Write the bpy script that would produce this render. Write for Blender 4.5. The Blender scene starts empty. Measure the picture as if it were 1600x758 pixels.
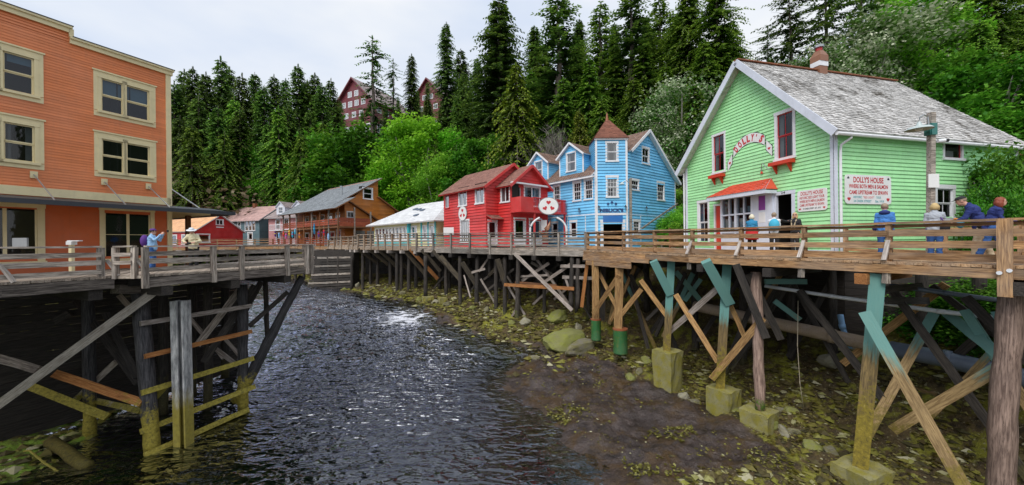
import bpy, bmesh, math, random
import numpy as np
from mathutils import Matrix, Vector, noise as mnoise

SC = bpy.context.scene
COL = SC.collection
rnd = random.Random(7)
R = math.radians

# ------------------------------------------------------------------ camera, sky, sun, exposure
EYE = 6.6                      # eye height over the low-water datum
FPX = 570.0                    # focal length in photo pixels (1600 wide): an ultra-wide phone lens
ROLL = R(0.6)
cam_d = bpy.data.cameras.new('camera')
cam_d.sensor_width = 36.0
cam_d.lens = 36.0 * FPX / 1600.0
cam_d.clip_start = 0.1
cam_d.clip_end = 2000
cam = bpy.data.objects.new('camera', cam_d)
COL.objects.link(cam)
cam.matrix_world = Matrix.Translation((0, 0, EYE)) @ Matrix.Rotation(math.pi / 2, 4, 'X') @ Matrix.Rotation(-ROLL, 4, 'Z')
SC.camera = cam

SUN_EL, SUN_AZ = R(50), R(-150)      # azimuth measured from +Y towards +X (behind the camera, to the left)
w = bpy.data.worlds.new('World'); SC.world = w; w.use_nodes = True
nt = w.node_tree; nt.nodes.clear()
out = nt.nodes.new('ShaderNodeOutputWorld'); bg = nt.nodes.new('ShaderNodeBackground')
sky = nt.nodes.new('ShaderNodeTexSky'); sky.sky_type = 'NISHITA'; sky.sun_disc = False
sky.sun_elevation = SUN_EL; sky.sun_rotation = SUN_AZ; sky.air_density = 1.0; sky.dust_density = 2.0
tc = nt.nodes.new('ShaderNodeTexCoord'); mp = nt.nodes.new('ShaderNodeMapping')
mp.inputs['Scale'].default_value = (1.0, 1.0, 2.6)
nz = nt.nodes.new('ShaderNodeTexNoise'); nz.inputs['Scale'].default_value = 1.3; nz.inputs['Detail'].default_value = 5
cr = nt.nodes.new('ShaderNodeValToRGB')
cr.color_ramp.elements[0].position = 0.38; cr.color_ramp.elements[0].color = (7.0, 8.0, 9.8, 1)
cr.color_ramp.elements[1].position = 0.58; cr.color_ramp.elements[1].color = (9.7, 10.0, 10.4, 1)
mx = nt.nodes.new('ShaderNodeMix'); mx.data_type = 'RGBA'; mx.inputs[0].default_value = 0.9   # a nearly closed cloud layer over the sky
nt.links.new(tc.outputs['Generated'], mp.inputs[0]); nt.links.new(mp.outputs[0], nz.inputs['Vector'])
nt.links.new(nz.outputs[0], cr.inputs[0])
nt.links.new(sky.outputs[0], mx.inputs[6]); nt.links.new(cr.outputs[0], mx.inputs[7])
nt.links.new(mx.outputs[2], bg.inputs[0]); bg.inputs[1].default_value = 0.060
nt.links.new(bg.outputs[0], out.inputs[0])

sd = bpy.data.lights.new('sun', 'SUN'); sd.energy = 1.5; sd.angle = R(32); sd.color = (1.0, 0.96, 0.90)
sun = bpy.data.objects.new('sun', sd); COL.objects.link(sun)
to_sun = Vector((math.sin(SUN_AZ) * math.cos(SUN_EL), math.cos(SUN_AZ) * math.cos(SUN_EL), math.sin(SUN_EL)))
sun.rotation_euler = to_sun.to_track_quat('Z', 'Y').to_euler()

SC.view_settings.view_transform = 'Standard'; SC.view_settings.look = 'None'
SC.view_settings.exposure = 0.75; SC.view_settings.gamma = 1.0
SC.render.engine = 'CYCLES'
SC.cycles.use_denoising = True
SC.cycles.max_bounces = 7; SC.cycles.transparent_max_bounces = 12; SC.cycles.glossy_bounces = 3; SC.cycles.diffuse_bounces = 3
SC.cycles.caustics_reflective = False; SC.cycles.caustics_refractive = False

# ------------------------------------------------------------------ survey helper: a bearing read off the photo plus a distance
_c, _s = math.cos(ROLL), math.sin(ROLL)
def at(px, py, Y):
    dx, dy = px - 800, 379 - py
    u, v = dx * _c + dy * _s, -dx * _s + dy * _c
    return Vector((u / FPX * Y, Y, EYE + v / FPX * Y))

# ------------------------------------------------------------------ materials
MATS = {}
def newmat(name):
    m = bpy.data.materials.new(name); m.use_nodes = True
    n = m.node_tree; n.nodes.clear()
    o = n.nodes.new('ShaderNodeOutputMaterial'); p = n.nodes.new('ShaderNodeBsdfPrincipled')
    n.links.new(p.outputs[0], o.inputs[0])
    MATS[name] = m
    return m, n, p
class G:
    """tiny node helper"""
    def __init__(s, n): s.n = n
    def nd(s, t, **k):
        x = s.n.nodes.new(t)
        for a, b in k.items(): setattr(x, a, b)
        return x
    def ln(s, a, b): s.n.links.new(a, b)
    def coord(s, kind='Object', scale=(1, 1, 1)):
        t = s.nd('ShaderNodeTexCoord'); m = s.nd('ShaderNodeMapping'); m.inputs['Scale'].default_value = scale
        s.ln(t.outputs[kind], m.inputs[0]); return m.outputs[0]
    def pos(s, scale=(1, 1, 1)):
        t = s.nd('ShaderNodeNewGeometry'); m = s.nd('ShaderNodeMapping'); m.inputs['Scale'].default_value = scale
        s.ln(t.outputs['Position'], m.inputs[0]); return m.outputs[0]
    def noise(s, vec, scale, detail=4, rough=.55, dist=0):
        t = s.nd('ShaderNodeTexNoise'); t.inputs['Scale'].default_value = scale; t.inputs['Detail'].default_value = detail
        t.inputs['Roughness'].default_value = rough; t.inputs['Distortion'].default_value = dist
        s.ln(vec, t.inputs['Vector']); return t.outputs[0]
    def math(s, op, a, b=None, clamp=False):
        m = s.nd('ShaderNodeMath', operation=op); m.use_clamp = clamp
        for i, v in enumerate((a, b)):
            if v is None: continue
            if isinstance(v, (int, float)): m.inputs[i].default_value = v
            else: s.ln(v, m.inputs[i])
        return m.outputs[0]
    def ramp(s, fac, stops):
        r = s.nd('ShaderNodeValToRGB'); e = r.color_ramp.elements
        while len(e) < len(stops): e.new(.5)
        for i, (p, c) in enumerate(stops):
            e[i].position = p; e[i].color = (c, c, c, 1) if isinstance(c, (int, float)) else (*c, 1)
        s.ln(fac, r.inputs[0]); return r.outputs[0]
    def mix(s, fac, a, b, blend='MIX'):
        m = s.nd('ShaderNodeMix', data_type='RGBA', blend_type=blend)
        for i, v in ((0, fac), (6, a), (7, b)):
            if isinstance(v, (int, float)): m.inputs[i].default_value = v
            elif isinstance(v, tuple): m.inputs[i].default_value = (*v, 1)
            else: s.ln(v, m.inputs[i])
        return m.outputs[2]
    def attr(s, name):
        a = s.nd('ShaderNodeAttribute', attribute_name=name); return a.outputs['Fac']
    def attrc(s, name):
        a = s.nd('ShaderNodeAttribute', attribute_name=name); return a.outputs['Color']
    def objrand(s):
        return s.nd('ShaderNodeObjectInfo').outputs['Random']
    def bump(s, p, h, strength=.3, dist=.02):
        b = s.nd('ShaderNodeBump'); b.inputs['Strength'].default_value = strength; b.inputs['Distance'].default_value = dist
        s.ln(h, b.inputs['Height']); s.ln(b.outputs[0], p.inputs['Normal'])
    def tonemul(s, col, amt=.25):
        """multiply a colour by 1 + amt*tone, tone being a per-piece attribute in -1..1"""
        f = s.math('MULTIPLY_ADD', s.attr('tone'), amt); f.node.inputs[2].default_value = 1.0
        h = s.nd('ShaderNodeVectorMath', operation='SCALE'); s.ln(col, h.inputs[0]); s.ln(f, h.inputs['Scale'])
        return h.outputs[0]

def paint(name, rgb, rough=.5, var=.10, dirt=.12, dirtcol=(.12, .11, .09), bump=.15, tone=.07):
    m, n, p = newmat(name); g = G(n)
    v = g.coord('Object')
    c = g.mix(g.ramp(g.noise(v, 1.3, 5), [(.3, 0.), (.7, 1.)]), tuple(x * (1 - var) for x in rgb), tuple(min(1, x * (1 + var * .5)) for x in rgb))
    d = g.math('MULTIPLY', g.ramp(g.noise(v, 6, 6, .65), [(.5, 0.), (.75, 1.)]), dirt)
    c = g.mix(d, c, dirtcol)
    stv = g.coord('Object', (7, 7, .45))
    c = g.mix(g.math('MULTIPLY', g.ramp(g.noise(stv, 1.0, 5, .7), [(.50, 0.), (.72, 1.)]), dirt * 1.3), c, tuple(x * .45 + .02 for x in rgb))
    c = g.mix(g.math('MULTIPLY', g.ramp(g.noise(v, .45, 4, .6), [(.45, 0.), (.65, 1.)]), .22), c, tuple(min(.9, x * .8 + .17) for x in rgb))
    c = g.tonemul(c, tone)
    g.ln(c, p.inputs['Base Color']); p.inputs['Roughness'].default_value = rough
    g.bump(p, g.noise(v, 40, 3), bump, .004)
    return m

def wood(name, c1, c2, moss=0., mosscol=(.20, .17, .025), low=-.3, high=2.2, rough=.8, tone=.25, teal=None, grey=0):
    """weathered timber, grain along the piece's own X; moss>0 adds tidal growth below a tide line"""
    m, n, p = newmat(name); g = G(n)
    r = g.objrand()
    t = g.nd('ShaderNodeTexCoord'); ad = g.nd('ShaderNodeVectorMath', operation='ADD'); cb = g.nd('ShaderNodeCombineXYZ')
    rs = g.math('MULTIPLY', r, 37.0); g.ln(rs, cb.inputs[0]); g.ln(rs, cb.inputs[1])
    g.ln(t.outputs['Object'], ad.inputs[0]); g.ln(cb.outputs[0], ad.inputs[1])
    mp1 = g.nd('ShaderNodeMapping'); mp1.inputs['Scale'].default_value = (1.1, 16, 16); g.ln(ad.outputs[0], mp1.inputs[0])
    mp2 = g.nd('ShaderNodeMapping'); mp2.inputs['Scale'].default_value = (.8, 2.5, 2.5); g.ln(ad.outputs[0], mp2.inputs[0])
    gr = g.noise(mp1.outputs[0], 2.0, 5, .6, .4); bl = g.noise(mp2.outputs[0], 1.5, 4, .6)
    c = g.mix(g.ramp(gr, [(.38, 0.), (.62, 1.)]), c1, c2)
    c = g.mix(g.ramp(g.noise(mp1.outputs[0], 5.0, 3, .6), [(.60, 0.), (.70, .75)]), c, tuple(x * .18 for x in c1))
    c = g.mix(g.ramp(bl, [(.35, .35), (.65, 0.)]), c, tuple(x * .35 for x in c1))
    k = g.math('MULTIPLY_ADD', r, 2 * tone); k.node.inputs[2].default_value = 1 - tone
    sc = g.nd('ShaderNodeVectorMath', operation='SCALE'); g.ln(c, sc.inputs[0]); g.ln(k, sc.inputs['Scale']); c = sc.outputs[0]
    c = g.tonemul(c, .2)
    if grey:
        gy = g.math('MULTIPLY', g.ramp(g.noise(mp2.outputs[0], .9, 3), [(.42, 0.), (.6, 1.)]), grey)
        c = g.mix(gy, c, (.30, .29, .27))
    z = g.nd('ShaderNodeSeparateXYZ'); g.ln(g.pos(), z.inputs[0])
    if teal:
        col, z0, z1 = teal
        f = g.math('DIVIDE', g.math('SUBTRACT', z.outputs[2], z0), z1 - z0, True)
        f = g.ramp(g.math('ADD', f, g.math('MULTIPLY', g.math('SUBTRACT', g.noise(mp1.outputs[0], 1.2, 6, .7), .5), 1.1)), [(.34, 0.), (.62, .9)])
        c = g.mix(f, c, col)
    if moss:
        nn = g.noise(g.pos(), 2.2, 6, .7)
        zz = g.math('MULTIPLY_ADD', nn, 2.2, ); zz.node.inputs[2].default_value = -1.1
        zz = g.math('ADD', z.outputs[2], zz)
        f = g.math('DIVIDE', g.math('SUBTRACT', high, zz), high - low, True)
        hfn = g.noise(g.pos(), 6.5, 6, .75)
        f = g.math('ADD', f, g.math('MULTIPLY', g.math('SUBTRACT', hfn, .5), 1.3))
        f = g.ramp(f, [(.30, 0.), (.52, moss)])
        mn = g.noise(g.pos(), 11, 6, .75)
        mc = g.ramp(mn, [(.30, tuple(x * .16 + .012 for x in mosscol)), (.48, tuple(x * .75 for x in mosscol)), (.60, mosscol), (.74, tuple(min(.7, x * 1.0 + .16) for x in mosscol))])
        c = g.mix(f, c, mc)
    g.ln(c, p.inputs['Base Color']); p.inputs['Roughness'].default_value = rough
    g.bump(p, g.math('ADD', gr, g.math('MULTIPLY', g.noise(ad.outputs[0], 30, 4, .7), .5)), .55, .012)
    return m

def plain(name, rgb, rough=.5, metal=0., emit=0):
    m, n, p = newmat(name); g = G(n)
    v = g.coord('Object')
    c = g.mix(g.noise(v, 5, 4), tuple(x * .82 for x in rgb), tuple(min(1, x * 1.12) for x in rgb))
    g.ln(c, p.inputs['Base Color']); p.inputs['Roughness'].default_value = rough; p.inputs['Metallic'].default_value = metal
    return m

def roofmat(name, c1, c2, tone=.35, moss=0.):
    m, n, p = newmat(name); g = G(n)
    v = g.coord('Object')
    c = g.mix(g.noise(v, 3.0, 6, .65), c1, c2)
    if moss:
        f = g.math('MULTIPLY', g.ramp(g.noise(v, .55, 5, .7, .8), [(.52, 0.), (.66, 1.)]), moss)
        c = g.mix(f, c, (.06, .045, .025))
    c = g.tonemul(c, tone)
    g.ln(c, p.inputs['Base Color']); p.inputs['Roughness'].default_value = .85
    g.bump(p, g.noise(v, 60, 3), .4, .006)
    return m

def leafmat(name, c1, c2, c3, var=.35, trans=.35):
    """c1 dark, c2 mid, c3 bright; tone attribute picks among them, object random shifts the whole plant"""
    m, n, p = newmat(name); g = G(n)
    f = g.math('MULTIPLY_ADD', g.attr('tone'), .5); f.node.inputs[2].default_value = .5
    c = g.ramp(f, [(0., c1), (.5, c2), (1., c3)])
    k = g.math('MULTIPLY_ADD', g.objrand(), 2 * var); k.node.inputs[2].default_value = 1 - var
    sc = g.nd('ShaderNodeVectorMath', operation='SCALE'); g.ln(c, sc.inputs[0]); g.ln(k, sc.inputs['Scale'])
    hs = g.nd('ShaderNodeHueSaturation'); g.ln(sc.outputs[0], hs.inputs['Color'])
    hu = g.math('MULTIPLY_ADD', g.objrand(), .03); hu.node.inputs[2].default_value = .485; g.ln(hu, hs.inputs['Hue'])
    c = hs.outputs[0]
    g.ln(c, p.inputs['Base Color']); p.inputs['Roughness'].default_value = .55
    p.inputs['Specular IOR Level'].default_value = .25
    tr = g.nd('ShaderNodeBsdfTranslucent'); g.ln(c, tr.inputs[0])
    ms = g.nd('ShaderNodeMixShader'); ms.inputs[0].default_value = trans
    o = [x for x in n.nodes if x.type == 'OUTPUT_MATERIAL'][0]
    g.ln(p.outputs[0], ms.inputs[1]); g.ln(tr.outputs[0], ms.inputs[2]); g.ln(ms.outputs[0], o.inputs[0])
    return m

# painted siding
paint('green_paint', (.40, .82, .39), dirt=.18); paint('orange_paint', (.76, .225, .07), tone=.09); paint('orange_flat', (.62, .12, .02))
paint('red_paint', (.62, .034, .032), tone=.14, dirt=.16); paint('blue_paint', (.17, .55, .88), tone=.16, dirt=.16); paint('blue_deep', (.02, .16, .50)); paint('brown_paint', (.46, .15, .018), tone=.2)
paint('barn_red', (.52, .012, .012)); paint('pink_paint', (.55, .25, .25)); paint('slate_paint', (.10, .18, .21)); paint('lodge_red', (.17, .025, .035))
paint('cream_paint', (.80, .68, .40)); paint('white_paint', (.78, .79, .82)); paint('lilac_white', (.66, .70, .80)); paint('yellow_paint', (.74, .72, .40))
paint('teal_paint', (.05, .42, .48)); paint('scarlet_paint', (.62, .045, .015)); paint('red_trim', (.42, .015, .02)); paint('sign_white', (.80, .80, .80), dirt=.05)
paint('ink_red', (.55, .02, .03)); paint('ink_black', (.015, .015, .02)); paint('ink_blue', (.02, .06, .20)); paint('ink_teal', (.15, .42, .46)); paint('ink_pink', (.75, .30, .30))
paint('purple_paint', (.25, .03, .30)); paint('grey_paint', (.28, .29, .30)); paint('dark_green_metal', (.02, .16, .14), rough=.35); paint('lamp_metal', (.45, .52, .52), rough=.35)
paint('drum_green', (.02, .13, .03), dirt=.8, dirtcol=(.17, .14, .015), bump=.6); paint('rust', (.30, .09, .03), dirt=.4)
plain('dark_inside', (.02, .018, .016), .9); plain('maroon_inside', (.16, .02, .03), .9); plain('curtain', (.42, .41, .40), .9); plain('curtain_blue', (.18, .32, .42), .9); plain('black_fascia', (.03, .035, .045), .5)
plain('steel', (.40, .42, .43), .4, .8); plain('pipe_dark', (.15, .19, .26), .4); plain('pipe_white', (.78, .81, .86), .35); plain('rope', (.55, .48, .36), .9)
plain('copper', (.30, .14, .08), .4, .4); plain('poster', (.6, .55, .5), .7); plain('poster2', (.35, .45, .5), .7)
plain('barrier_red', (.6, .03, .03), .5)
# timber
wood('rail_warm', (.22, .11, .045), (.56, .33, .155), grey=.25, tone=.32)
wood('deck_warm', (.38, .21, .10), (.64, .42, .24), grey=.25)
wood('rail_grey', (.10, .08, .065), (.44, .385, .33), grey=.35, tone=.4)
wood('edge_dark', (.05, .038, .032), (.26, .22, .19), tone=.3); wood('rail_weather', (.17, .13, .105), (.64, .55, .47), grey=.2, tone=.38); wood('rail_tan', (.24, .16, .10), (.52, .40, .29), grey=.3)
wood('deck_grey', (.26, .20, .15), (.50, .43, .36))
wood('beam_dark', (.016, .013, .011), (.055, .045, .038))  # creosote-dark timber, with the under-deck shade put into its colour
wood('brown_wood', (.14, .06, .025), (.30, .13, .05))
wood('red_wood', (.24, .045, .02), (.42, .10, .045))
wood('pale_wood', (.34, .29, .25), (.62, .56, .52))
wood('brace_pale', (.20, .16, .13), (.48, .42, .38), moss=.95, high=1.9, mosscol=(.34, .29, .04)); wood('brace_moss', (.20, .15, .06), (.40, .30, .10), moss=1., high=4.5, mosscol=(.40, .33, .05))
wood('brace_warm', (.27, .14, .05), (.60, .37, .15), moss=.9, high=2.5, mosscol=(.32, .25, .025))
wood('brace_rust', (.26, .09, .02), (.48, .22, .07), moss=.85, high=2.0, mosscol=(.42, .32, .04))
wood('brace_dark', (.018, .015, .013), (.07, .058, .048), moss=.6, high=1.6, mosscol=(.09, .08, .015))  # inner timbers: base colour darkened further to carry the shade below decks
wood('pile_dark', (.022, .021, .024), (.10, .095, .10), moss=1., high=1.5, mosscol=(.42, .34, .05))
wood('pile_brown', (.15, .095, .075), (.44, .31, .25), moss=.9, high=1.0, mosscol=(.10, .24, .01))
wood('pile_far', (.018, .015, .014), (.075, .062, .05), moss=.85, high=3.0, mosscol=(.11, .12, .02))  # pile wood taken darker, walkway shade included in the colour
wood('post_teal', (.10, .07, .03), (.26, .18, .07), moss=.95, high=3.6, mosscol=(.26, .20, .02), teal=((.12, .30, .28), 2.6, 4.2))
wood('brace_teal', (.22, .14, .06), (.46, .32, .15), moss=.85, high=2.2, mosscol=(.22, .17, .02), teal=((.13, .32, .30), 2.4, 4.2))
wood('strut_moss', (.03, .024, .018), (.11, .085, .05), moss=.9, high=4.6, mosscol=(.15, .12, .018))
wood('trunk', (.055, .04, .03), (.16, .13, .10)); wood('trunk_pale', (.16, .14, .12), (.36, .33, .30))
# roofs
roofmat('cedar_roof', (.36, .345, .33), (.80, .79, .78), .26, moss=.9); roofmat('brown_roof', (.15, .085, .06), (.26, .17, .13), .25); roofmat('grey_roof', (.16, .18, .20), (.28, .30, .32), .2)
roofmat('red_roof', (.22, .10, .075), (.36, .19, .15), .2); roofmat('white_roof', (.55, .56, .58), (.78, .79, .80), .12); roofmat('orange_roof', (.62, .32, .16), (.76, .46, .26), .12)
roofmat('pink_roof', (.42, .26, .24), (.56, .38, .35), .15); roofmat('mauve_roof', (.24, .19, .19), (.36, .30, .29), .2); roofmat('turret_roof', (.17, .065, .042), (.28, .115, .075), .25); roofmat('scarlet_roof', (.60, .065, .03), (.72, .11, .05), .15)
# glass
def glass(name, tint=(.55, .6, .62), base=.08):
    m, n, p = newmat(name); g = G(n); n.nodes.remove(p)
    t = g.nd('ShaderNodeBsdfTransparent'); t.inputs[0].default_value = (*tint, 1)
    gl = g.nd('ShaderNodeBsdfGlossy'); gl.inputs['Roughness'].default_value = .03
    lw = g.nd('ShaderNodeLayerWeight'); lw.inputs[0].default_value = .22
    f = g.math('MULTIPLY_ADD', lw.outputs['Fresnel'], .42, True); f.node.inputs[2].default_value = base
    nn = g.noise(g.coord('Object'), 3.0, 2); b = g.nd('ShaderNodeBump'); b.inputs['Strength'].default_value = .06; b.inputs['Distance'].default_value = .02
    g.ln(nn, b.inputs['Height']); g.ln(b.outputs[0], gl.inputs['Normal'])
    ms = g.nd('ShaderNodeMixShader'); g.ln(f, ms.inputs[0]); g.ln(t.outputs[0], ms.inputs[1]); g.ln(gl.outputs[0], ms.inputs[2])
    o = [x for x in n.nodes if x.type == 'OUTPUT_MATERIAL'][0]; g.ln(ms.outputs[0], o.inputs[0])
glass('glass', (.5, .55, .58), .05); glass('glass_pale', (.75, .8, .82), .2)
# concrete with moss
def concrete(name, c, mosscol, mossamt):
    m, n, p = newmat(name); g = G(n); v = g.coord('Object')
    a = g.mix(g.noise(v, 4, 6, .7), tuple(x * .6 for x in c), c)
    f = g.math('MULTIPLY', g.ramp(g.noise(v, 2.3, 6, .7), [(.38, 0.), (.6, 1.)]), mossamt)
    a = g.mix(f, a, mosscol)
    a = g.mix(g.ramp(g.noise(v, 22, 3, .6), [(.62, 0.), (.7, .7)]), a, (.03, .025, .015))
    g.ln(a, p.inputs['Base Color']); p.inputs['Roughness'].default_value = .9
    g.bump(p, g.noise(v, 18, 5, .7), .7, .03)
concrete('concrete_moss', (.32, .30, .15), (.25, .22, .02), .9); concrete('pipe_brown', (.42, .33, .26), (.30, .22, .12), .5); concrete('concrete_rust', (.26, .15, .08), (.16, .13, .03), .7)
concrete('rock', (.24, .22, .17), (.17, .16, .03), .65); concrete('rock_moss', (.24, .24, .10), (.20, .22, .03), .8); concrete('shell_rock', (.36, .34, .27), (.18, .16, .04), .4)
# skin, cloth, hair
for nm, c, r_ in (('skin', (.55, .30, .22), .5), ('hair_blonde', (.55, .40, .18), .6), ('hair_white', (.72, .66, .50), .6), ('hair_grey', (.30, .22, .15), .6), ('hair_red', (.24, .05, .02), .6), ('hair_dark', (.05, .03, .02), .6),
                  ('cloth_blue', (.06, .22, .58), .8), ('cloth_navy', (.015, .03, .16), .8), ('cloth_jeans', (.03, .10, .30), .85), ('cloth_grey', (.40, .43, .48), .85), ('cloth_white', (.72, .76, .80), .8), ('cloth_cream', (.74, .66, .44), .8),
                  ('cloth_red', (.60, .02, .025), .75), ('cloth_black', (.015, .015, .018), .8), ('cloth_beige', (.52, .42, .28), .85), ('cloth_cyan', (.05, .42, .62), .7), ('cloth_sky', (.30, .52, .80), .8), ('cloth_teal', (.02, .22, .42), .8), ('cloth_purple', (.10, .03, .22), .8),
                  ('shoe_white', (.70, .70, .70), .6), ('shoe_dark', (.04, .04, .04), .6), ('eye_dark', (.02, .015, .01), .3), ('cloth_orange', (.7, .25, .03), .8), ('cloth_pink', (.65, .1, .35), .8), ('cloth_yellow', (.75, .55, .05), .8)):
    plain(nm, c, r_)
# foliage
leafmat('leaf_spruce', (.009, .030, .005), (.055, .125, .018), (.20, .33, .045)); leafmat('leaf_hemlock', (.013, .050, .004), (.085, .20, .014), (.30, .48, .05))
leafmat('leaf_cedar', (.022, .048, .004), (.10, .16, .010), (.28, .34, .03), .15); leafmat('leaf_bright', (.035, .15, .005), (.15, .44, .018), (.38, .72, .06), .10, .45)
leafmat('leaf_mid', (.012, .065, .004), (.055, .21, .012), (.20, .46, .04), .25, .4); leafmat('leaf_brown', (.05, .035, .02), (.12, .085, .05), (.20, .16, .10)); leafmat('leaf_blossom', (.02, .075, .008), (.10, .22, .03), (.62, .64, .48), .1, .25)
leafmat('leaf_light', (.04, .14, .006), (.15, .40, .025), (.40, .68, .08), .12, .45)

# ------------------------------------------------------------------ mesh builder and object helpers
WORLD = {}     # world matrix of each parent
def wmat(o): return WORLD.get(o.name, Matrix.Identity(4)) if o else Matrix.Identity(4)
class MB:
    def __init__(s): s.v = []; s.f = []; s.t = []
    def face(s, pts, tone=0.):
        i = len(s.v); s.v.extend([tuple(p) for p in pts]); s.f.append(tuple(range(i, i + len(pts)))); s.t.append(tone)
    def add(s, vs, fs, tone=0.):
        i = len(s.v); s.v.extend([tuple(p) for p in vs]); s.f.extend([tuple(i + k for k in f) for f in fs]); s.t.extend([tone] * len(fs))
    def box(s, x0, x1, y0, y1, z0, z1, tone=0.):
        s.add([(x0, y0, z0), (x1, y0, z0), (x1, y1, z0), (x0, y1, z0), (x0, y0, z1), (x1, y0, z1), (x1, y1, z1), (x0, y1, z1)],
              [(0, 3, 2, 1), (4, 5, 6, 7), (0, 1, 5, 4), (1, 2, 6, 5), (2, 3, 7, 6), (3, 0, 4, 7)], tone)
    def hexa(s, p, tone=0.):       # eight corners, bottom ring then top ring
        s.add(p, [(0, 3, 2, 1), (4, 5, 6, 7), (0, 1, 5, 4), (1, 2, 6, 5), (2, 3, 7, 6), (3, 0, 4, 7)], tone)
    def tube(s, pts, rad, n=8, caps=True, tone=0.):
        pts = [Vector(p) for p in pts]
        if isinstance(rad, (int, float)): rad = [rad] * len(pts)
        rings = []
        for i, p in enumerate(pts):
            d = (pts[min(i + 1, len(pts) - 1)] - pts[max(i - 1, 0)])
            d = d.normalized() if d.length > 1e-9 else Vector((0, 0, 1))
            a = d.cross(Vector((0, 0, 1))) if abs(d.z) < .95 else d.cross(Vector((1, 0, 0)))
            a.normalize(); b = d.cross(a)
            rings.append([p + (a * math.cos(2 * math.pi * k / n) + b * math.sin(2 * math.pi * k / n)) * rad[i] for k in range(n)])
        vs = [q for r in rings for q in r]; fs = []
        for i in range(len(rings) - 1):
            for k in range(n):
                fs.append((i * n + k, i * n + (k + 1) % n, (i + 1) * n + (k + 1) % n, (i + 1) * n + k))
        if caps: fs.append(tuple(range(n))[::-1]); fs.append(tuple((len(rings) - 1) * n + k for k in range(n)))
        s.add(vs, fs, tone)
    def beam(s, p, q, w, h, tone=0., up=(0, 0, 1)):
        p, q = Vector(p), Vector(q); d = (q - p).normalized(); u = Vector(up)
        if abs(d.dot(u)) > .98: u = Vector((0, 1, 0))
        a = d.cross(u).normalized() * w / 2; b = a.cross(d).normalized() * h / 2
        s.hexa([p - a - b, p + a - b, q + a - b, q - a - b, p - a + b, p + a + b, q + a + b, q - a + b], tone)
    def prism(s, poly, z0, z1, tone=0.):
        n = len(poly); vs = [(x, y, z0) for x, y in poly] + [(x, y, z1) for x, y in poly]
        s.add(vs, [tuple(range(n))[::-1], tuple(range(n, 2 * n))] + [(k, (k + 1) % n, n + (k + 1) % n, n + k) for k in range(n)], tone)
    def ball(s, c, r, n=10, m=7, tone=0., jit=0.):
        c = Vector(c); r = r if hasattr(r, '__len__') else (r, r, r); vs = [(c.x, c.y, c.z - r[2])]
        for i in range(1, m):
            ph = -math.pi / 2 + math.pi * i / m
            for k in range(n):
                th = 2 * math.pi * k / n; j = 1 + (rnd.uniform(-jit, jit) if jit else 0)
                vs.append((c.x + r[0] * math.cos(ph) * math.cos(th) * j, c.y + r[1] * math.cos(ph) * math.sin(th) * j, c.z + r[2] * math.sin(ph) * j))
        vs.append((c.x, c.y, c.z + r[2])); fs = []
        for k in range(n): fs.append((0, 1 + (k + 1) % n, 1 + k))
        for i in range(m - 2):
            for k in range(n):
                a = 1 + i * n; fs.append((a + k, a + (k + 1) % n, a + n + (k + 1) % n, a + n + k))
        a = 1 + (m - 2) * n
        for k in range(n): fs.append((a + k, a + (k + 1) % n, len(vs) - 1))
        s.add(vs, fs, tone)
    def mesh(s, name, mat, smooth=False):
        me = bpy.data.meshes.new(name); me.from_pydata(s.v, [], s.f)
        if any(s.t):
            at_ = me.attributes.new('tone', 'FLOAT', 'FACE'); at_.data.foreach_set('value', s.t)
        for m in (mat if isinstance(mat, (list, tuple)) else [mat]): me.materials.append(MATS[m])
        if smooth: me.polygons.foreach_set('use_smooth', [True] * len(me.polygons))
        me.update(); return me
    def build(s, name, mat, parent=None, smooth=False, kind=None):
        o = bpy.data.objects.new(name, s.mesh(name, mat, smooth)); COL.objects.link(o)
        if parent: o.parent = parent; WORLD[o.name] = wmat(parent)
        if kind: o['kind'] = kind
        return o
def tag(o, label, cat=None, group=None, kind=None):
    if label: o['label'] = label
    if cat: o['category'] = cat
    if group: o['group'] = group
    if kind: o['kind'] = kind
    return o
def empty(name, loc, rz=0., label=None, cat=None, group=None):
    o = bpy.data.objects.new(name, None); COL.objects.link(o); o.empty_display_size = .3
    M = Matrix.Translation(loc) @ Matrix.Rotation(rz, 4, 'Z'); o.matrix_basis = M; WORLD[o.name] = M
    return tag(o, label, cat, group)
def place(o, M, parent=None):
    """put an object at world matrix M under parent"""
    if parent: o.parent = parent; o.matrix_basis = wmat(parent).inverted() @ M
    else: o.matrix_basis = M
    WORLD[o.name] = M.copy()
    return o
_bc = {}
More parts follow.
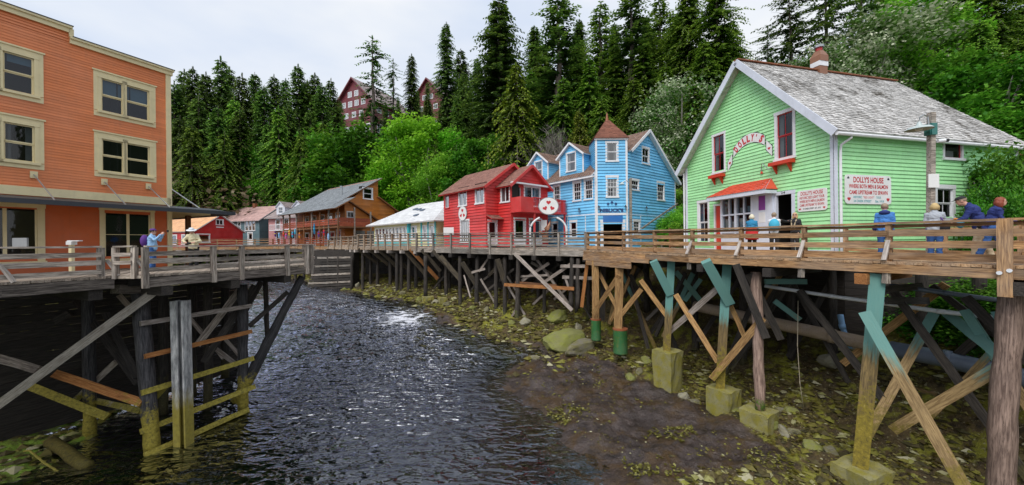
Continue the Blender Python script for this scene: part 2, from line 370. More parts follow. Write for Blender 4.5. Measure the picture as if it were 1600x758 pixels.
def board(name, p, q, w, h, mat, parent, up=(0, 0, 1), jit=.006, roll=0.):
    """one sawn timber from p to q: w across, h along `up`, slightly crooked; its own local X runs along the grain"""
    p, q = Vector(p), Vector(q); d = q - p; L = d.length; d.normalize(); u = Vector(up)
    if abs(d.dot(u)) > .98: u = Vector((0, 1, 0)) if abs(d.y) < .9 else Vector((1, 0, 0))
    y = u.cross(d).normalized(); z = d.cross(y)
    key = (round(L, 1), round(w, 3), round(h, 3), mat, rnd.randrange(3))
    if key not in _bc:
        n = max(2, min(5, int(L / .5))); mb = MB(); vs = []; fs = []; r2 = random.Random(hash(key) & 0xffff)
        for i in range(n + 1):
            x = -.5 + i / n; jy, jz = r2.uniform(-jit, jit), r2.uniform(-jit, jit)
            for a, b in ((-1, -1), (1, -1), (1, 1), (-1, 1)):
                vs.append((x, a * w / 2 + jy + r2.uniform(-jit, jit) * .4, b * h / 2 + jz + r2.uniform(-jit, jit) * .5))
        for i in range(n):
            for k in range(4): fs.append((i * 4 + k, i * 4 + (k + 1) % 4, i * 4 + 4 + (k + 1) % 4, i * 4 + 4 + k))
        fs += [(3, 2, 1, 0), (n * 4, n * 4 + 1, n * 4 + 2, n * 4 + 3)]
        vs = [(x * L, y_, z_) for x, y_, z_ in vs]
        mb.add(vs, fs); _bc[key] = (mb.mesh(name, mat), L)
    me, L0 = _bc[key]
    o = bpy.data.objects.new(name, me); COL.objects.link(o)
    M = Matrix((d, y, z)).transposed().to_4x4(); M.translation = (p + q) / 2
    M = M @ Matrix.Diagonal((L / L0, 1, 1, 1))
    return place(o, M, parent)
def log(name, p, q, r0, r1, mat, parent, n=10, knob=.07):
    """a round pile from p (top) to q (foot), slightly lumpy"""
    p, q = Vector(p), Vector(q); d = q - p; L = d.length
    mb = MB(); k = max(4, int(L / .45)); pts = []; rr = []
    for i in range(k + 1):
        t = i / k; pts.append((L * t, rnd.uniform(-.015, .015), rnd.uniform(-.015, .015))); rr.append((r0 + (r1 - r0) * t) * rnd.uniform(1 - knob, 1 + knob))
    mb.tube(pts, rr, n)
    o = bpy.data.objects.new(name, mb.mesh(name, mat, True)); COL.objects.link(o)
    d.normalize(); y = Vector((0, 1, 0)) if abs(d.y) < .9 else Vector((1, 0, 0)); z = d.cross(y).normalized(); y = z.cross(d)
    M = Matrix((d, y, z)).transposed().to_4x4(); M.translation = p
    return place(o, M, parent)
def copy_tree(o, parent=None):
    c = o.copy(); COL.objects.link(c); c.parent = parent
    for ch in list(o.children): copy_tree(ch, c)
    return c
def text(body, w, h, mat, name, parent, M, depth=.006, bold=.02):
    """flat painted lettering fitted to a w x h field centred on matrix M (x along the text, y up, z out)"""
    cu = bpy.data.curves.new('lettering', 'FONT'); cu.body = body; cu.size = 1; cu.extrude = 0.0; cu.offset = bold; cu.align_x = 'CENTER'; cu.resolution_u = 3
    to = bpy.data.objects.new('lettering', cu); COL.objects.link(to)
    bpy.context.view_layer.update()
    me = bpy.data.meshes.new_from_object(to.evaluated_get(bpy.context.evaluated_depsgraph_get()))
    bpy.data.objects.remove(to); bpy.data.curves.remove(cu)
    co = np.zeros(len(me.vertices) * 3); me.vertices.foreach_get('co', co); co = co.reshape(-1, 3)
    a, b = co.min(0), co.max(0); sc = np.array([w / max(1e-6, b[0] - a[0]), h / max(1e-6, b[1] - a[1]), 1]); co = (co - (a + b) / 2) * sc
    co[:, 2] += depth
    me.vertices.foreach_set('co', co.ravel()); me.materials.clear(); me.materials.append(MATS[mat]); me.update()
    o = bpy.data.objects.new(name, me); COL.objects.link(o)
    if parent: o.parent = parent
    o.matrix_basis = M
    return o

# ------------------------------------------------------------------ terrain: creek, banks, hillside
SHORE_R = np.array([(6.5, -12), (4.2, 0), (3.2, 6), (2.75, 10.7), (2.6, 11.8), (1.7, 14.5), (.8, 16.6), (-.1, 18.4), (1.24, 21.8), (-1.7, 23.5), (-4.5, 25.8), (-8, 28.7), (-10.5, 30.2), (-14, 33.3), (-19, 38.5), (-26.7, 46), (-34.6, 53), (-60, 68)])
SHORE_L = np.array([(-14.5, -12), (-14.6, 4), (-14.2, 9.4), (-15.2, 12.5), (-17, 15.5), (-18.5, 20), (-24, 31), (-34, 43), (-60, 57)])
HILL = np.array([(70, 2), (34, 16), (27.5, 24), (21, 33), (12, 40), (3, 41), (-6, 46), (-12, 55), (-24, 66), (-40, 76), (-90, 90)])
def sdist(P, line):
    best = np.full(len(P), 1e9); sg = np.ones(len(P))
    for a, b in zip(line[:-1], line[1:]):
        d = b - a; t = np.clip(((P - a) @ d) / (d @ d), 0, 1); q = P - (a + t[:, None] * d); L = np.hypot(q[:, 0], q[:, 1])
        cr_ = d[0] * (P[:, 1] - a[1]) - d[1] * (P[:, 0] - a[0])
        m = L < best - 1e-9; best = np.where(m, L, best); sg = np.where(m, np.where(cr_ < 0, 1., -1.), sg)
    return best * sg
def sst(x, a, b):
    t = np.clip((x - a) / (b - a), 0, 1); return t * t * (3 - 2 * t)
def vnoise(x, y, f, seed=0, oct=3):
    """cheap value noise on arrays"""
    out_ = np.zeros_like(x); amp = 1.; tot = 0
    for o in range(oct):
        X, Y = x * f + seed * 17.3 + o * 5.1, y * f - seed * 9.7 + o * 3.3
        xi, yi = np.floor(X), np.floor(Y); fx, fy = X - xi, Y - yi; fx = fx * fx * (3 - 2 * fx); fy = fy * fy * (3 - 2 * fy)
        h = lambda i, j: np.modf(np.abs(np.sin(i * 127.1 + j * 311.7 + seed * 74.7) * 43758.5453))[0]
        out_ += amp * ((h(xi, yi) * (1 - fx) + h(xi + 1, yi) * fx) * (1 - fy) + (h(xi, yi + 1) * (1 - fx) + h(xi + 1, yi + 1) * fx) * fy)
        tot += amp; amp *= .5; f *= 2.03
    return out_ / tot * 2 - 1
WZ0 = -.55
def water_z(x, y): return WZ0 + (2.2 - WZ0) * sst(y, 18., 31.)
def ground(x, y, fine=True):
    x = np.asarray(x, float); y = np.asarray(y, float); P = np.stack([x, y], 1)
    dr = sdist(P, SHORE_R); dl = -sdist(P, SHORE_L); wz = water_z(x, y)
    dr = dr + .55 * vnoise(x, y, .55, 1) * np.exp(-np.abs(dr) / 3)
    d0 = 8.8 - 5.8 * sst(y, 18, 25)
    bank = .20 * sst(dr, -.3, 1.0) + .025 * np.clip(dr, 0, 8) + .3 * sst(y, 17, 21) * sst(dr, .5, 3) + (5.75 - wz) * .90 * sst(dr, d0, d0 + 8.0)
    bed = -1.5 * sst(-dr, 0, 5)
    zr = wz + np.where(dr > -.3, bank, bed)
    zl = wz + .1 * np.clip(dl, 0, 3) + (4.8 - wz) * sst(dl, 3.0, 9) - 1.7 * sst(-dl, -.4, 4.5)
    mid = np.where(dr > -1.5, zr, np.where(dl > -4.5, np.maximum(zl, wz - 1.7), wz - 1.5))
    z = mid
    dh = -sdist(P, HILL) if False else -sdist(P, HILL[::-1])
    hill = .95 * np.clip(dh, 0, 200); hill = 62 * (1 - np.exp(-hill / 62))
    z = z + np.where(dh > 0, hill, 0)
    land = sst(np.maximum(dr, dl), -.6, 1.0)
    z = z + (.17 * vnoise(x, y, .9, 2, 4) + .06 * vnoise(x, y, 4.5, 3, 2)) * (land + .6)
    z = z + (.05 * vnoise(x * .8 + y * .3, y, 2.6, 7, 3) - .05 * np.abs(vnoise(x, y, 1.7, 8, 3))) * sst(dr, -.2, .8)
    z = z + .8 * vnoise(x, y, .12, 5, 3) * sst(dh, 2, 12)
    return z
def gz(x, y): return float(ground([x], [y])[0])
def grid_mesh(name, xs, ys, zf, mat, smooth=True, attrs=None):
    X, Y = np.meshgrid(xs, ys); x, y = X.ravel(), Y.ravel(); z = zf(x, y); n, m = len(xs), len(ys)
    i = np.arange((n - 1) * (m - 1)); r_, c_ = i // (n - 1), i % (n - 1); a = r_ * n + c_
    F_ = np.stack([a, a + 1, a + n + 1, a + n], 1)
    me = bpy.data.meshes.new(name); me.from_pydata(np.stack([x, y, z], 1).tolist(), [], F_.tolist())
    for k, fn in (attrs or {}).items():
        at_ = me.attributes.new(k, 'FLOAT', 'POINT'); at_.data.foreach_set('value', np.asarray(fn(x, y, z), dtype=np.float32))
    me.materials.append(MATS[mat])
    if smooth: me.polygons.foreach_set('use_smooth', [True] * len(me.polygons))
    o = bpy.data.objects.new(name, me); COL.objects.link(o); return o

# mud flat / rubble bank material: zones are real differences of stuff (bare mud, algae, rubble, weed)
m, n, p = newmat('bank_ground'); g = G(n); v = g.pos()
mud = g.mix(g.ramp(g.noise(v, 1.6, 7, .65, .4), [(.3, 0.), (.7, 1.)]), (.012, .008, .007), (.092, .070, .064))
mud = g.mix(g.math('MULTIPLY', g.ramp(g.noise(v, .7, 5, .7, .6), [(.46, 0.), (.62, 1.)]), .85), mud, (.075, .042, .012))
rub = g.mix(g.ramp(g.noise(v, 4.5, 6, .7), [(.3, 0.), (.7, 1.)]), (.014, .009, .004), (.115, .078, .026))
rub = g.mix(g.ramp(g.noise(v, 1.1, 6, .7), [(.49, 0.), (.60, .9)]), rub, (.20, .20, .012))
rub = g.mix(g.ramp(g.noise(v, 14, 4, .6), [(.60, 0.), (.68, .8)]), rub, (.30, .27, .17))
zone = g.math('ADD', g.attr('rubble'), g.math('MULTIPLY_ADD', g.noise(v, 1.2, 5, .7), 1.1)); zone.node.inputs[1].links[0].from_node.inputs[2].default_value = -.55
c = g.mix(g.ramp(zone, [(.42, 0.), (.58, 1.)]), mud, rub)
gl = g.math('MULTIPLY', g.attr('green'), g.ramp(g.noise(v, 2.2, 6, .7), [(.36, 0.), (.55, 1.)]))
c = g.mix(gl, c, g.mix(g.noise(v, 5, 4, .7), (.07, .20, .008), (.30, .40, .05)))
hf = g.attr('forest'); c = g.mix(hf, c, g.mix(g.noise(v, 1.0, 5), (.012, .025, .008), (.03, .07, .015)))
g.ln(c, p.inputs['Base Color'])
rg = g.ramp(zone, [(.42, .33), (.6, .8)]); g.ln(rg, p.inputs['Roughness'])
g.bump(p, g.math('ADD', g.noise(v, 7, 7, .7), g.math('MULTIPLY', g.noise(v, 2.0, 5, .65), 1.2)), .9, .09)

def a_rub(x, y, z):
    P = np.stack([x, y], 1); dr = sdist(P, SHORE_R); dl = -sdist(P, SHORE_L)
    # mud flat narrows upstream; the near corner and the strip by the piles are rubble
    wid = np.interp(y, [0, 8, 12, 15, 19, 21.5, 23], [3.2, 4.6, 6.0, 6.2, 5.2, 2.0, .0])
    near = sst(10.8 - y + .25 * (x - 2.6), -.5, 2.0)
    return np.clip(np.maximum.reduce([sst(dr, wid - .8, wid + .8), near * .8, sst(dl, -6, -3)]), 0, 1)
def a_green(x, y, z):
    P = np.stack([x, y], 1); dl = -sdist(P, SHORE_L)
    return sst(dl, -9, -2) * (1 - sst(dl, 2.5, 5)) * (y < 17)
def a_for(x, y, z):
    P = np.stack([x, y], 1); return sst(-sdist(P, HILL[::-1]), -3, 1)
ATT = {'rubble': a_rub, 'green': a_green, 'forest': a_for}
o = grid_mesh('creek_bank', np.arange(-26, 27.01, .13), np.arange(-4, 43.01, .13), ground, 'bank_ground', attrs=ATT); tag(o, None, kind='structure')
def far_ground(x, y):
    z = ground(x, y); ins = (x > -25.8) & (x < 26.8) & (y > -3.8) & (y < 42.8); return np.where(ins, z - .5, z)
o = grid_mesh('hillside_ground', np.arange(-160, 160.1, 1.6), np.arange(-30, 230.1, 1.6), far_ground, 'bank_ground', attrs=ATT); tag(o, None, kind='structure')

# water
m, n, p = newmat('creek_water'); g = G(n); n.nodes.remove(p); v = g.pos()
t = g.nd('ShaderNodeBsdfTransparent'); t.inputs[0].default_value = (.10, .20, .11, 1)
g.ln(g.ramp(g.attr('depth'), [(0., (.80, .86, .70)), (.35, (.40, .60, .30)), (1., (.09, .27, .12))]), t.inputs[0])
glo = g.nd('ShaderNodeBsdfGlossy'); glo.inputs['Roughness'].default_value = .06; glo.inputs[0].default_value = (.86, .88, 1.0, 1)
va = g.nd('ShaderNodeMapping'); va.inputs['Rotation'].default_value = (0, 0, R(32)); va.inputs['Scale'].default_value = (1., 1.9, 1.); g.ln(v, va.inputs[0])
h = g.math('ADD', g.noise(va.outputs[0], 1.05, 1, .5, .9), g.math('MULTIPLY', g.noise(va.outputs[0], 2.7, 1.5, .5, .7), .42))
rough = g.attr('chop')
b = g.nd('ShaderNodeBump'); b.inputs['Distance'].default_value = .62; g.ln(h, b.inputs['Height']); g.ln(rough, b.inputs['Strength'])
g.ln(b.outputs[0], glo.inputs['Normal'])
fr = g.nd('ShaderNodeFresnel'); fr.inputs['IOR'].default_value = 1.42; g.ln(b.outputs[0], fr.inputs['Normal'])
ms = g.nd('ShaderNodeMixShader'); g.ln(g.math('MULTIPLY', fr.outputs[0], 3.6, True), ms.inputs[0]); g.ln(t.outputs[0], ms.inputs[1]); g.ln(glo.outputs[0], ms.inputs[2])
foam = g.nd('ShaderNodeBsdfDiffuse'); foam.inputs[0].default_value = (.75, .77, .84, 1)
fm = g.nd('ShaderNodeMapping'); fm.inputs['Rotation'].default_value = (0, 0, R(32)); fm.inputs['Scale'].default_value = (1., 2.6, 1.); g.ln(v, fm.inputs[0])
ff = g.math('ADD', g.attr('foam'), g.math('MULTIPLY_ADD', g.noise(fm.outputs[0], 1.5, 7, .75, .6), 1.6)); ff.node.inputs[1].links[0].from_node.inputs[2].default_value = -.8
ff = g.ramp(ff, [(.56, 0.), (.74, .9)])
ms2 = g.nd('ShaderNodeMixShader'); g.ln(ff, ms2.inputs[0]); g.ln(ms.outputs[0], ms2.inputs[1]); g.ln(foam.outputs[0], ms2.inputs[2])
o_ = [x for x in n.nodes if x.type == 'OUTPUT_MATERIAL'][0]; g.ln(ms2.outputs[0], o_.inputs[0])
def wsurf(x, y):
    a = .030 + .045 * sst(y, 16, 26)
    q = x * .85 - y * .53
    return water_z(x, y) + a * (vnoise(x, y, .9, 11, 3) + .6 * vnoise(x * .6, y, 2.1, 12, 2)) + .12 * sst(y, 19, 23) * (1 - sst(y, 29, 33)) * vnoise(x, y, .5, 13, 2)
def a_foam(x, y, z):
    P = np.stack([x, y], 1); dr = -sdist(P, SHORE_R)
    rapid = np.exp(-((y - 26.0) / 2.0) ** 2) * np.exp(-((x + 7.8) / 3.0) ** 2)
    gen = .15 * sst(y, 14, 26)
    return gen + .55 * rapid + .10 * sst(y, 28, 40) - .30 * (1 - sst(dr, .3, 2.2)) * (y < 24)
def a_chop(x, y, z):
    P = np.stack([x, y], 1); dl = sdist(P, SHORE_L)
    sh = -sdist(P, SHORE_R)
    c_ = .22 + .73 * sst(y, 10, 18) * sst(dl, 1.5, 7) + .12 * sst(x, -10, -4)
    return np.clip(c_ * (.30 + .70 * sst(sh + .8 * vnoise(x, y, .5, 41), .8, 4.2 - 1.5 * sst(y, 20, 28))), .05, 1)
o = grid_mesh('creek_water', np.arange(-62, 9.01, .2), np.arange(-9, 66.01, .2), wsurf, 'creek_water', attrs={'foam': a_foam, 'chop': a_chop, 'depth': lambda x, y, z: np.clip((water_z(x, y) - ground(x, y)) / 1.4, 0, 1)}); tag(o, None, kind='structure')

# ------------------------------------------------------------------ building kit (all in the house's own frame)
class Wall:
    """a facade: o = (x,y) start, d along it, n outward; s runs along, z is up, both in house coordinates"""
    def __init__(s, o, d, n, length): s.o, s.d, s.n, s.L = Vector((*o, 0)), Vector((*d, 0)), Vector((*n, 0)), length; s.open = []
    def pt(s, a, out_, z): q = s.o + s.d * a + s.n * out_; return Vector((q.x, q.y, z))
    def mat(s, a, out_, z):
        """frame for things fixed on the facade, read from outside: x to the reader's right, y up, z out"""
        zax = s.n; yax = Vector((0, 0, 1)); xax = yax.cross(zax); M = Matrix((xax, yax, zax)).transposed().to_4x4(); M.translation = s.pt(a, out_, z); return M
    def box(s, mb, a0, a1, o0, o1, z0, z1, tone=0.):
        mb.hexa([s.pt(a0, o0, z0), s.pt(a1, o0, z0), s.pt(a1, o1, z0), s.pt(a0, o1, z0), s.pt(a0, o0, z1), s.pt(a1, o0, z1), s.pt(a1, o1, z1), s.pt(a0, o1, z1)], tone)
def X0(x, y0, y1): return Wall((x, y0), (0, 1), (-1, 0), y1 - y0)     # facade facing -x, s = y - y0
def Y0(y, x0, x1): return Wall((x0, y), (1, 0), (0, -1), x1 - x0)     # facade facing -y
def X1(x, y0, y1): return Wall((x, y0), (0, 1), (1, 0), y1 - y0)
def Y1(y, x0, x1): return Wall((x0, y), (1, 0), (0, 1), x1 - x0)
def siding(name, wall, z0, z1, h, mat, parent, span=None, lap=.036, blen=3.2, tone=.9):
    """lapped boards, course by course, leaving the facade's openings free; span(z) -> (s0, s1)"""
    mb = MB(); span = span or (lambda z: (0., wall.L)); z = z0; r2 = random.Random(int(z0 * 100 + wall.L * 1000))
    while z < z1 - 1e-4:
        zt = min(z + h, z1); a0, a1 = span(z); b0, b1 = span(zt)
        segs = [(a0, a1)]
        for (p0, p1, q0, q1) in wall.open:
            if min(zt, q1) - max(z, q0) > .5 * (zt - z):
                ns = []
                for s0, s1 in segs:
                    if p1 <= s0 or p0 >= s1: ns.append((s0, s1)); continue
                    if p0 > s0: ns.append((s0, p0))
                    if p1 < s1: ns.append((p1, s1))
                segs = ns
        for s0, s1 in segs:
            x = s0
            while x < s1 - 1e-4:
                xe = min(s1, x + blen * r2.uniform(.6, 1.4))
                if s1 - xe < .3: xe = s1
                lo, hi = x, xe
                tl = b0 if abs(lo - a0) < 1e-5 else lo; th = b1 if abs(hi - a1) < 1e-5 else hi
                tl = max(tl, b0); th = min(th, b1)
                tn = r2.uniform(-1, 1) * tone; j = r2.uniform(-.002, .002)
                if hi - lo > 1e-3:
                    A, B = wall.pt(lo, lap + j, z), wall.pt(hi, lap + j, z)
                    if th - tl > 1e-3: mb.face([A, B, wall.pt(th, 0, zt), wall.pt(tl, 0, zt)], tn)
                    else: mb.face([A, B, wall.pt((tl + th) / 2, 0, zt)], tn)
                    mb.face([wall.pt(lo, 0, z), wall.pt(hi, 0, z), B, A], tn)
                x = xe
        z = zt
    return mb.build(name, mat, parent)
def slab_wall(name, wall, z0, z1, mat, parent, t=.06, span=None):
    """plain back wall / lining, follows a gable if span is given"""
    mb = MB(); span = span or (lambda z: (0., wall.L)); k = 14
    for i in range(k):
        za, zb = z0 + (z1 - z0) * i / k, z0 + (z1 - z0) * (i + 1) / k; a, b = span(za), span(zb)
        if b[1] - b[0] < .01: b = ((b[0] + b[1]) / 2 - .005, (b[0] + b[1]) / 2 + .005)
        mb.hexa([wall.pt(a[0], 0, za), wall.pt(a[1], 0, za), wall.pt(a[1], -t, za), wall.pt(a[0], -t, za), wall.pt(b[0], 0, zb), wall.pt(b[1], 0, zb), wall.pt(b[1], -t, zb), wall.pt(b[0], -t, zb)])
    return mb.build(name, mat, parent)
def window(parent, wall, s0, s1, z0, z1, trim=.1, tm='white_paint', sm='white_paint', cols=1, rows=2, panes=(1, 1), sill=.05, curtain=None, head=.0, blind=0., gm='glass', back=True, name='window', label=None):
    """s0..z1 is the glazed opening. trim boards proud of the wall, sashes set back, real panes, dark lining behind"""
    if s0 > s1: s0, s1 = s1, s0
    wall.open.append((s0, s1, z0, z1))
    mb = MB(); B = wall.box
    B(mb, s0 - trim, s0, -.06, .045, z0, z1); B(mb, s1, s1 + trim, -.06, .045, z0, z1)
    B(mb, s0 - trim - .02, s1 + trim + .02, -.06, .055, z1, z1 + trim * 1.15 + head)
    B(mb, s0 - trim - .03, s1 + trim + .03, -.06, .055 + sill, z0 - trim * .9, z0)
    wo_ = mb.build(name, tm, parent)
    if label: wo_['label'] = label
    sb = MB(); fw = .045; st = -.012
    cw = (s1 - s0) / cols; rh = (z1 - z0) / rows
    for c_ in range(cols):
        a0, a1 = s0 + c_ * cw, s0 + (c_ + 1) * cw
        for r_ in range(rows):
            b0, b1 = z0 + r_ * rh, z0 + (r_ + 1) * rh; of = st - (.03 if r_ == 0 and rows > 1 else 0)
            B(sb, a0, a0 + fw, of - .03, of, b0, b1); B(sb, a1 - fw, a1, of - .03, of, b0, b1)
            B(sb, a0 + fw, a1 - fw, of - .03, of, b0, b0 + fw); B(sb, a0 + fw, a1 - fw, of - .03, of, b1 - fw, b1)
            for k in range(1, panes[0]):
                x = a0 + fw + (a1 - a0 - 2 * fw) * k / panes[0]; B(sb, x - .011, x + .011, of - .024, of - .004, b0 + fw, b1 - fw)
            for k in range(1, panes[1]):
                x = b0 + fw + (b1 - b0 - 2 * fw) * k / panes[1]; B(sb, a0 + fw, a1 - fw, of - .022, of - .006, x - .011, x + .011)
            gb = MB(); gb.face([wall.pt(a0 + fw * .5, of - .018, b0 + fw * .5), wall.pt(a1 - fw * .5, of - .018, b0 + fw * .5), wall.pt(a1 - fw * .5, of - .018, b1 - fw * .5), wall.pt(a0 + fw * .5, of - .018, b1 - fw * .5)])
            gb.build('pane', gm, wo_)
    sb.build('sash', sm, wo_)
    if curtain:
        cb = MB(); k = 14
        for half in (0, 1):
            for i in range(k):
                f0, f1 = i / k * .27, (i + 1) / k * .27
                if half: f0, f1 = 1 - f0, 1 - f1
                o0, o1 = -.13 - .03 * (i % 2), -.13 - .03 * ((i + 1) % 2); x0, x1 = s0 + (s1 - s0) * f0, s0 + (s1 - s0) * f1
                cb.face([wall.pt(x0, o0, z0 - .05), wall.pt(x1, o1, z0 - .05), wall.pt(x1, o1, z1 + .05), wall.pt(x0, o0, z1 + .05)])
        cb.build('curtain', curtain, wo_)
    if blind:
        cb = MB(); B(cb, s0, s1, -.12, -.11, z1 - (z1 - z0) * blind, z1); cb.build('blind', 'curtain_blue', wo_)
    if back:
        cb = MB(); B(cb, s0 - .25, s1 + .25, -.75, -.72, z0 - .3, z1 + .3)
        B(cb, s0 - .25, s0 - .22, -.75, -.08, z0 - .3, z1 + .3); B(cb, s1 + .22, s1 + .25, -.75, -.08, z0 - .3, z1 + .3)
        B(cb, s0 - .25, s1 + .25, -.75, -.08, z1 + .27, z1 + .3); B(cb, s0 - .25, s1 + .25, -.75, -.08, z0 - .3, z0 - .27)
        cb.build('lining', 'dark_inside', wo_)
    return wo_
def door(parent, wall, s0, s1, z0, z1, trim=.1, tm='white_paint', dm='scarlet_paint', glazed=None, opened=False, label=None):
    if s0 > s1: s0, s1 = s1, s0
    wall.open.append((s0, s1, z0, z1)); B = wall.box; mb = MB()
    B(mb, s0 - trim, s0, -.1, .045, z0, z1); B(mb, s1, s1 + trim, -.1, .045, z0, z1); B(mb, s0 - trim - .02, s1 + trim + .02, -.1, .055, z1, z1 + trim)
    do = mb.build('door', tm, parent)
    if label: do['label'] = label
    if opened:
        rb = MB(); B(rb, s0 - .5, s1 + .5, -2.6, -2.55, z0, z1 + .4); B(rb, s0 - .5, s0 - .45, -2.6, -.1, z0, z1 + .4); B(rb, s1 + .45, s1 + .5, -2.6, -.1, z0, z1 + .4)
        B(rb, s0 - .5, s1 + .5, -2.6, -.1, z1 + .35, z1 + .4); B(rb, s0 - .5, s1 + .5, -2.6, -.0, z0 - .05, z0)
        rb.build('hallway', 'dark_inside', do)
    else:
        lb = MB()
        if glazed:
            f = .12; zb = z0 + (z1 - z0) * glazed
            B(lb, s0, s0 + f, -.07, -.03, z0, z1); B(lb, s1 - f, s1, -.07, -.03, z0, z1); B(lb, s0 + f, s1 - f, -.07, -.03, z1 - f, z1); B(lb, s0 + f, s1 - f, -.07, -.03, z0, zb)
            gb = MB(); gb.face([wall.pt(s0 + f, -.05, zb), wall.pt(s1 - f, -.05, zb), wall.pt(s1 - f, -.05, z1 - f), wall.pt(s0 + f, -.05, z1 - f)]); gb.build('pane', 'glass', do)
            cb = MB(); B(cb, s0 - .1, s1 + .1, -.9, -.87, z0, z1 + .2); cb.build('lining', 'dark_inside', do)
        else:
            B(lb, s0, s1, -.07, -.03, z0, z1); B(lb, s0 + .1, s1 - .1, -.03, -.022, z0 + .15, z0 + .85)
        lb.build('leaf', dm, do)
        hb = MB(); hb.ball(wall.pt(s1 - .07, -.01, z0 + 1.0), .03, 6, 5); hb.build('handle', 'steel', do)
    return do
def trimbox(parent, wall, boxes, mat, name='corner_board'):
    """each box (s0,s1,out0,out1,z0,z1) its own part"""
    for b_ in boxes:
        mb = MB(); wall.box(mb, *b_); mb.build(name, mat, parent)
def roof_plane(parent, A, Bp, C, D, mat, rows, cols, t=.09, name='roof', ragged=.25, thick=.014, edge=None):
    """slab from eave A-B to ridge D-C plus laid courses of shingles (one joined part)"""
    A, Bp, C, D = map(Vector, (A, Bp, C, D)); nrm_ = (Bp - A).cross(D - A).normalized()
    if nrm_.z < 0: nrm_ = -nrm_
    mb = MB(); lo = [q - nrm_ * t for q in (A, Bp, C, D)]
    mb.hexa([*lo, A, Bp, C, D]); ro = mb.build(name, edge or mat, parent)
    sb = MB(); r2 = random.Random(rows * 31 + cols)
    def P(u, v): return (A * (1 - u) + Bp * u) * (1 - v) + (D * (1 - u) + C * u) * v
    for i in range(rows):
        v0, v1 = i / rows, (i + 1.18) / rows; v1 = min(v1, 1.0); off = .5 * (i % 2) / cols; cuts = [0.]
        x = off if off else 0.
        while x < 1:
            x += r2.uniform(.7, 1.3) / cols
            if x < 1 - .3 / cols: cuts.append(x)
        cuts.append(1.)
        for u0, u1 in zip(cuts[:-1], cuts[1:]):
            g_ = .012 / max(.3, (Bp - A).length); tn = r2.uniform(-1, 1); dv = r2.uniform(-ragged, ragged) * .25 / rows if i else 0
            a, b_, c_, d_ = P(u0 + g_, max(0, v0 + dv)), P(u1 - g_, max(0, v0 + dv)), P(u1 - g_, v1), P(u0 + g_, v1); k = thick * r2.uniform(1.3, 2.2)
            a1, b1 = a + nrm_ * k, b_ + nrm_ * k; c1, d1 = c_ + nrm_ * .003, d_ + nrm_ * .003
            sb.face([a1, b1, c1, d1], tn); sb.face([a, b_, b1, a1], tn - .5)
    so = sb.build('shingles', mat, ro); so['kind'] = 'stuff'
    return ro
def gable_span(w, ze, zp, s0=0.):
    def f(z):
        if z <= ze: return (s0, s0 + w)
        k = min(1, (z - ze) / (zp - ze)); return (s0 + w / 2 * k, s0 + w - w / 2 * k)
    return f
def fascia(parent, p, q, w, h, mat, name='fascia_board'):
    mb = MB(); mb.beam(p, q, w, h); return mb.build(name, mat, parent)
def signplate(name, w, h, label, M, parent=None, mat='sign_white', t=.03, r=.09, cat='sign'):
    """thing of its own: a board with rounded corners at matrix M (x right, y up, z out)"""
    mb = MB(); pts = []
    for cx, cy, a0 in ((w / 2 - r, h / 2 - r, 0), (-w / 2 + r, h / 2 - r, 90), (-w / 2 + r, -h / 2 + r, 180), (w / 2 - r, -h / 2 + r, 270)):
        for k in range(5): a = R(a0 + k * 22.5); pts.append((cx + r * math.cos(a), cy + r * math.sin(a)))
    mb.prism(pts, 0, t); o = mb.build(name, mat); o.matrix_basis = M; WORLD[o.name] = M.copy()
    return tag(o, label, cat)
def T3(x, y, z=0., rz=0.): return Matrix.Translation((x, y, z)) @ Matrix.Rotation(rz, 4, 'Z')
def heart(mb, cx, cy, s, z0, z1, flip=False):
    pts = []
    for i in range(22):
        t_ = 2 * math.pi * i / 22; x = 16 * math.sin(t_) ** 3; y = 13 * math.cos(t_) - 5 * math.cos(2 * t_) - 2 * math.cos(3 * t_) - math.cos(4 * t_)
        pts.append((cx + x * s / 32, cy + (-y if flip else y) * s / 32))
    mb.prism(pts, z0, z1)

# ---- boardwalk floor heights (house bases)
def ang(d): return math.atan2(d[1], d[0])

# ================================================================== green gabled house
gd_ = Vector((-.24, .97)).normalized(); gs_ = Vector((.97, .24)).normalized()
GH = empty('green_house', (13.1, 14.8, 0), ang(gs_), 'mint green clapboard house with steep gable, cedar shingle roof and red trim', 'house')
GW = WORLD[GH.name]
gf = X0(0, 0, 8.5); gsd = Y0(0, 0, 11.6)          # gable front (s = y), long side (s = x)
ZB, ZE, ZP = 5.9, 11.15, 15.75
window(GH, gf, 5.50, 6.24, 10.45, 12.5, .11, sm='red_trim', panes=(2, 1), curtain='curtain', label='red sashed window on the left of the gable')
window(GH, gf, 1.66, 2.40, 10.38, 12.42, .13, sm='red_trim', panes=(2, 1), curtain='curtain', label='red sashed window with lace curtain on the right of the gable')
window(GH, gf, 6.72, 7.42, 6.5, 8.85, .13, panes=(2, 1), curtain='curtain_blue')
door(GH, gf, 5.72, 6.16, 6.05, 8.55, .1, dm='scarlet_paint', label='narrow scarlet side door')
door(GH, gf, 1.74, 2.48, 6.05, 8.68, .16, tm='lilac_white', opened=True, label='open doorway with dark hall')
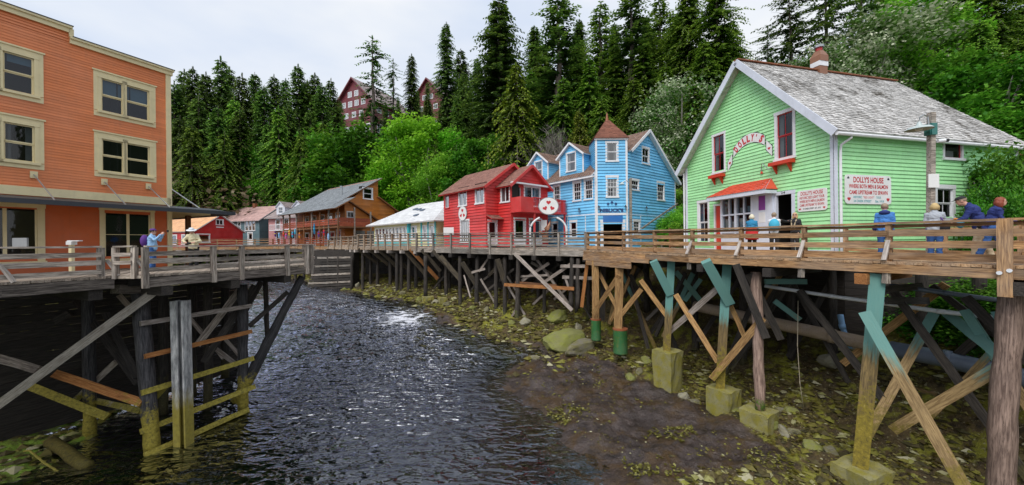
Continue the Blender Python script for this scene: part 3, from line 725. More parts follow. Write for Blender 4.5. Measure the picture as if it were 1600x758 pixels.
# shop bay with four lights under a small red shingled canopy
gf.open.append((3.62, 5.62, 7.25, 8.9))
bay = MB()
for s_ in (3.62, 4.62, 5.55): gf.box(bay, s_, s_ + .12, -.05, .16, 6.9, 8.92)
gf.box(bay, 3.62, 5.67, -.05, .16, 8.82, 8.98); gf.box(bay, 3.62, 5.67, -.05, .18, 7.0, 7.12); gf.box(bay, 3.74, 5.55, -.02, .14, 7.92, 8.0)
for s_ in (4.18, 5.10): gf.box(bay, s_ - .025, s_ + .025, -.02, .14, 7.12, 8.82)
gf.box(bay, 2.60, 3.62, -.05, .14, 6.05, 8.95); gf.box(bay, 3.62, 5.67, .0, .12, 6.05, 7.0)
bayo = bay.build('shop_bay', 'lilac_white', GH)
for a0, a1, z0, z1 in ((3.74, 4.155, 8.0, 8.82), (4.205, 4.62, 8.0, 8.82), (4.74, 5.075, 8.0, 8.82), (5.125, 5.55, 8.0, 8.82), (3.74, 4.155, 7.12, 7.92), (4.205, 4.62, 7.12, 7.92), (4.74, 5.075, 7.12, 7.92), (5.125, 5.55, 7.12, 7.92)):
    pb = MB(); pb.face([gf.pt(a0, .06, z0), gf.pt(a1, .06, z0), gf.pt(a1, .06, z1), gf.pt(a0, .06, z1)]); pb.build('pane', 'glass', bayo)
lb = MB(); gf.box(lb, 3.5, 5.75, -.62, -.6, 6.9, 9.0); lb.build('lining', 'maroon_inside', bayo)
for a0, z0, w_, h_, mm in ((3.80, 7.2, .3, .42, 'poster'), (4.26, 7.25, .28, .5, 'poster2'), (4.78, 7.2, .24, .4, 'poster'), (5.18, 7.3, .3, .45, 'poster'), (3.84, 8.05, .25, .3, 'poster2'), (4.3, 8.05, .22, .25, 'poster')):
    pb = MB(); gf.box(pb, a0, a0 + w_, -.02, -.01, z0, z0 + h_); pb.build('poster', mm, bayo)
pb = MB(); gf.box(pb, 2.95, 3.3, .14, .15, 8.05, 8.75); pb.build('poster', 'purple_paint', bayo)
pb = MB(); gf.box(pb, 2.95, 3.3, .14, .15, 7.45, 7.95); pb.build('poster', 'sign_white', bayo)
cr_ = roof_plane(GH, gf.pt(6.05, .75, 8.98), gf.pt(2.40, .75, 8.98), gf.pt(2.72, .03, 9.55), gf.pt(4.95, .03, 9.55), 'scarlet_roof', 6, 18, .05, 'canopy', edge='lilac_white')
pb = MB(); pb.add([gf.pt(2.40, .75, 8.98), gf.pt(2.40, .02, 8.98), gf.pt(2.72, .03, 9.55)], [(0, 1, 2)]); pb.build('canopy_end', 'scarlet_roof', cr_); pb = MB(); pb.add([gf.pt(6.05, .75, 8.98), gf.pt(6.05, .02, 8.98), gf.pt(4.95, .03, 9.55)], [(0, 2, 1)]); pb.build('canopy_end', 'scarlet_roof', cr_)
pb = MB(); gf.box(pb, 2.42, 6.03, .68, .74, 8.78, 8.93); gf.box(pb, 2.42, 2.48, .05, .68, 8.78, 8.93); gf.box(pb, 5.97, 6.03, .05, .68, 8.78, 8.93); pb.build('canopy_fascia', 'lilac_white', cr_)
# red flower shelves on brackets
for s0, s1, z in ((5.42, 6.34, 10.12), (1.55, 2.62, 10.06)):
    pb = MB(); gf.box(pb, s0, s1, .03, .34, z, z + .16); so = pb.build('flower_shelf', 'scarlet_paint', GH)
    for s_ in (s0 + .16, s1 - .22):
        pb = MB(); pb.add([gf.pt(s_, .03, z), gf.pt(s_ + .07, .03, z), gf.pt(s_ + .07, .28, z), gf.pt(s_, .28, z), gf.pt(s_, .03, z - .38), gf.pt(s_ + .07, .03, z - .38)], [(0, 1, 2, 3), (3, 2, 5, 4), (0, 3, 4), (1, 5, 2), (0, 4, 5, 1)]); pb.build('bracket', 'scarlet_paint', so)
window(GH, gsd, 6.50, 7.62, 10.2, 11.02, .12, rows=1, sm='red_trim', back=True)
window(GH, gsd, 5.98, 7.0, 7.5, 8.8, .16, panes=(2, 1))
pb = MB(); gsd.box(pb, 6.82, 7.3, -.1, -.09, 10.24, 10.55); pb.build('window_card', 'poster', GH)
siding('wall', gf, ZB, ZP - .02, .165, 'green_paint', GH, gable_span(8.5, ZE, ZP)); siding('wall', gsd, ZB, ZE, .165, 'green_paint', GH)
slab_wall('wall', X1(11.6, 0, 8.5), ZB, ZP - .1, 'green_paint', GH, span=gable_span(8.5, ZE, ZP)); slab_wall('wall', Y1(8.5, 0, 11.6), ZB, ZE, 'green_paint', GH)
mb = MB(); mb.box(.05, 11.55, .05, 8.45, ZB - .25, ZB + .05); mb.build('floor', 'beam_dark', GH)
trimbox(GH, gf, [(-.03, .12, 0, .05, ZB, ZE), (8.36, 8.53, 0, .05, ZB, ZE)], 'lilac_white'); trimbox(GH, gsd, [(-.05, .13, 0, .05, ZB, ZE), (11.45, 11.62, 0, .05, ZB, ZE)], 'lilac_white')
trimbox(GH, gf, [(.13, 1.5, 0, .04, ZB + .05, ZB + .25), (6.3, 8.36, 0, .04, ZB + .05, ZB + .25)], 'lilac_white', 'skirt_board')
sl = (ZP - ZE) / 4.25; ov = .45; EV = .35
ZR = ZP + .12
roof_plane(GH, (-ov, -EV, ZE - EV * sl + .12), (11.6 + ov, -EV, ZE - EV * sl + .12), (11.0, 4.25, ZR), (-ov, 4.25, ZR), 'cedar_roof', 38, 62, .1, thick=.02, ragged=1.2)
roof_plane(GH, (11.6 + ov, 8.5 + EV, ZE - EV * sl + .12), (-ov, 8.5 + EV, ZE - EV * sl + .12), (-ov, 4.25, ZR), (11.0, 4.25, ZR), 'cedar_roof', 30, 50, .1, thick=.02)
for s_ in (-1, 1):       # barge boards on the gable and gutter along the side
    y0 = 4.25 + s_ * (4.25 + EV + .02)
    fascia(GH, (-ov - .03, y0, ZE - EV * sl + .02), (-ov - .03, 4.25, ZR - .10), .05, .30, 'lilac_white', 'barge_board')
    mb = MB(); mb.add([(-ov, y0, ZE - EV * sl), (-.02, y0, ZE - EV * sl), (-.02, 4.25, ZR - .14), (-ov, 4.25, ZR - .14)], [(0, 1, 2, 3)]); mb.build('soffit', 'lilac_white', GH)
mb = MB(); mb.tube([(-ov, -EV - .07, ZE - EV * sl - .02), (12.1, -EV - .07, ZE - EV * sl - .02)], .075, 8); mb.build('gutter', 'white_paint', GH)
mb = MB(); mb.tube([(.35, -EV - .07, ZE - .35), (.35, -EV - .05, ZE - .52), (.2, -.13, ZE - .75), (.2, -.1, ZE - 1.0), (.2, -.1, ZB + .1)], .05, 8); mb.build('downpipe', 'white_paint', GH)
mb = MB(); mb.tube([(-.08, 8.62, ZE - .3), (-.08, 8.62, ZB + .1)], .05, 8); mb.build('downpipe', 'white_paint', GH)
mb = MB(); mb.beam((-ov, 4.25, ZR + .03), (11.0, 4.25, ZR + .03), .3, .04); mb.build('ridge_cap', 'rust', GH)
# copper coloured chimney pot on the ridge
ch = empty('chimney_pot', GW @ Vector((5.15, 4.25, ZR)), ang(gs_), 'banded copper and white chimney pot on the cedar roof ridge', 'chimney'); ch.matrix_basis = WORLD[ch.name] @ Matrix.Diagonal((.78, .78, 1.0, 1)); WORLD[ch.name] = ch.matrix_basis.copy()
mb = MB(); mb.prism([(-.36, -.3), (.36, -.3), (.36, .3), (-.36, .3)], -.35, .22); mb.build('base', 'copper', ch)
mb = MB(); mb.prism([(-.39, -.33), (.39, -.33), (.39, .33), (-.39, .33)], .22, .48); mb.build('band', 'white_paint', ch)
mb = MB(); mb.hexa([(-.36, -.36, .48), (.36, -.36, .48), (.36, .36, .48), (-.36, .36, .48), (-.36, -.36, .8), (.36, -.36, .8), (.36, .36, .8), (-.36, .36, .8)]); mb.hexa([(-.36, -.36, .8), (.36, -.36, .8), (.36, .36, .8), (-.36, .36, .8), (-.18, -.18, 1.12), (.18, -.18, 1.12), (.18, .18, 1.12), (-.18, .18, 1.12)]); mb.build('hood', 'copper', ch)
mb = MB(); mb.prism([(.2 * math.cos(k * .785), .2 * math.sin(k * .785)) for k in range(8)], 1.12, 1.3); mb.build('neck', 'red_trim', ch)
mb = MB(); mb.prism([(.30 * math.cos(k * .785), .30 * math.sin(k * .785)) for k in range(8)], 1.3, 1.42); mb.build('cap', 'steel', ch)
# gooseneck lamp on the gable
gn = empty('gooseneck_lamp', GW @ gf.pt(3.2, 0, 9.9), ang(gs_), 'thin curved lamp arm on the green gable above the canopy', 'lamp')
mb = MB(); mb.tube([(-.04, 0, 0), (-.08, 0, .25), (-.12, -.06, .38), (-.18, -.18, .42), (-.26, -.35, .25), (-.3, -.55, .05), (-.32, -.72, 0)], .018, 6); mb.build('arm', 'steel', gn)
mb = MB(); mb.tube([(-.04, 0, -.04), (-.07, 0, .06)], [.07, .03], 8); mb.build('foot', 'scarlet_paint', gn)
# signs on the green house
M = GW @ gf.mat(.84, .04, 8.28)
sg = signplate('painted_sign', 1.22, .92, 'white sign with red lettering beside the open doorway of the green house', M, r=.1)
for tx, w_, h_, y, mm in (("DOLLY'S HOUSE", .92, .17, .32, 'ink_red'), ('HISTORIC RED LIGHT TOUR', 1.02, .115, .13, 'ink_red'), ('WHERE BOTH MEN & SALMON', 1.02, .115, -.03, 'ink_red'), ('CAME UPSTREAM TO SPAWN', 1.0, .115, -.19, 'ink_red'), ('24 CREEK STREET  EST. 1919', .72, .07, -.35, 'ink_black')):
    text(tx, w_, h_, mm, 'lettering', sg, T3(0, y, .033), .0, .02)
for x_ in (-.5, .5): hb = MB(); heart(hb, x_, -.35, .1, .031, .036); hb.build('heart_emblem', 'ink_red', sg)
M = GW @ gsd.mat(1.78, .04, 8.64)
sg = signplate('painted_sign', 2.6, 1.2, 'large white sign with red and teal lettering on the side wall of the green house', M, r=.14)
for tx, w_, h_, x, y, mm in (("DOLLY'S HOUSE", 1.7, .25, 0, .40, 'ink_red'), ('WHERE BOTH MEN & SALMON', 2.2, .17, 0, .13, 'ink_red'), ('CAME UPSTREAM TO SPAWN', 2.16, .17, 0, -.12, 'ink_red'), ('HISTORIC', .48, .10, -.62, -.32, 'ink_teal'), ('"RED LIGHT"', .62, .10, 0, -.32, 'ink_pink'), ('TOUR', .27, .10, .56, -.32, 'ink_teal'), ('24 CREEK STREET', 1.0, .10, -.35, -.48, 'ink_teal'), ('Est. 1919', .5, .10, .62, -.48, 'ink_teal')):
    text(tx, w_, h_, mm, 'lettering', sg, T3(x, y, .033), .0, .03)
for x_ in (-1.1, 1.1): hb = MB(); heart(hb, x_, -.4, .18, .031, .036); hb.build('heart_emblem', 'ink_red', sg)
for x_ in (-1.13, 1.13): hb = MB(); heart(hb, x_, .47, .12, .031, .036, True); hb.build('leaf_emblem', 'ink_black', sg)
# curved ribbon banner
bn = empty('ribbon_sign', GW @ gf.pt(3.95, .03, 11.35), 0, 'white curved ribbon sign with red letters between the gable windows', 'sign'); Mb = GW @ gf.mat(3.95, .03, 11.35); bn.matrix_basis = Mb; WORLD[bn.name] = Mb
def arc(u): return (u * 1.02, .42 - .52 * u * u + .10 * u)            # ribbon centre line, u -1..1
def ribbon(mb, u0, u1, h, z, k=18):
    for i in range(k):
        a, b_ = u0 + (u1 - u0) * i / k, u0 + (u1 - u0) * (i + 1) / k; (xa, ya), (xb, yb) = arc(a), arc(b_)
        mb.face([(xa, ya - h / 2, z), (xb, yb - h / 2, z), (xb, yb + h / 2, z), (xa, ya + h / 2, z)])
mb = MB(); ribbon(mb, -.93, .93, .54, .0); mb.build('ribbon_edge', 'ink_black', bn)
mb = MB(); ribbon(mb, -.90, .90, .46, .006); mb.build('ribbon', 'sign_white', bn)
for s_ in (-1, 1):
    mb = MB()
    x0, y0 = arc(s_ * .98); x1, y1 = arc(s_ * 1.27)
    mb.face([(x0, y0 - .42, .01), (x1, y1 - .46, .01), (x1, y1 + .02, .01), (x0, y0 + .06, .01)]); mb.build('ribbon_tail', 'sign_white', bn)
    mb = MB(); mb.face([(x0 - s_ * .03, y0 - .45, .004), (x1 + s_ * .03, y1 - .49, .004), (x1 + s_ * .03, y1 + .05, .004), (x0 - s_ * .03, y0 + .09, .004)]); mb.build('ribbon_edge', 'ink_black', bn)
    mb = MB(); heart(mb, (x0 + x1) / 2, (y0 + y1) / 2 - .22, .15, .013, .018); mb.build('heart_emblem', 'ink_red', bn)
for i, chh in enumerate("DOLLY'S"):
    u = -.74 + i * .245; 
    if i == 5: u -= .02
    x, y = arc(u); sl_ = math.atan2(-1.04 * u + .10, 1.02)
    text(chh, .185 if chh != "'" else .05, .36 if chh != "'" else .12, 'ink_red', 'letter', bn, T3(x, y + (.1 if chh == "'" else 0), .01, sl_), .0, .06)
text('24', .2, .11, 'ink_black', 'house_number', GH, gf.mat(2.12, .06, 8.77), .0, .01)

# ================================================================== red two storey house
rg_, rl_ = Vector((.75, .66)).normalized(), Vector((-.66, .75)).normalized()
RH = empty('red_house', (-1.96, 28, 0), ang(rg_), 'red two storey clapboard house with gabled front wing and balcony', 'house'); RW = WORLD[RH.name]
rB, rE, rP = 6.25, 11.05, 12.9
lw = X0(0, 0, 6.2); rgw = Y0(0, 0, 5.2); wl = X0(1.2, -1.53, 0); wf = Y0(-1.53, 1.2, 5.2)
window(RH, lw, 2.62, 3.7, 9.72, 10.98, .1, cols=2, rows=1, curtain='curtain'); window(RH, lw, .28, 1.3, 9.72, 11.0, .1, cols=2, rows=1, curtain='curtain'); window(RH, lw, 5.3, 5.95, 9.72, 10.95, .07, rows=1, tm='red_paint', curtain='curtain')
window(RH, lw, 2.3, 3.5, 6.7, 8.45, .1, cols=4, rows=1); door(RH, rgw, .2, 1.0, 6.35, 8.3, .1, dm='white_paint', glazed=.35)
window(RH, wl, .18, 1.12, 9.75, 10.95, .1, cols=2, rows=1, curtain='curtain')
window(RH, wf, .5, 1.0, 9.5, 10.95, .06, rows=1, tm='red_paint'); window(RH, wf, 1.42, 3.1, 9.5, 11.0, .1, cols=2, rows=1, curtain='curtain_blue', gm='glass_pale')
door(RH, wf, .35, 1.4, 6.35, 8.4, .12, dm='white_paint', glazed=.3); door(RH, wf, 1.95, 3.2, 6.35, 8.4, .12, dm='white_paint', glazed=.25)
siding('wall', lw, rB, rE, .23, 'red_paint', RH, lap=.05); siding('wall', rgw, rB, rP - .02, .23, 'red_paint', RH, gable_span(5.2, rE, rP), lap=.05); siding('wall', wl, rB, rE, .23, 'red_paint', RH, lap=.05); siding('wall', wf, rB, rP - .32, .23, 'red_paint', RH, gable_span(4.0, rE, rP - .3), lap=.05)
slab_wall('wall', X1(5.2, -1.53, 6.2), rB, rE, 'red_paint', RH); slab_wall('wall', Y1(6.2, 0, 5.2), rB, rP - .05, 'red_paint', RH, span=gable_span(5.2, rE, rP))
mb = MB(); mb.box(.05, 5.15, -1.5, 6.15, rB - .2, rB + .05); mb.build('floor', 'beam_dark', RH)
trimbox(RH, lw, [(-.03, .1, 0, .035, rB, rE)], 'red_paint'); trimbox(RH, wf, [(-.03, .1, 0, .035, rB, rE), (3.9, 4.03, 0, .035, rB, rE)], 'red_paint'); trimbox(RH, lw, [(0, 6.2, .02, .04, 8.78, 8.86)], 'red_paint', 'belt_board')
def gable_roof(parent, x0, x1, y0, y1, ze, zp, axis, mat, over, eave, rows, cols, edge, t=.1):
    """two slopes; axis 'y' = ridge along y between x0..x1 eaves"""
    if axis == 'y':
        xm = (x0 + x1) / 2; s_ = (zp - ze) / ((x1 - x0) / 2); a, b_ = y0 - over, y1 + over
        roof_plane(parent, (x0 - eave, b_, ze - eave * s_ + t), (x0 - eave, a, ze - eave * s_ + t), (xm, a, zp + t), (xm, b_, zp + t), mat, rows, cols, t, edge=edge)
        roof_plane(parent, (x1 + eave, a, ze - eave * s_ + t), (x1 + eave, b_, ze - eave * s_ + t), (xm, b_, zp + t), (xm, a, zp + t), mat, rows, cols, t, edge=edge)
    else:
        ym = (y0 + y1) / 2; s_ = (zp - ze) / ((y1 - y0) / 2); a, b_ = x0 - over, x1 + over
        roof_plane(parent, (a, y0 - eave, ze - eave * s_ + t), (b_, y0 - eave, ze - eave * s_ + t), (b_, ym, zp + t), (a, ym, zp + t), mat, rows, cols, t, edge=edge)
        roof_plane(parent, (b_, y1 + eave, ze - eave * s_ + t), (a, y1 + eave, ze - eave * s_ + t), (a, ym, zp + t), (b_, ym, zp + t), mat, rows, cols, t, edge=edge)
gable_roof(RH, 0, 5.2, 0, 6.2, rE, rP, 'y', 'red_roof', .35, .4, 16, 26, 'red_paint'); gable_roof(RH, 1.2, 5.2, -1.53, 2.4, rE, rP - .3, 'y', 'red_roof', .35, .35, 13, 18, 'red_paint')
s_ = (rP - rE) / 2.6
for a in (-1, 1):
    fascia(RH, (2.6 + a * 3.0, -.37, rE - .4 * s_ + .03), (2.6, -.37, rP + .03), .04, .2, 'red_paint', 'barge_board')
s_ = (rP - .3 - rE) / 2.0
for a in (-1, 1): fascia(RH, (3.2 + a * 2.35, -1.90, rE - .35 * s_ + .03), (3.2, -1.90, rP - .27), .04, .2, 'red_paint', 'barge_board')
trimbox(RH, wf, [(-.05, 4.3, .03, .35, 11.08, 11.2)], 'white_paint', 'balcony_awning')
# balcony
bal = MB(); wf.box(bal, -.1, 5.0, .04, 1.25, 8.85, 9.0); bo_ = bal.build('balcony', 'red_paint', RH)
def balcony_side(s0, s1, o0, o1, n_):
    for k in range(n_):
        t_ = k / (n_ - 1); mb = MB(); a = s0 + (s1 - s0) * t_; o_ = o0 + (o1 - o0) * t_; wf.box(mb, a - .025, a + .025, o_ - .02, o_ + .02, 9.0, 9.95); mb.build('baluster', 'red_paint', bo_)
    mb = MB(); p, q = wf.pt(s0, o0, 9.98), wf.pt(s1, o1, 9.98); mb.beam(p, q, .09, .07); mb.build('handrail', 'red_paint', bo_)
balcony_side(1.2, 4.95, 1.2, 1.2, 26); balcony_side(4.95, 4.95, .1, 1.2, 8)
pb = MB(); wf.box(pb, -.08, 1.2, 1.17, 1.21, 9.0, 9.98); wf.box(pb, -.08, -.04, .08, 1.17, 9.0, 9.98); pb.build('solid_guard', 'red_paint', bo_)
for s_ in (1.35, 4.85):
    mb = MB(); wf.box(mb, s_ - .06, s_ + .06, 1.08, 1.2, 6.2, 8.85); mb.build('balcony_post', 'red_paint', bo_)
cp = roof_plane(RH, rgw.pt(-.05, .75, 8.42), rgw.pt(1.3, .75, 8.42), rgw.pt(1.3, .03, 8.75), rgw.pt(-.05, .03, 8.75), 'red_roof', 5, 8, .05, 'door_canopy', edge='red_paint')
pb = MB(); rgw.box(pb, .02, .08, .03, .6, 8.2, 8.28); rgw.box(pb, 1.18, 1.24, .03, .6, 8.2, 8.28); pb.build('bracket', 'red_paint', cp)
# oval emblem signs
def oval_sign(M, a, b_, label):
    o = empty('oval_sign', M.translation, 0, label, 'sign'); o.matrix_basis = M; WORLD[o.name] = M
    mb = MB(); mb.prism([(a * math.cos(k * .2244), b_ * math.sin(k * .2244)) for k in range(28)], 0, .05); mb.build('rim', 'grey_paint', o)
    mb = MB(); mb.prism([(a * .93 * math.cos(k * .2244), b_ * .93 * math.sin(k * .2244)) for k in range(28)], .05, .06); mb.build('face', 'sign_white', o)
    for x, y, r_ in ((0, .40, 0), (-.46, -.26, .6), (.46, -.26, -.6)):
        mb = MB(); heart(mb, 0, 0, 0.52 * min(a, b_), .061, .07); h_ = mb.build('heart_emblem', 'ink_red', o); h_.matrix_basis = T3(x * a * .75, y * b_, 0, r_ * .7)
    return o
oval_sign(RW @ lw.mat(3.1, .05, 9.05), .62, .62, 'round white sign with three red hearts on the red wall')
# archway with oval sign standing on the boardwalk in front of the balcony
ar = empty('arch_sign_frame', at(857, 385, 25.8), 0, 'white curved arch frame standing on the boardwalk beside the red house', 'arch'); aw = WORLD[ar.name]
for s_ in (-1, 1):
    mb = MB(); mb.tube([(s_ * 1.28, 0, .0), (s_ * 1.28, 0, 1.15)] + [(s_ * (1.28 * math.cos(k * .155)), 0, 1.15 + 1.0 * math.sin(k * .155)) for k in range(1, 8)], .065, 8); mb.build('arch_limb', 'white_paint', ar)
    mb = MB(); mb.beam((s_ * 1.28, .0, 0), (s_ * 1.28, .0, 1.1), .1, .1); mb.build('foot_post', 'brown_wood', ar)
mo = Matrix.Translation(at(857, 322, 25.75)) @ Matrix.Rotation(math.pi / 2, 4, 'X'); oval_sign(mo, .72, .62, 'white oval sign with three red hearts atop the arch')

# ================================================================== blue house with turret
br_, bl_ = Vector((.778, .628)).normalized(), Vector((-.628, .778)).normalized()
BH = empty('blue_house', (7.43, 26.84, 0), ang(br_), 'sky blue clapboard house with red capped turret, dormers and brown roof', 'house'); BWm = WORLD[BH.name]
bB, bE, bP, bD = 6.1, 11.9, 15.5, 9.6
bw = 9.27
lw = X0(0, 1.489, bD); rw = Y0(0, 1.845, bw)
tv = Vector((1.845, -1.489)); tl_ = tv.length; td = tv / tl_; tn = Vector((td.y, -td.x)); tn = tn if tn.dot(Vector((-1, -1))) > 0 else -tn
tf = Wall((0, 1.489), td, tn, tl_)
def L(s_): return s_ - 1.489
def Rr(s_): return s_ - 1.845
for a, b_, z0, z1 in ((3.02, 3.72, 9.95, 11.35), (1.86, 2.54, 9.95, 11.4), (5.3, 5.95, 9.95, 11.35)): window(BH, lw, L(a), L(b_), z0, z1, .11, panes=(3, 2), head=.06)
window(BH, lw, L(3.5), L(4.1), 7.0, 8.2, .11, panes=(1, 1), head=.05); window(BH, lw, L(5.6), L(6.2), 7.0, 8.2, .11, head=.05)
window(BH, rw, Rr(4.0), Rr(4.95), 12.9, 14.1, .11, panes=(2, 1), gm='glass_pale', head=.05); window(BH, rw, Rr(2.4), Rr(3.38), 10.65, 11.35, .1, panes=(3, 1), head=.05); window(BH, rw, Rr(6.25), Rr(7.3), 10.1, 11.5, .11, panes=(3, 2), head=.06); window(BH, rw, Rr(2.65), Rr(3.45), 7.2, 8.15, .11, panes=(3, 2), head=.05)
window(BH, tf, .86, 1.62, 12.8, 14.15, .12, gm='glass_pale', curtain='curtain'); window(BH, tf, .86, 1.60, 10.05, 11.5, .12, panes=(3, 2), curtain='curtain', gm='glass_pale', head=.05)
door(BH, tf, .52, 1.98, 6.15, 8.05, .22, opened=True, label='wide open shop doorway in the turret')
tE = 14.5
siding('wall', lw, bB, bE, .23, 'blue_paint', BH, lap=.055); siding('wall', tf, bB, tE, .23, 'blue_paint', BH, lap=.055)
gs3 = gable_span(bw, bE, bP, -1.845)
siding('wall', rw, bB, bP - .02, .23, 'blue_paint', BH, lambda z: (max(0, gs3(z)[0]), max(.01, gs3(z)[1])), lap=.055)
slab_wall('wall', X1(bw, 0, bD), bB, bE, 'blue_paint', BH); slab_wall('wall', Y1(bD, 0, bw), bB, bP - .05, 'blue_paint', BH, span=gable_span(bw, bE, bP))
# turret sides above the roof, seen from the flanks
ts1 = Wall((0, 1.489), (.62, .785), (-.785, .62), 2.2); ts2 = Wall((1.845, 0), (.62, .785), (.785, -.62), 2.2)
siding('turret_wall', ts1, 11.6, tE, .16, 'blue_paint', BH); siding('turret_wall', ts2, 11.6, tE, .16, 'blue_paint', BH)
back = Wall((0 + .62 * 2.2, 1.489 + .785 * 2.2), td, -tn, tl_); slab_wall('turret_wall', back, 11.6, tE, 'blue_paint', BH)
mb = MB(); mb.box(.1, bw - .05, .1, bD - .05, bB - .2, bB + .05); mb.build('floor', 'beam_dark', BH)
trimbox(BH, tf, [(-.05, .1, .0, .06, bB, tE), (tl_ - .1, tl_ + .05, .0, .06, bB, tE), (-.04, tl_ + .04, .02, .07, 8.62, 8.78), (-.1, tl_ + .1, .0, .12, tE - .12, tE + .03)], 'white_paint')
trimbox(BH, lw, [(-.02, .1, .0, .05, bB, bE), (.1, bD - 1.489, .02, .045, 8.68, 8.76), (2.9, 2.98, .02, .045, bB, 8.68), (1.0, 1.08, .02, .045, bB, 8.68)], 'white_paint'); trimbox(BH, rw, [(bw - 1.845 - .12, bw - 1.845 + .02, .0, .05, bB, bE), (.1, bw - 1.97, .02, .045, 8.62, 8.70), (1.75, 1.83, .02, .045, bB, 8.62)], 'white_paint')
trimbox(BH, tf, [(.5, 2.0, .0, .07, 8.08, 8.58)], 'blue_deep', 'sign_band')
# main roof, left slope cut by the dormers simply standing on it
s_ = (bP - bE) / (bw / 2); zr = lambda x: bE + x * s_ + .1
roof_plane(BH, (-.4, bD + .35, zr(-.4)), (-.4, 1.62, zr(-.4)), (2.05, 1.62, zr(2.05)), (2.05, bD + .35, zr(2.05)), 'brown_roof', 12, 30, .1, edge='white_paint')
roof_plane(BH, (2.05, bD + .35, zr(2.05)), (2.05, -.35, zr(2.05)), (bw / 2, -.35, zr(bw / 2)), (bw / 2, bD + .35, zr(bw / 2)), 'brown_roof', 12, 34, .1, edge='white_paint')
roof_plane(BH, (bw + .4, -.35, zr(-.4)), (bw + .4, bD + .35, zr(-.4)), (bw / 2, bD + .35, zr(bw / 2)), (bw / 2, -.35, zr(bw / 2)), 'brown_roof', 24, 36, .1, edge='white_paint')
s_ = (bP - bE) / (bw / 2)
fascia(BH, (bw + .4, -.37, bE - .4 * s_ + .04), (bw / 2, -.37, bP + .04), .05, .2, 'white_paint', 'barge_board'); fascia(BH, (2.0, -.37, bE + 2.0 * s_ + .04), (bw / 2, -.37, bP + .04), .05, .2, 'white_paint', 'barge_board')
mb = MB(); mb.tube([(-.47, 1.3, bE - .36), (-.47, bD + .3, bE - .36)], .06, 8); mb.build('gutter', 'white_paint', BH)
# turret roof: pyramid with flared eaves and finial
tc_ = (tf.pt(tl_ / 2, -1.1, 0)); trb = MB(); ring = []
corners = [tf.pt(-.15, .22, tE), tf.pt(tl_ + .15, .22, tE), tf.pt(tl_ + .15, -2.3, tE), tf.pt(-.15, -2.3, tE)]
apex = Vector((tc_.x, tc_.y, 16.55)); mid = [c_.lerp(Vector((tc_.x, tc_.y, tE)), .42) + Vector((0, 0, .80)) for c_ in corners]
cap_ = [c_.lerp(Vector((tc_.x, tc_.y, tE)), .88) + Vector((0, 0, 1.70)) for c_ in corners]
rows_ = [corners]
for i in range(1, 15):
    t_ = i / 14.
    rows_.append([ (corners[k].lerp(mid[k], t_ * 2) if t_ <= .5 else mid[k].lerp(cap_[k], t_ * 2 - 1)) for k in range(4)])
for i in range(14):
    for k in range(4):
        a, b_ = rows_[i][k], rows_[i][(k + 1) % 4]; c_, d_ = rows_[i + 1][(k + 1) % 4], rows_[i + 1][k]; nn = 7
        for j in range(nn):
            u0, u1 = j / nn, (j + 1) / nn; up_ = Vector((0, 0, .02)) + (a + b_ - 2 * Vector((tc_.x, tc_.y, a.z))).normalized() * .02
            trb.face([a.lerp(b_, u0) + up_, a.lerp(b_, u1) + up_, d_.lerp(c_, u1), d_.lerp(c_, u0)], rnd.uniform(-1, 1)); trb.face([a.lerp(b_, u0), a.lerp(b_, u1), a.lerp(b_, u1) + up_, a.lerp(b_, u0) + up_], -.6)
trb.face(corners[::-1]); tro = trb.build('turret_roof', 'turret_roof', BH)
mb = MB(); mb.tube([apex + Vector((0, 0, -.55)), apex + Vector((0, 0, -.25)), apex + Vector((0, 0, .1)), apex + Vector((0, 0, .35))], [.16, .12, .07, .01], 8); mb.build('finial', 'rust', tro)
# two gabled dormers on the left slope
def dormer(y0, y1, zb, ze, zp, xf, pane):
    """front face at x = xf facing -x, between y0 and y1"""
    dw = X0(xf, y0, y1); w_ = y1 - y0
    window(BH, dw, w_ / 2 - .45, w_ / 2 + .45, zb + .35, ze - .05 + .25, .1, gm='glass_pale', curtain='curtain', label='dormer window with white curtains')
    siding('dormer_wall', dw, zb, zp - .02, .16, 'blue_paint', BH, gable_span(w_, ze, zp))
    for y_, n_ in ((y0, -1), (y1, 1)):
        sw = Wall((xf, y_), (1, 0), (0, n_), 3.4); siding('dormer_wall', sw, zb, ze, .16, 'blue_paint', BH)
    trimbox(BH, dw, [(-.04, .08, 0, .045, zb, ze), (w_ - .08, w_ + .04, 0, .045, zb, ze), (-.06, w_ + .06, 0, .05, zb - .1, zb)], 'white_paint')
    gable_roof(BH, xf, xf + 4.0, y0, y1, ze, zp, 'x', 'brown_roof', .25, .22, 8, 14, 'white_paint', .07)
    s2 = (zp - ze) / (w_ / 2)
    for a in (-1, 1): fascia(BH, (xf - .27, (y0 + y1) / 2 + a * (w_ / 2 + .22), ze - .22 * s2 + .02), (xf - .27, (y0 + y1) / 2, zp + .02), .04, .14, 'white_paint', 'barge_board')
dormer(2.9, 5.5, 12.15, 13.75, 14.75, .25, 0); dormer(6.9, 9.4, 12.15, 13.75, 14.75, .25, 0)
text("NIBLICK'S", 1.8, .29, 'ink_blue', 'lettering', BH, tf.mat(tl_ / 2 - .02, .075, 8.99), .0, .05)
for k in (-1, 0, 1):
    mb = MB(); cx = k * .3; cy = 0 if k else .12
    heart(mb, cx, cy + .02, .2, 0, .01, True); mb.box(cx - .018, cx + .018, cy - .2, cy - .02, 0, .01); eo = mb.build('spade_emblem', 'ink_blue', BH); eo.matrix_basis = tf.mat(tl_ / 2, .075, 9.48)
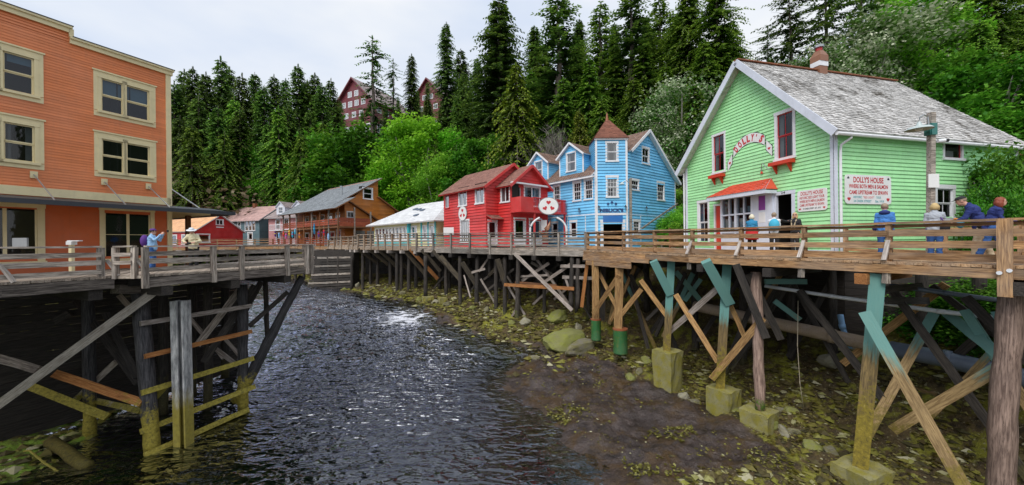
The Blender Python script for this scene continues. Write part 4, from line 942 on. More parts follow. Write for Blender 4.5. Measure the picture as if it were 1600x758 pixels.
def wall_lantern(W_, wall, s_, z, label):
    l_ = empty('wall_lantern', W_ @ wall.pt(s_, .05, z), 0, label, 'lamp', None)
    mb = MB(); mb.tube([(0, 0, .12), (0, -.12, .22), (0, -.2, .14)], .02, 6); mb.build('arm', 'ink_black', l_)
    mb = MB(); mb.tube([(0, -.2, .14), (0, -.2, .06)], [.02, .12], 8); mb.build('hood', 'ink_black', l_)
    mb = MB(); mb.tube([(0, -.2, .05), (0, -.2, -.16)], [.08, .05], 8); mb.build('glass_body', 'glass_pale', l_)
wall_lantern(BWm, tf, .16, 9.15, 'black wall lantern left of the lettering on the turret'); wall_lantern(BWm, tf, 2.2, 9.15, 'black wall lantern right of the lettering on the turret')
wall_lantern(BWm, rw, Rr(4.4), 9.2, 'black wall lantern on the right wing of the blue house'); wall_lantern(BWm, lw, L(3.2), 9.1, 'black wall lantern on the left wing of the blue house')
# timber stair climbing the right flank of the blue house
st = empty('outdoor_stair', at(1020, 385, 27.5), 0, 'grey timber stair with handrail climbing beside the blue house', 'stair')
p0, p1 = at(1033, 384, 28.2), at(1082, 316, 33.0)
for off_ in (0, 1.1):
    d_ = Vector((off_ * .8, -off_ * .55, 0)); board('stringer', p0 + d_, p1 + d_, .08, .3, 'rail_grey', st)
for k in range(14):
    q = p0.lerp(p1, (k + .5) / 14); board('tread', q + Vector((0, 0, .12)), q + Vector((.88, -.6, .12)), .28, .05, 'rail_grey', st)
board('handrail', at(1003, 357, 28), at(1059, 318, 33), .08, .12, 'rail_grey', st); board('handrail', p0 + Vector((.9, -.6, 1.0)), p1 + Vector((.9, -.6, 1.0)), .08, .12, 'rail_grey', st)
for k in range(4): q = p0.lerp(p1, k / 3.); board('post', q + Vector((.9, -.6, -.6)), q + Vector((.9, -.6, 1.05)), .1, .1, 'rail_grey', st)

# ================================================================== orange three storey building on the left
od = Vector((.428, .903)).normalized()
OB = empty('orange_building', (-15.9 - 9 * od.x, 17 - 9 * od.y, 0), ang(od), 'orange three storey building with cream trim and a black edged porch roof', 'building'); OWm = WORLD[OB.name]
of_ = Y0(0, 0, 9); oe = X1(9, 0, 7)
def S(s_): return 9 - s_
for z0, z1, bl in ((12.2, 13.55, .5), (9.72, 11.05, 0)):
    window(OB, of_, S(1.47), S(.72), z0, z1, .1, 'cream_paint', 'cream_paint', blind=bl); window(OB, of_, S(2.2), S(1.5) - .05, z0, z1, .1, 'cream_paint', 'cream_paint', blind=bl)
    trimbox(OB, of_, [(S(2.42), S(.5), .0, .035, z0 - .24, z0 - .02), (S(2.42), S(.5), .0, .035, z1, z1 + .28), (S(2.42), S(2.2), .0, .035, z0, z1), (S(.72), S(.5), .0, .035, z0, z1), (S(2.46), S(.46), .035, .07, z1 + .25, z1 + .31)], 'cream_paint', 'window_casing')
    window(OB, of_, S(4.6), S(3.92), z0, z1, .1, 'cream_paint', 'cream_paint', blind=.22 if z0 > 11 else 0, curtain='curtain' if z0 < 11 else None); window(OB, of_, S(5.4), S(4.75), z0, z1, .1, 'cream_paint', 'cream_paint')
    trimbox(OB, of_, [(S(5.62), S(3.7), .0, .035, z0 - .24, z0 - .02), (S(5.62), S(3.7), .0, .035, z1, z1 + .28), (S(3.92), S(3.7), .0, .035, z0, z1), (S(5.66), S(3.66), .035, .07, z1 + .25, z1 + .31)], 'cream_paint', 'window_casing')
window(OB, of_, S(2.15), S(.72), 6.1, 8.12, .14, 'cream_paint', 'cream_paint', cols=2, rows=1, panes=(1, 2), label='shop window in the orange wall behind the deck rail'); window(OB, of_, S(6.0), S(3.88), 6.1, 8.05, .18, 'cream_paint', 'cream_paint', cols=3, rows=1, panes=(1, 1))
siding('wall', of_, 8.45, 14.62, .105, 'orange_paint', OB, lap=.013, tone=1.); siding('wall', oe, 5.6, 14.62, .105, 'orange_paint', OB, lap=.03)
siding('wall', of_, 5.6, 8.45, .6, 'orange_flat', OB, lap=.006, tone=.2)
slab_wall('wall', X0(0, 0, 7), 5.6, 14.6, 'orange_paint', OB); slab_wall('wall', Y1(7, 0, 9), 5.6, 14.6, 'orange_paint', OB)
siding('parapet', Y0(0, 0, S(3.05)), 14.62, 15.0, .105, 'orange_paint', OB, lap=.03)
mb = MB(); mb.box(.05, 8.95, .05, 6.95, 14.3, 14.4); mb.build('roof', 'grey_roof', OB)
mb = MB(); mb.box(.05, 8.95, .05, 6.95, 5.4, 5.6); mb.build('floor', 'beam_dark', OB)
trimbox(OB, of_, [(S(3.05), 9.1, -.1, .1, 14.55, 14.72), (S(3.05), 9.14, -.12, .16, 14.72, 14.80), (0, S(3.05), -.1, .1, 14.95, 15.12), (0, S(3.05) + .06, -.12, .16, 15.12, 15.20), (S(3.05) - .02, S(3.05) + .1, -.1, .1, 14.8, 15.12)], 'cream_paint', 'cornice')
trimbox(OB, of_, [(S(3.05) + .06, 9.16, -.13, .18, 14.80, 14.83), (0, S(3.05) + .08, -.13, .18, 15.20, 15.23)], 'black_fascia', 'cornice_flashing')
trimbox(OB, of_, [(8.86, 9.04, 0, .06, 5.6, 14.55), (0, 9, .0, .06, 8.5, 8.82)], 'cream_paint'); trimbox(OB, oe, [(0.0, .18, 0, .05, 5.6, 14.55)], 'cream_paint')
# porch roof: sloping slab carried on tie rods
pr = MB(); pr.hexa([(0, -2.0, 8.02), (11.2, -2.0, 8.02), (11.2, 4, 8.02), (0, 0, 8.3), (0, -2.0, 8.16), (11.2, -2.0, 8.16), (11.2, 4, 8.16), (0, 0, 8.46)])
pr = MB(); pr.hexa([(0, -1.95, 8.1), (10.6, -1.95, 8.1), (10.6, 0, 8.32), (0, 0, 8.32), (0, -1.95, 8.17), (10.6, -1.95, 8.17), (10.6, 0, 8.44), (0, 0, 8.44)]); pr.hexa([(9.06, 0, 8.32), (10.6, 0, 8.12), (10.6, 5, 8.12), (9.06, 5, 8.32), (9.06, 0, 8.44), (10.6, 0, 8.2), (10.6, 5, 8.2), (9.06, 5, 8.44)])
pro = pr.build('porch_roof', 'cream_paint', OB)
mb = MB(); mb.box(-.02, 10.68, -2.02, -1.96, 8.06, 8.22); mb.box(10.61, 10.68, -1.95, 5, 8.06, 8.24); mb.build('edge_flashing', 'black_fascia', pro)
mb = MB(); mb.hexa([(0, -1.9, 8.18), (10.6, -1.9, 8.18), (10.6, 0, 8.45), (0, 0, 8.45), (0, -1.9, 8.2), (10.6, -1.9, 8.2), (10.6, 0, 8.47), (0, 0, 8.47)]); mb.build('roof_skin', 'black_fascia', pro)
for s_ in (3.95, 2.15, .78, 5.6):
    mb = MB(); of_.box(mb, S(s_) - .09, S(s_) + .09, .03, .07, 9.15, 9.4); a_ = mb.build('anchor_plate', 'cream_paint', pro)
    mb = MB(); mb.tube([of_.pt(S(s_), .08, 9.27), of_.pt(S(s_) + .1, 1.7, 8.25)], .022, 6); mb.build('tie_rod', 'steel', pro)
for y_ in (.1, 3.0):
    mb = MB(); mb.tube([(9.05, y_, 9.3), (10.4, y_, 8.3)], .025, 6); mb.build('tie_rod', 'pipe_white', pro)
for x_, y_ in ((10.3, 1.5), (10.3, 3.8)):
    mb = MB(); mb.box(x_ - .09, x_ + .09, y_ - .09, y_ + .09, 5.6, 8.15); mb.build('porch_post', 'brown_wood', pro)

# ================================================================== far row along the upper boardwalk
def simple_house(name, O, xd, wx, wy, zb, ze, zp, mat, roof, label, axis, h=.2, over=.35, gy=True):
    xd = Vector(xd).normalized(); H = empty(name, (*O, 0), ang(xd), label, 'house'); lw_, rw_ = X0(0, 0, wy), Y0(0, 0, wx)
    return H, lw_, rw_
def close_house(H, lw_, rw_, wx, wy, zb, ze, zp, mat, roof, axis, edge, h=.2, over=.3, rows=12, cols=24):
    gx = gable_span(wx, ze, zp) if axis == 'y' else None; gy_ = gable_span(wy, ze, zp) if axis == 'x' else None
    siding('wall', lw_, zb, zp - .02 if gy_ else ze, h, mat, H, gy_); siding('wall', rw_, zb, zp - .02 if gx else ze, h, mat, H, gx)
    slab_wall('wall', X1(wx, 0, wy), zb, zp - .05 if gy_ else ze, mat, H, span=gy_); slab_wall('wall', Y1(wy, 0, wx), zb, zp - .05 if gx else ze, mat, H, span=gx)
    gable_roof(H, 0, wx, 0, wy, ze, zp, axis, roof, over, over, rows, cols, edge)
    mb = MB(); mb.box(.05, wx - .05, .05, wy - .05, zb - .2, zb + .02); mb.build('floor', 'beam_dark', H)
# red barn with orange roof
H, a, b_ = simple_house('red_barn', (-41.8, 48), (.22, .975), 6.8, 14, 6.4, 8.6, 10.9, 'barn_red', 'orange_roof', 'low red barn with pale orange roof behind the deck', 'y')
window(H, b_, 2.9, 3.8, 9.55, 10.2, .1, cols=2, rows=1); window(H, b_, .3, 1.9, 7.1, 8.1, .12, rows=1, gm='glass_pale'); window(H, a, 3.0, 4.2, 6.9, 8.0, .12, rows=1); door(H, a, 6.2, 7.2, 6.5, 8.2, .1, dm='purple_paint'); window(H, a, 1.0, 2.0, 6.9, 8.0, .12, rows=1)
trimbox(H, b_, [(2.85, 3.9, .02, .06, 9.1, 9.25)], 'white_paint', 'name_board')
close_house(H, a, b_, 6.8, 14, 6.4, 8.6, 10.9, 'barn_red', 'orange_roof', 'y', 'white_paint')
# slate blue house
H, a, b_ = simple_house('slate_house', (-40.8, 59), (.3, .95), 7, 9.5, 6.5, 10.8, 13.2, '', '', 'slate blue house with pink roof between the barn and the pink house', 'x')
for s_ in (1.0, 1.75, 2.5, 4.2): window(H, a, s_, s_ + .62, 9.0, 10.5, .1, gm='glass')
door(H, a, 1.6, 2.5, 6.6, 8.6, .15, dm='white_paint', glazed=.5)
siding('wall', a, 6.5, 10.8, .22, 'slate_paint', H); siding('wall', b_, 6.5, 13.1, .22, 'slate_paint', H, gable_span(7, 10.8, 13.2)); slab_wall('wall', X1(7, 0, 9.5), 6.5, 10.8, 'slate_paint', H); slab_wall('wall', Y1(9.5, 0, 7), 6.5, 13.1, 'slate_paint', H, span=gable_span(7, 10.8, 13.2)); gable_roof(H, 0, 7, 0, 9.5, 10.8, 13.2, 'y', 'pink_roof', .4, .5, 12, 24, 'white_paint')
mb = MB(); mb.box(3.2, 3.7, 5.2, 5.7, 12.8, 13.9); mb.build('chimney', 'rust', H)
# pink house with dormers
H, a, b_ = simple_house('pink_house', (-30.6, 54.5), (.3, .95), 7, 7.6, 6.5, 11.0, 13.0, '', '', 'dusty pink house with two roof dormers and white balcony', 'x')
for s_ in (3.6, 5.3, 1.2): window(H, a, s_, s_ + .8, 9.0, 10.6, .12, panes=(2, 1))
window(H, a, 5.3, 6.0, 6.8, 8.4, .12); door(H, a, 2.4, 3.4, 6.6, 8.6, .12, dm='white_paint', glazed=.5)
mb = MB(); a.box(mb, 3.4, 6.4, .05, .9, 8.75, 8.85); bo2 = mb.build('balcony', 'white_paint', H)
for k in range(16): mb = MB(); a.box(mb, 3.42 + k * .197, 3.46 + k * .197, .84, .88, 8.85, 9.6); mb.build('baluster', 'white_paint', bo2)
mb = MB(); a.box(mb, 3.4, 6.42, .82, .9, 9.6, 9.68); mb.build('handrail', 'white_paint', bo2)
roof_plane(H, a.pt(1.4, 1.1, 8.5), a.pt(3.9, 1.1, 8.5), a.pt(3.4, .05, 8.95), a.pt(1.9, .05, 8.95), 'mauve_roof', 4, 8, .05, 'entry_canopy')
siding('wall', a, 6.5, 11.0, .2, 'pink_paint', H); siding('wall', b_, 6.5, 12.9, .2, 'pink_paint', H, gable_span(7, 11.0, 13.3)); slab_wall('wall', X1(7, 0, 7.6), 6.5, 11, 'pink_paint', H); slab_wall('wall', Y1(7.6, 0, 7), 6.5, 13.0, 'pink_paint', H, span=gable_span(7, 11, 13.3)); gable_roof(H, 0, 7, 0, 7.6, 11.0, 13.3, 'y', 'mauve_roof', .3, .6, 12, 20, 'white_paint')
for y_ in (1.2, 4.6):
    dw = X0(.3, y_, y_ + 1.7); window(H, dw, .45, 1.25, 11.5, 12.4, .12, panes=(2, 1), gm='glass_pale'); siding('dormer_wall', dw, 11.2, 13.2, .18, 'lilac_white', H, gable_span(1.7, 12.5, 13.25))
    for yy, n_ in ((y_, -1), (y_ + 1.7, 1)): siding('dormer_wall', Wall((.3, yy), (1, 0), (0, n_), 2.6), 11.2, 12.5, .18, 'lilac_white', H)
    gable_roof(H, .3, 3.4, y_, y_ + 1.7, 12.5, 13.25, 'x', 'mauve_roof', .2, .2, 5, 8, 'lilac_white', .06)
# small grey roofed house further back
H, a, b_ = simple_house('grey_cottage', (-47.5, 66), (.3, .95), 6, 6, 7, 12.4, 14.2, '', '', 'small grey roofed house peeping over the porch roof', 'y')
window(H, b_, 2.4, 3.4, 12.2, 12.9, .1, rows=1); close_house(H, a, b_, 6, 6, 7, 12.2, 14.4, 'grey_paint', 'mauve_roof', 'y', 'grey_paint')
# brown two storey building with covered balcony
BR = empty('brown_building', (-20, 42, 0), ang((.62, .784)), 'brown timber building with grey roof and long covered balcony', 'building'); BRm = WORLD[BR.name]
xw, yw = 1.9, 2.2
gw_ = Y0(yw, xw, 9.0)
def brspan(z):       # asymmetric gable, coordinates along the wall (x - xw)
    lo = 0 if z < 11.6 else (z - 11.6) / .80; hi = 7.1 if z < 11.2 else (4.55 if z > 12.75 else 7.1 - (z - 11.2) / .60); return (min(lo, 4.5), max(hi, min(lo, 4.5) + .02))
window(BR, gw_, 2.55, 3.65, 12.5, 13.75, .16, rows=2); window(BR, gw_, .35, 1.15, 9.3, 10.6, .1, panes=(2, 1))
siding('wall', gw_, 6.3, 15.2, .24, 'brown_paint', BR, brspan, tone=1.)
lw_ = X0(xw, yw, 16.2)
for s_ in (1.2, 3.2, 5.4, 7.8, 10.0): window(BR, lw_, s_, s_ + 1.0, 9.2, 10.5, .1, panes=(2, 1))
for s_ in (1.0, 4.2, 8.0): door(BR, lw_, s_, s_ + 1.0, 6.4, 8.4, .1, dm='grey_paint', glazed=.4)
for s_ in (2.6, 6.0, 10.0): window(BR, lw_, s_, s_ + 1.2, 6.9, 8.2, .1)
siding('wall', lw_, 6.3, 11.6, .24, 'brown_paint', BR); slab_wall('wall', X1(9.0, yw, 16.2), 6.3, 11.2, 'brown_paint', BR); slab_wall('wall', Y1(16.2, xw, 9.0), 6.3, 15, 'brown_paint', BR, span=brspan)
mb = MB(); mb.face([(xw + 4.55, yw, 12.7), (xw + 4.55, 16.2, 12.7), (xw + 4.55, 16.2, 15.2), (xw + 4.55, yw, 15.2)]); mb.build('wall', 'brown_paint', BR)
roof_plane(BR, (-.5, 16.6, 10.75), (-.5, yw - .5, 10.75), (xw + 4.9, yw - .5, 15.35), (xw + 4.9, 16.6, 15.35), 'grey_roof', 26, 46, .12, edge='brown_wood'); roof_plane(BR, (9.5, yw - .5, 10.95), (9.5, 16.6, 10.95), (xw + 4.4, 16.6, 12.85), (xw + 4.4, yw - .5, 12.85), 'grey_roof', 10, 40, .12, edge='brown_wood')
roof_plane(BR, (-.5, yw - .4, 10.75), (-.5, -.5, 10.75), (1.9, -.5, 12.2), (1.9, yw - .4, 12.2), 'grey_roof', 9, 12, .1, edge='brown_wood'); roof_plane(BR, (6.2, yw - .55, 9.75), (6.2, yw - .03, 9.75), (1.9, yw - .03, 12.2), (1.9, yw - .55, 12.2), 'brown_wood', 9, 4, .12, edge='brown_wood')
mb = MB(); mb.box(0, xw, 0, 16.2, 8.55, 8.7); mb.box(xw, 4.2, 0, yw, 8.55, 8.7); fl = mb.build('balcony_floor', 'brown_wood', BR)
for k in range(8):
    y_ = .08 + k * 2.28; mb = MB(); mb.box(-.02, .12, y_ - .07, y_ + .07, 6.2, 11.0); mb.build('post', 'rail_grey' if k % 2 else 'brown_wood', BR)
    mb = MB(); mb.beam((.05, y_, 10.4), (.05, y_ + .6, 11.0), .08, .08); mb.build('knee_brace', 'brown_wood', BR)
for x_ in (2.0, 4.1): mb = MB(); mb.box(x_ - .07, x_ + .07, -.02, .12, 6.2, 11.0 if x_ < 3 else 10.6); mb.build('post', 'rail_grey', BR)
for z_, h_ in ((9.05, .14), (9.3, .14), (9.55, .1)):
    for k in range(7): mb = MB(); mb.box(.02, .07, .15 + k * 2.28, 2.29 + k * 2.28, z_ - h_, z_ + h_ * .5); mb.build('rail_board', 'red_wood', fl)
for z_ in (8.85, 9.1, 9.35, 9.58): mb = MB(); mb.box(.12, 4.1, .02, .06, z_ - .1, z_ + .12); mb.build('rail_board', 'red_wood', fl)
mb = MB(); mb.tube([(3.2, 5.5, 12.0), (3.2, 5.5, 14.1)], .13, 8); mb.tube([(3.2, 5.5, 14.1), (3.2, 5.5, 14.25)], .2, 8); mb.build('flue', 'steel', BR)
mb = MB(); mb.box(.05, 9, .05, 16.2, 6.1, 6.25); mb.build('floor', 'beam_dark', BR)
mb = MB(); gw_.box(mb, 1.4, 2.6, .02, .06, 6.3, 8.3); mb.build('garage_door', 'grey_paint', BR)
mb = MB(); gw_.box(mb, 2.9, 4.4, .02, .06, 6.3, 8.3); mb.build('garage_door', 'grey_paint', BR)
# low white roofed building, yellow and teal
WB = empty('white_roofed_shop', (-7.2, 34.8, 0), ang((.68, .73)), 'low yellow and teal shop with white hipped roof', 'shop'); a = X0(0, 0, 12.5); b_ = Y0(0, 0, 8)
for k in range(9): window(WB, a, 5.3 + k * .78, 5.86 + k * .78, 7.0, 8.35, .09, panes=(1, 2), sill=.02)
window(WB, a, 3.4, 4.3, 7.1, 8.3, .12, panes=(2, 2)); window(WB, a, 1.6, 2.2, 7.0, 8.3, .1); door(WB, a, .4, 1.1, 6.4, 8.4, .12, dm='white_paint', glazed=.4)
siding('wall', a, 6.3, 8.85, .2, 'yellow_paint', WB); siding('wall', b_, 6.3, 8.85, .2, 'yellow_paint', WB); slab_wall('wall', X1(8, 0, 12.5), 6.3, 8.85, 'yellow_paint', WB); slab_wall('wall', Y1(12.5, 0, 8), 6.3, 8.85, 'yellow_paint', WB)
trimbox(WB, a, [(4.45, 4.75, 0, .3, 6.3, 8.85), (2.35, 2.6, 0, .08, 6.3, 8.85), (.05, .22, 0, .08, 6.3, 8.85), (1.2, 1.4, 0, .08, 6.3, 8.85)], 'teal_paint', 'pilaster'); trimbox(WB, a, [(5.0, 12.4, .0, .035, 6.35, 6.9)], 'teal_paint', 'panel')
roof_plane(WB, (-.7, 13.2, 8.75), (-.7, -.6, 8.75), (4, 3.0, 11.3), (4, 9.6, 11.3), 'white_roof', 18, 20, .12, edge='white_paint'); roof_plane(WB, (-.7, -.6, 8.75), (8.7, -.6, 8.75), (4.02, 3.0, 11.3), (4, 3.0, 11.3), 'white_roof', 18, 14, .12, edge='white_paint')
roof_plane(WB, (8.7, 13.2, 8.75), (-.7, 13.2, 8.75), (4, 9.6, 11.3), (4.02, 9.6, 11.3), 'white_roof', 18, 14, .12, edge='white_paint'); roof_plane(WB, (8.7, -.6, 8.75), (8.7, 13.2, 8.75), (4, 9.6, 11.3), (4, 3.0, 11.3), 'white_roof', 18, 20, .12, edge='white_paint')
for y_, v_ in ((5.2, .55), (6.4, .62), (7.4, .66), (4.6, .3)):
    p_ = Vector((-.7 + 4.7 * v_, y_, 8.75 + 2.55 * v_ + .03)); mb = MB(); mb.hexa([p_ + Vector(q) for q in ((-.18, -.3, -.05), (.18, -.3, .12), (.18, .3, .12), (-.18, .3, -.05), (-.18, -.3, .06), (.18, -.3, .2), (.18, .3, .2), (-.18, .3, .06))]); mb.build('skylight', 'pipe_dark', WB)
# lodge on the hill: two gabled blocks
def lodge(O, w_, l_, zb, ze, zp, label, yd, rows_w):
    H = empty('hill_lodge', (*O, 0), ang(Vector((.43, .9))) if not yd else ang(Vector(yd)), label, 'lodge', None); a = X0(0, 0, w_); b2 = Y0(0, 0, l_)
    for z_, ss in rows_w:
        for s_ in ss: window(H, a, s_, s_ + 1.3, z_, z_ + 1.3, .16, rows=1, cols=2, gm='glass_pale', sill=.02)
    for s_ in (2.0, 5.0, 8.0, 11.0):
        if s_ < l_ - 2: window(H, b2, s_, s_ + 1.3, ze - 3.0, ze - 1.7, .16, rows=1, cols=2); window(H, b2, s_, s_ + 1.8, zb + 2, zb + 4.2, .2, rows=1, cols=2)
    for k in range(7): window(H, a, .8 + k * 1.9, .8 + k * 1.9 + 1.4, zb + 1.6, zb + 3.8, .25, rows=2)
    siding('wall', a, zb, zp - .1, .35, 'lodge_red', H, gable_span(w_, ze, zp)); siding('wall', b2, zb, ze, .35, 'lodge_red', H); slab_wall('wall', X1(l_, 0, w_), zb, zp - .2, 'lodge_red', H, span=gable_span(w_, ze, zp)); slab_wall('wall', Y1(w_, 0, l_), zb, ze, 'lodge_red', H)
    gable_roof(H, 0, l_, 0, w_, ze, zp, 'x', 'mauve_roof', .9, .9, 14, 24, 'lodge_red', .3)
    trimbox(H, b2, [(-.1, .25, 0, .1, zb, ze)], 'white_paint')
    return H
LG = lodge((-38.8, 102), 14.2, 16, 36.5, 47.2, 54.2, 'dark red gabled lodge high on the wooded hill', None, ((43.2, (3.4, 6.3, 9.4)), (46.4, (2.6, 5.2, 7.8, 10.4)), (49.2, (5.3, 7.9))))
LG2 = lodge((-21.5, 116), 12, 14, 42, 53.5, 60, 'second dark red lodge block behind a spruce on the hill', None, ((50, (2.2, 5, 8)), (53.5, (4, 6.6))))
for x_ in (5.0, 8.0):
    mb = MB(); mb.box(x_, x_ + .9, 5.5, 6.4, 58, 62.6); mb.build('chimney', 'grey_paint', LG2)

# ================================================================== boardwalks
def lerp_poly(P, t):
    P = [Vector(q) for q in P]; Ls = [(b - a).length for a, b in zip(P[:-1], P[1:])]; d = t * sum(Ls)
    for a, b, l_ in zip(P[:-1], P[1:], Ls):
        if d <= l_ + 1e-9: return a.lerp(b, d / l_ if l_ else 0)
        d -= l_
    return P[-1].copy()
def deck_planks(parent, O, I, mat, pw=.16, th=.07):
    Lm = sum((Vector(b) - Vector(a)).length for a, b in zip(O[:-1], O[1:])); Li = sum((Vector(b) - Vector(a)).length for a, b in zip(I[:-1], I[1:])); n_ = int(max(Lm, Li) / pw); mb = MB()
    for k in range(n_):
        t0, t1 = k / n_, (k + .93) / n_; j = rnd.uniform(-.008, .008); jo = rnd.uniform(0, .05)
        a, b_, c_, d_ = lerp_poly(O, t0), lerp_poly(O, t1), lerp_poly(I, t1), lerp_poly(I, t0)
        ax = (a - d_).normalized() * jo
        lo = [q + Vector((0, 0, j - th)) for q in (a + ax, b_ + ax, c_, d_)]; hi = [q + Vector((0, 0, j)) for q in (a + ax, b_ + ax, c_, d_)]
        mb.hexa(lo + hi, rnd.uniform(-1, 1))
    o = mb.build('deck_planks', mat, parent, kind='stuff'); return place(o, Matrix.Identity(4), parent)
def railing(parent, P, posts, height, boards, pm, bm, out_n, post=(.12, .14), below=.3, cap=.05, cw=.2, cm=None, skew=.015, postoff=0.):
    """posts: list of parameters 0..1 along polyline P (deck level); boards: (z, h) per course, nailed on the outer side"""
    pts = [lerp_poly(P, t) for t in posts]; n_ = Vector((*out_n, 0)).normalized()
    for p in pts:
        board('post', p + n_ * postoff - Vector((0, 0, below)), p + n_ * postoff + Vector((rnd.uniform(-.01, .01), 0, height - .03)), post[0], post[1], pm, parent, up=tuple(n_), jit=.004)
    for a, b_ in zip(pts[:-1], pts[1:]):
        for z_, h_ in boards:
            if h_ <= 0: continue
            e1, e2 = rnd.uniform(-skew, skew), rnd.uniform(-skew, skew); d = (b_ - a).normalized() * .02
            side = n_ * (postoff + (-1 if postoff > 0 else 1) * (post[1] / 2 + .022))
            board('rail_board', a + side + Vector((0, 0, z_ + e1)) + d, b_ + side + Vector((0, 0, z_ + e2)) - d, .04, h_ * rnd.uniform(.93, 1.04), bm, parent)
        board('cap_rail', a + n_ * postoff + Vector((0, 0, height)), b_ + n_ * postoff + Vector((0, 0, height)) , cw, cap, cm or bm, parent)
    return pts
V3 = lambda p, z: Vector((p[0], p[1], z))

# ---- right boardwalk in front of the green house
RB = empty('timber_boardwalk', (9, 13, 0), 0, 'warm brown timber boardwalk on teal and mossy posts before the green house', 'boardwalk')
Rl = [V3((13.65, 5.12), 5.95), V3((11.7, 8.6), 5.95), V3((7.77, 15.6), 6.0), V3((4.55, 21.9), 6.1)]
on_ = Vector((-.872, -.49, 0)); inn = -on_
deck_planks(RB, [q + on_ * .32 for q in Rl], [V3((16.3, 6.4), 5.95), V3((13.3, 11.6), 5.95), V3((12.95, 14.7), 6.0), V3((11.05, 23.2), 6.1)], 'deck_warm')
Lr = [ (Rl[i + 1] - Rl[i]).length for i in range(3)]; tot = sum(Lr); tp = []
d = Lr[0]
for k in (-1, 0): tp.append((d + k * 2.0) / tot)
k = 1
while d + k * 2.02 < tot: tp.append((d + k * 2.02) / tot); k += 1
tp.append(1.0)
pts = railing(RB, Rl, tp, 1.07, [(.765, .17), (.46, .17), (.15, .20)], 'rail_warm', 'rail_warm', on_[:2], below=.25, cw=.22, cap=.06)
# sub-rail directly under the cap
for a, b_ in zip(pts[:-1], pts[1:]): board('rail_board', a - on_ * .09 + Vector((0, 0, .985)), b_ - on_ * .09 + Vector((0, 0, .985)), .04, .085, 'rail_warm', RB)
# pale kicker braces outside the posts
for i in (2, 3, 4, 5):
    p = pts[i]; board('kicker', p + on_ * .07 + Vector((0, 0, .58)), p + on_ * .42 + Vector((0, 0, .03)), .10, .06, 'pale_wood', RB, up=(0, 0, 1), jit=.003); board('post_stub', p + on_ * .25 + Vector((0, 0, -.1)), p + on_ * .25 + Vector((0, 0, -.62)), .12, .14, 'rail_grey', RB)
board('post', pts[1] + on_ * .40 + Vector((0, 0, -.72)), pts[1] + on_ * .40 + Vector((0, 0, 1.08)), .22, .12, 'rail_warm', RB, up=tuple(on_), jit=.004)
for k in (-1, 1):
    mb = MB(); mb.tube([Vector((0, 0, 0)), on_ * .04], .045, 8); o = mb.build('bolt', 'pipe_white', RB); place(o, Matrix.Translation(pts[1] + on_ * .46 + Vector((.05 * k, -.05 * k, -.14 + .03 * k))), RB)
# fascia beams along the edge, blocking under it
for a, b_ in zip(Rl[:-1], Rl[1:]):
    n2 = 3 if (b_ - a).length > 5 else 2
    for k in range(n2):
        p, q = a.lerp(b_, k / n2), a.lerp(b_, (k + 1) / n2); board('edge_beam', p + on_ * .30 + Vector((0, 0, -.20)), q + on_ * .30 + Vector((0, 0, -.20)), .09, .24, 'rail_warm', RB)
for t0, t1, z_, h_ in ((.80, 1.0, -.50, .30), (.80, .985, -.78, .24), (.74, .8, -.45, .2)):
    p, q = lerp_poly(Rl, t0), lerp_poly(Rl, t1); board('fascia_board', p + on_ * .37 + Vector((0, 0, z_ + .06)), q + on_ * .37 + Vector((0, 0, z_ + .06)), .05, h_, 'rail_warm', RB)
for t_ in (.03, .2, .34, .47, .6, .72):
    p = lerp_poly(Rl, t_); board('cap_beam', p + on_ * .45 + Vector((0, 0, -.52)), p + inn * 3.4 + Vector((0, 0, -.52)), .28, .30, 'beam_dark' if t_ > .1 and t_ != .34 else 'brace_rust', RB)
for off_ in (.3, 1.0, 1.7, 2.4, 3.1):
    for a, b_ in zip(Rl[:-1], Rl[1:]): board('joist', a + inn * off_ + Vector((0, 0, -.23)), b_ + inn * off_ + Vector((0, 0, -.23)), .1, .26, 'beam_dark', RB)
# rail on the inner side, by the side wall of the green house
Bk = [V3((16.2, 6.3), 5.95), V3((13.3, 11.45), 5.95), V3((13.0, 14.2), 6.0)]
railing(RB, Bk, [0, .17, .33, .5, .66, .83, 1.], 1.02, [(.90, .11), (.5, .10), (.2, .12)], 'rail_warm', 'rail_warm', (-.87, -.49), below=.1, cw=.16, postoff=0.)

def TB(name, a, b_, w_, h_, mat, par, up=None):
    """timber between two surveyed points"""
    p, q = at(*a), at(*b_)
    d = (q - p).normalized(); view = ((p + q) / 2 - Vector((0, 0, EYE))).normalized()
    return board(name, p, q, h_, w_, mat, par, up=tuple(d.cross(view)) if up is None else up)
def PL(name, a, b_, r0, r1, mat, par): return log(name, at(*a), at(*b_), r0, r1, mat, par)
# front row piles
PL('pile', (1581, 440, 8.75), (1560, 800, 8.55), .20, .235, 'pile_brown', RB)
TB('post_leg', (1372, 428, 10.55), (1344, 735, 10.45), .34, .32, 'post_teal', RB)
PL('pile', (1181, 425, 13.75), (1188, 640, 13.4), .19, .17, 'pile_brown', RB)
TB('post_leg', (1136, 411, 14.75), (1124, 625, 14.7), .32, .30, 'post_teal', RB); TB('strut', (1103, 408, 14.35), (1140, 474, 14.6), .36, .30, 'post_teal', RB)
TB('post_leg', (1049, 406, 16.9), (1041, 560, 16.9), .32, .30, 'post_teal', RB); TB('strut', (1021, 408, 16.7), (1047, 460, 16.8), .34, .28, 'post_teal', RB)
TB('post_leg', (968, 410, 19.4), (965, 540, 19.4), .42, .36, 'brace_warm', RB); TB('post_leg', (930, 407, 21.0), (931, 525, 21.0), .38, .34, 'brace_warm', RB); TB('post_leg', (943, 412, 22.0), (941, 500, 22.0), .3, .3, 'brace_dark', RB)
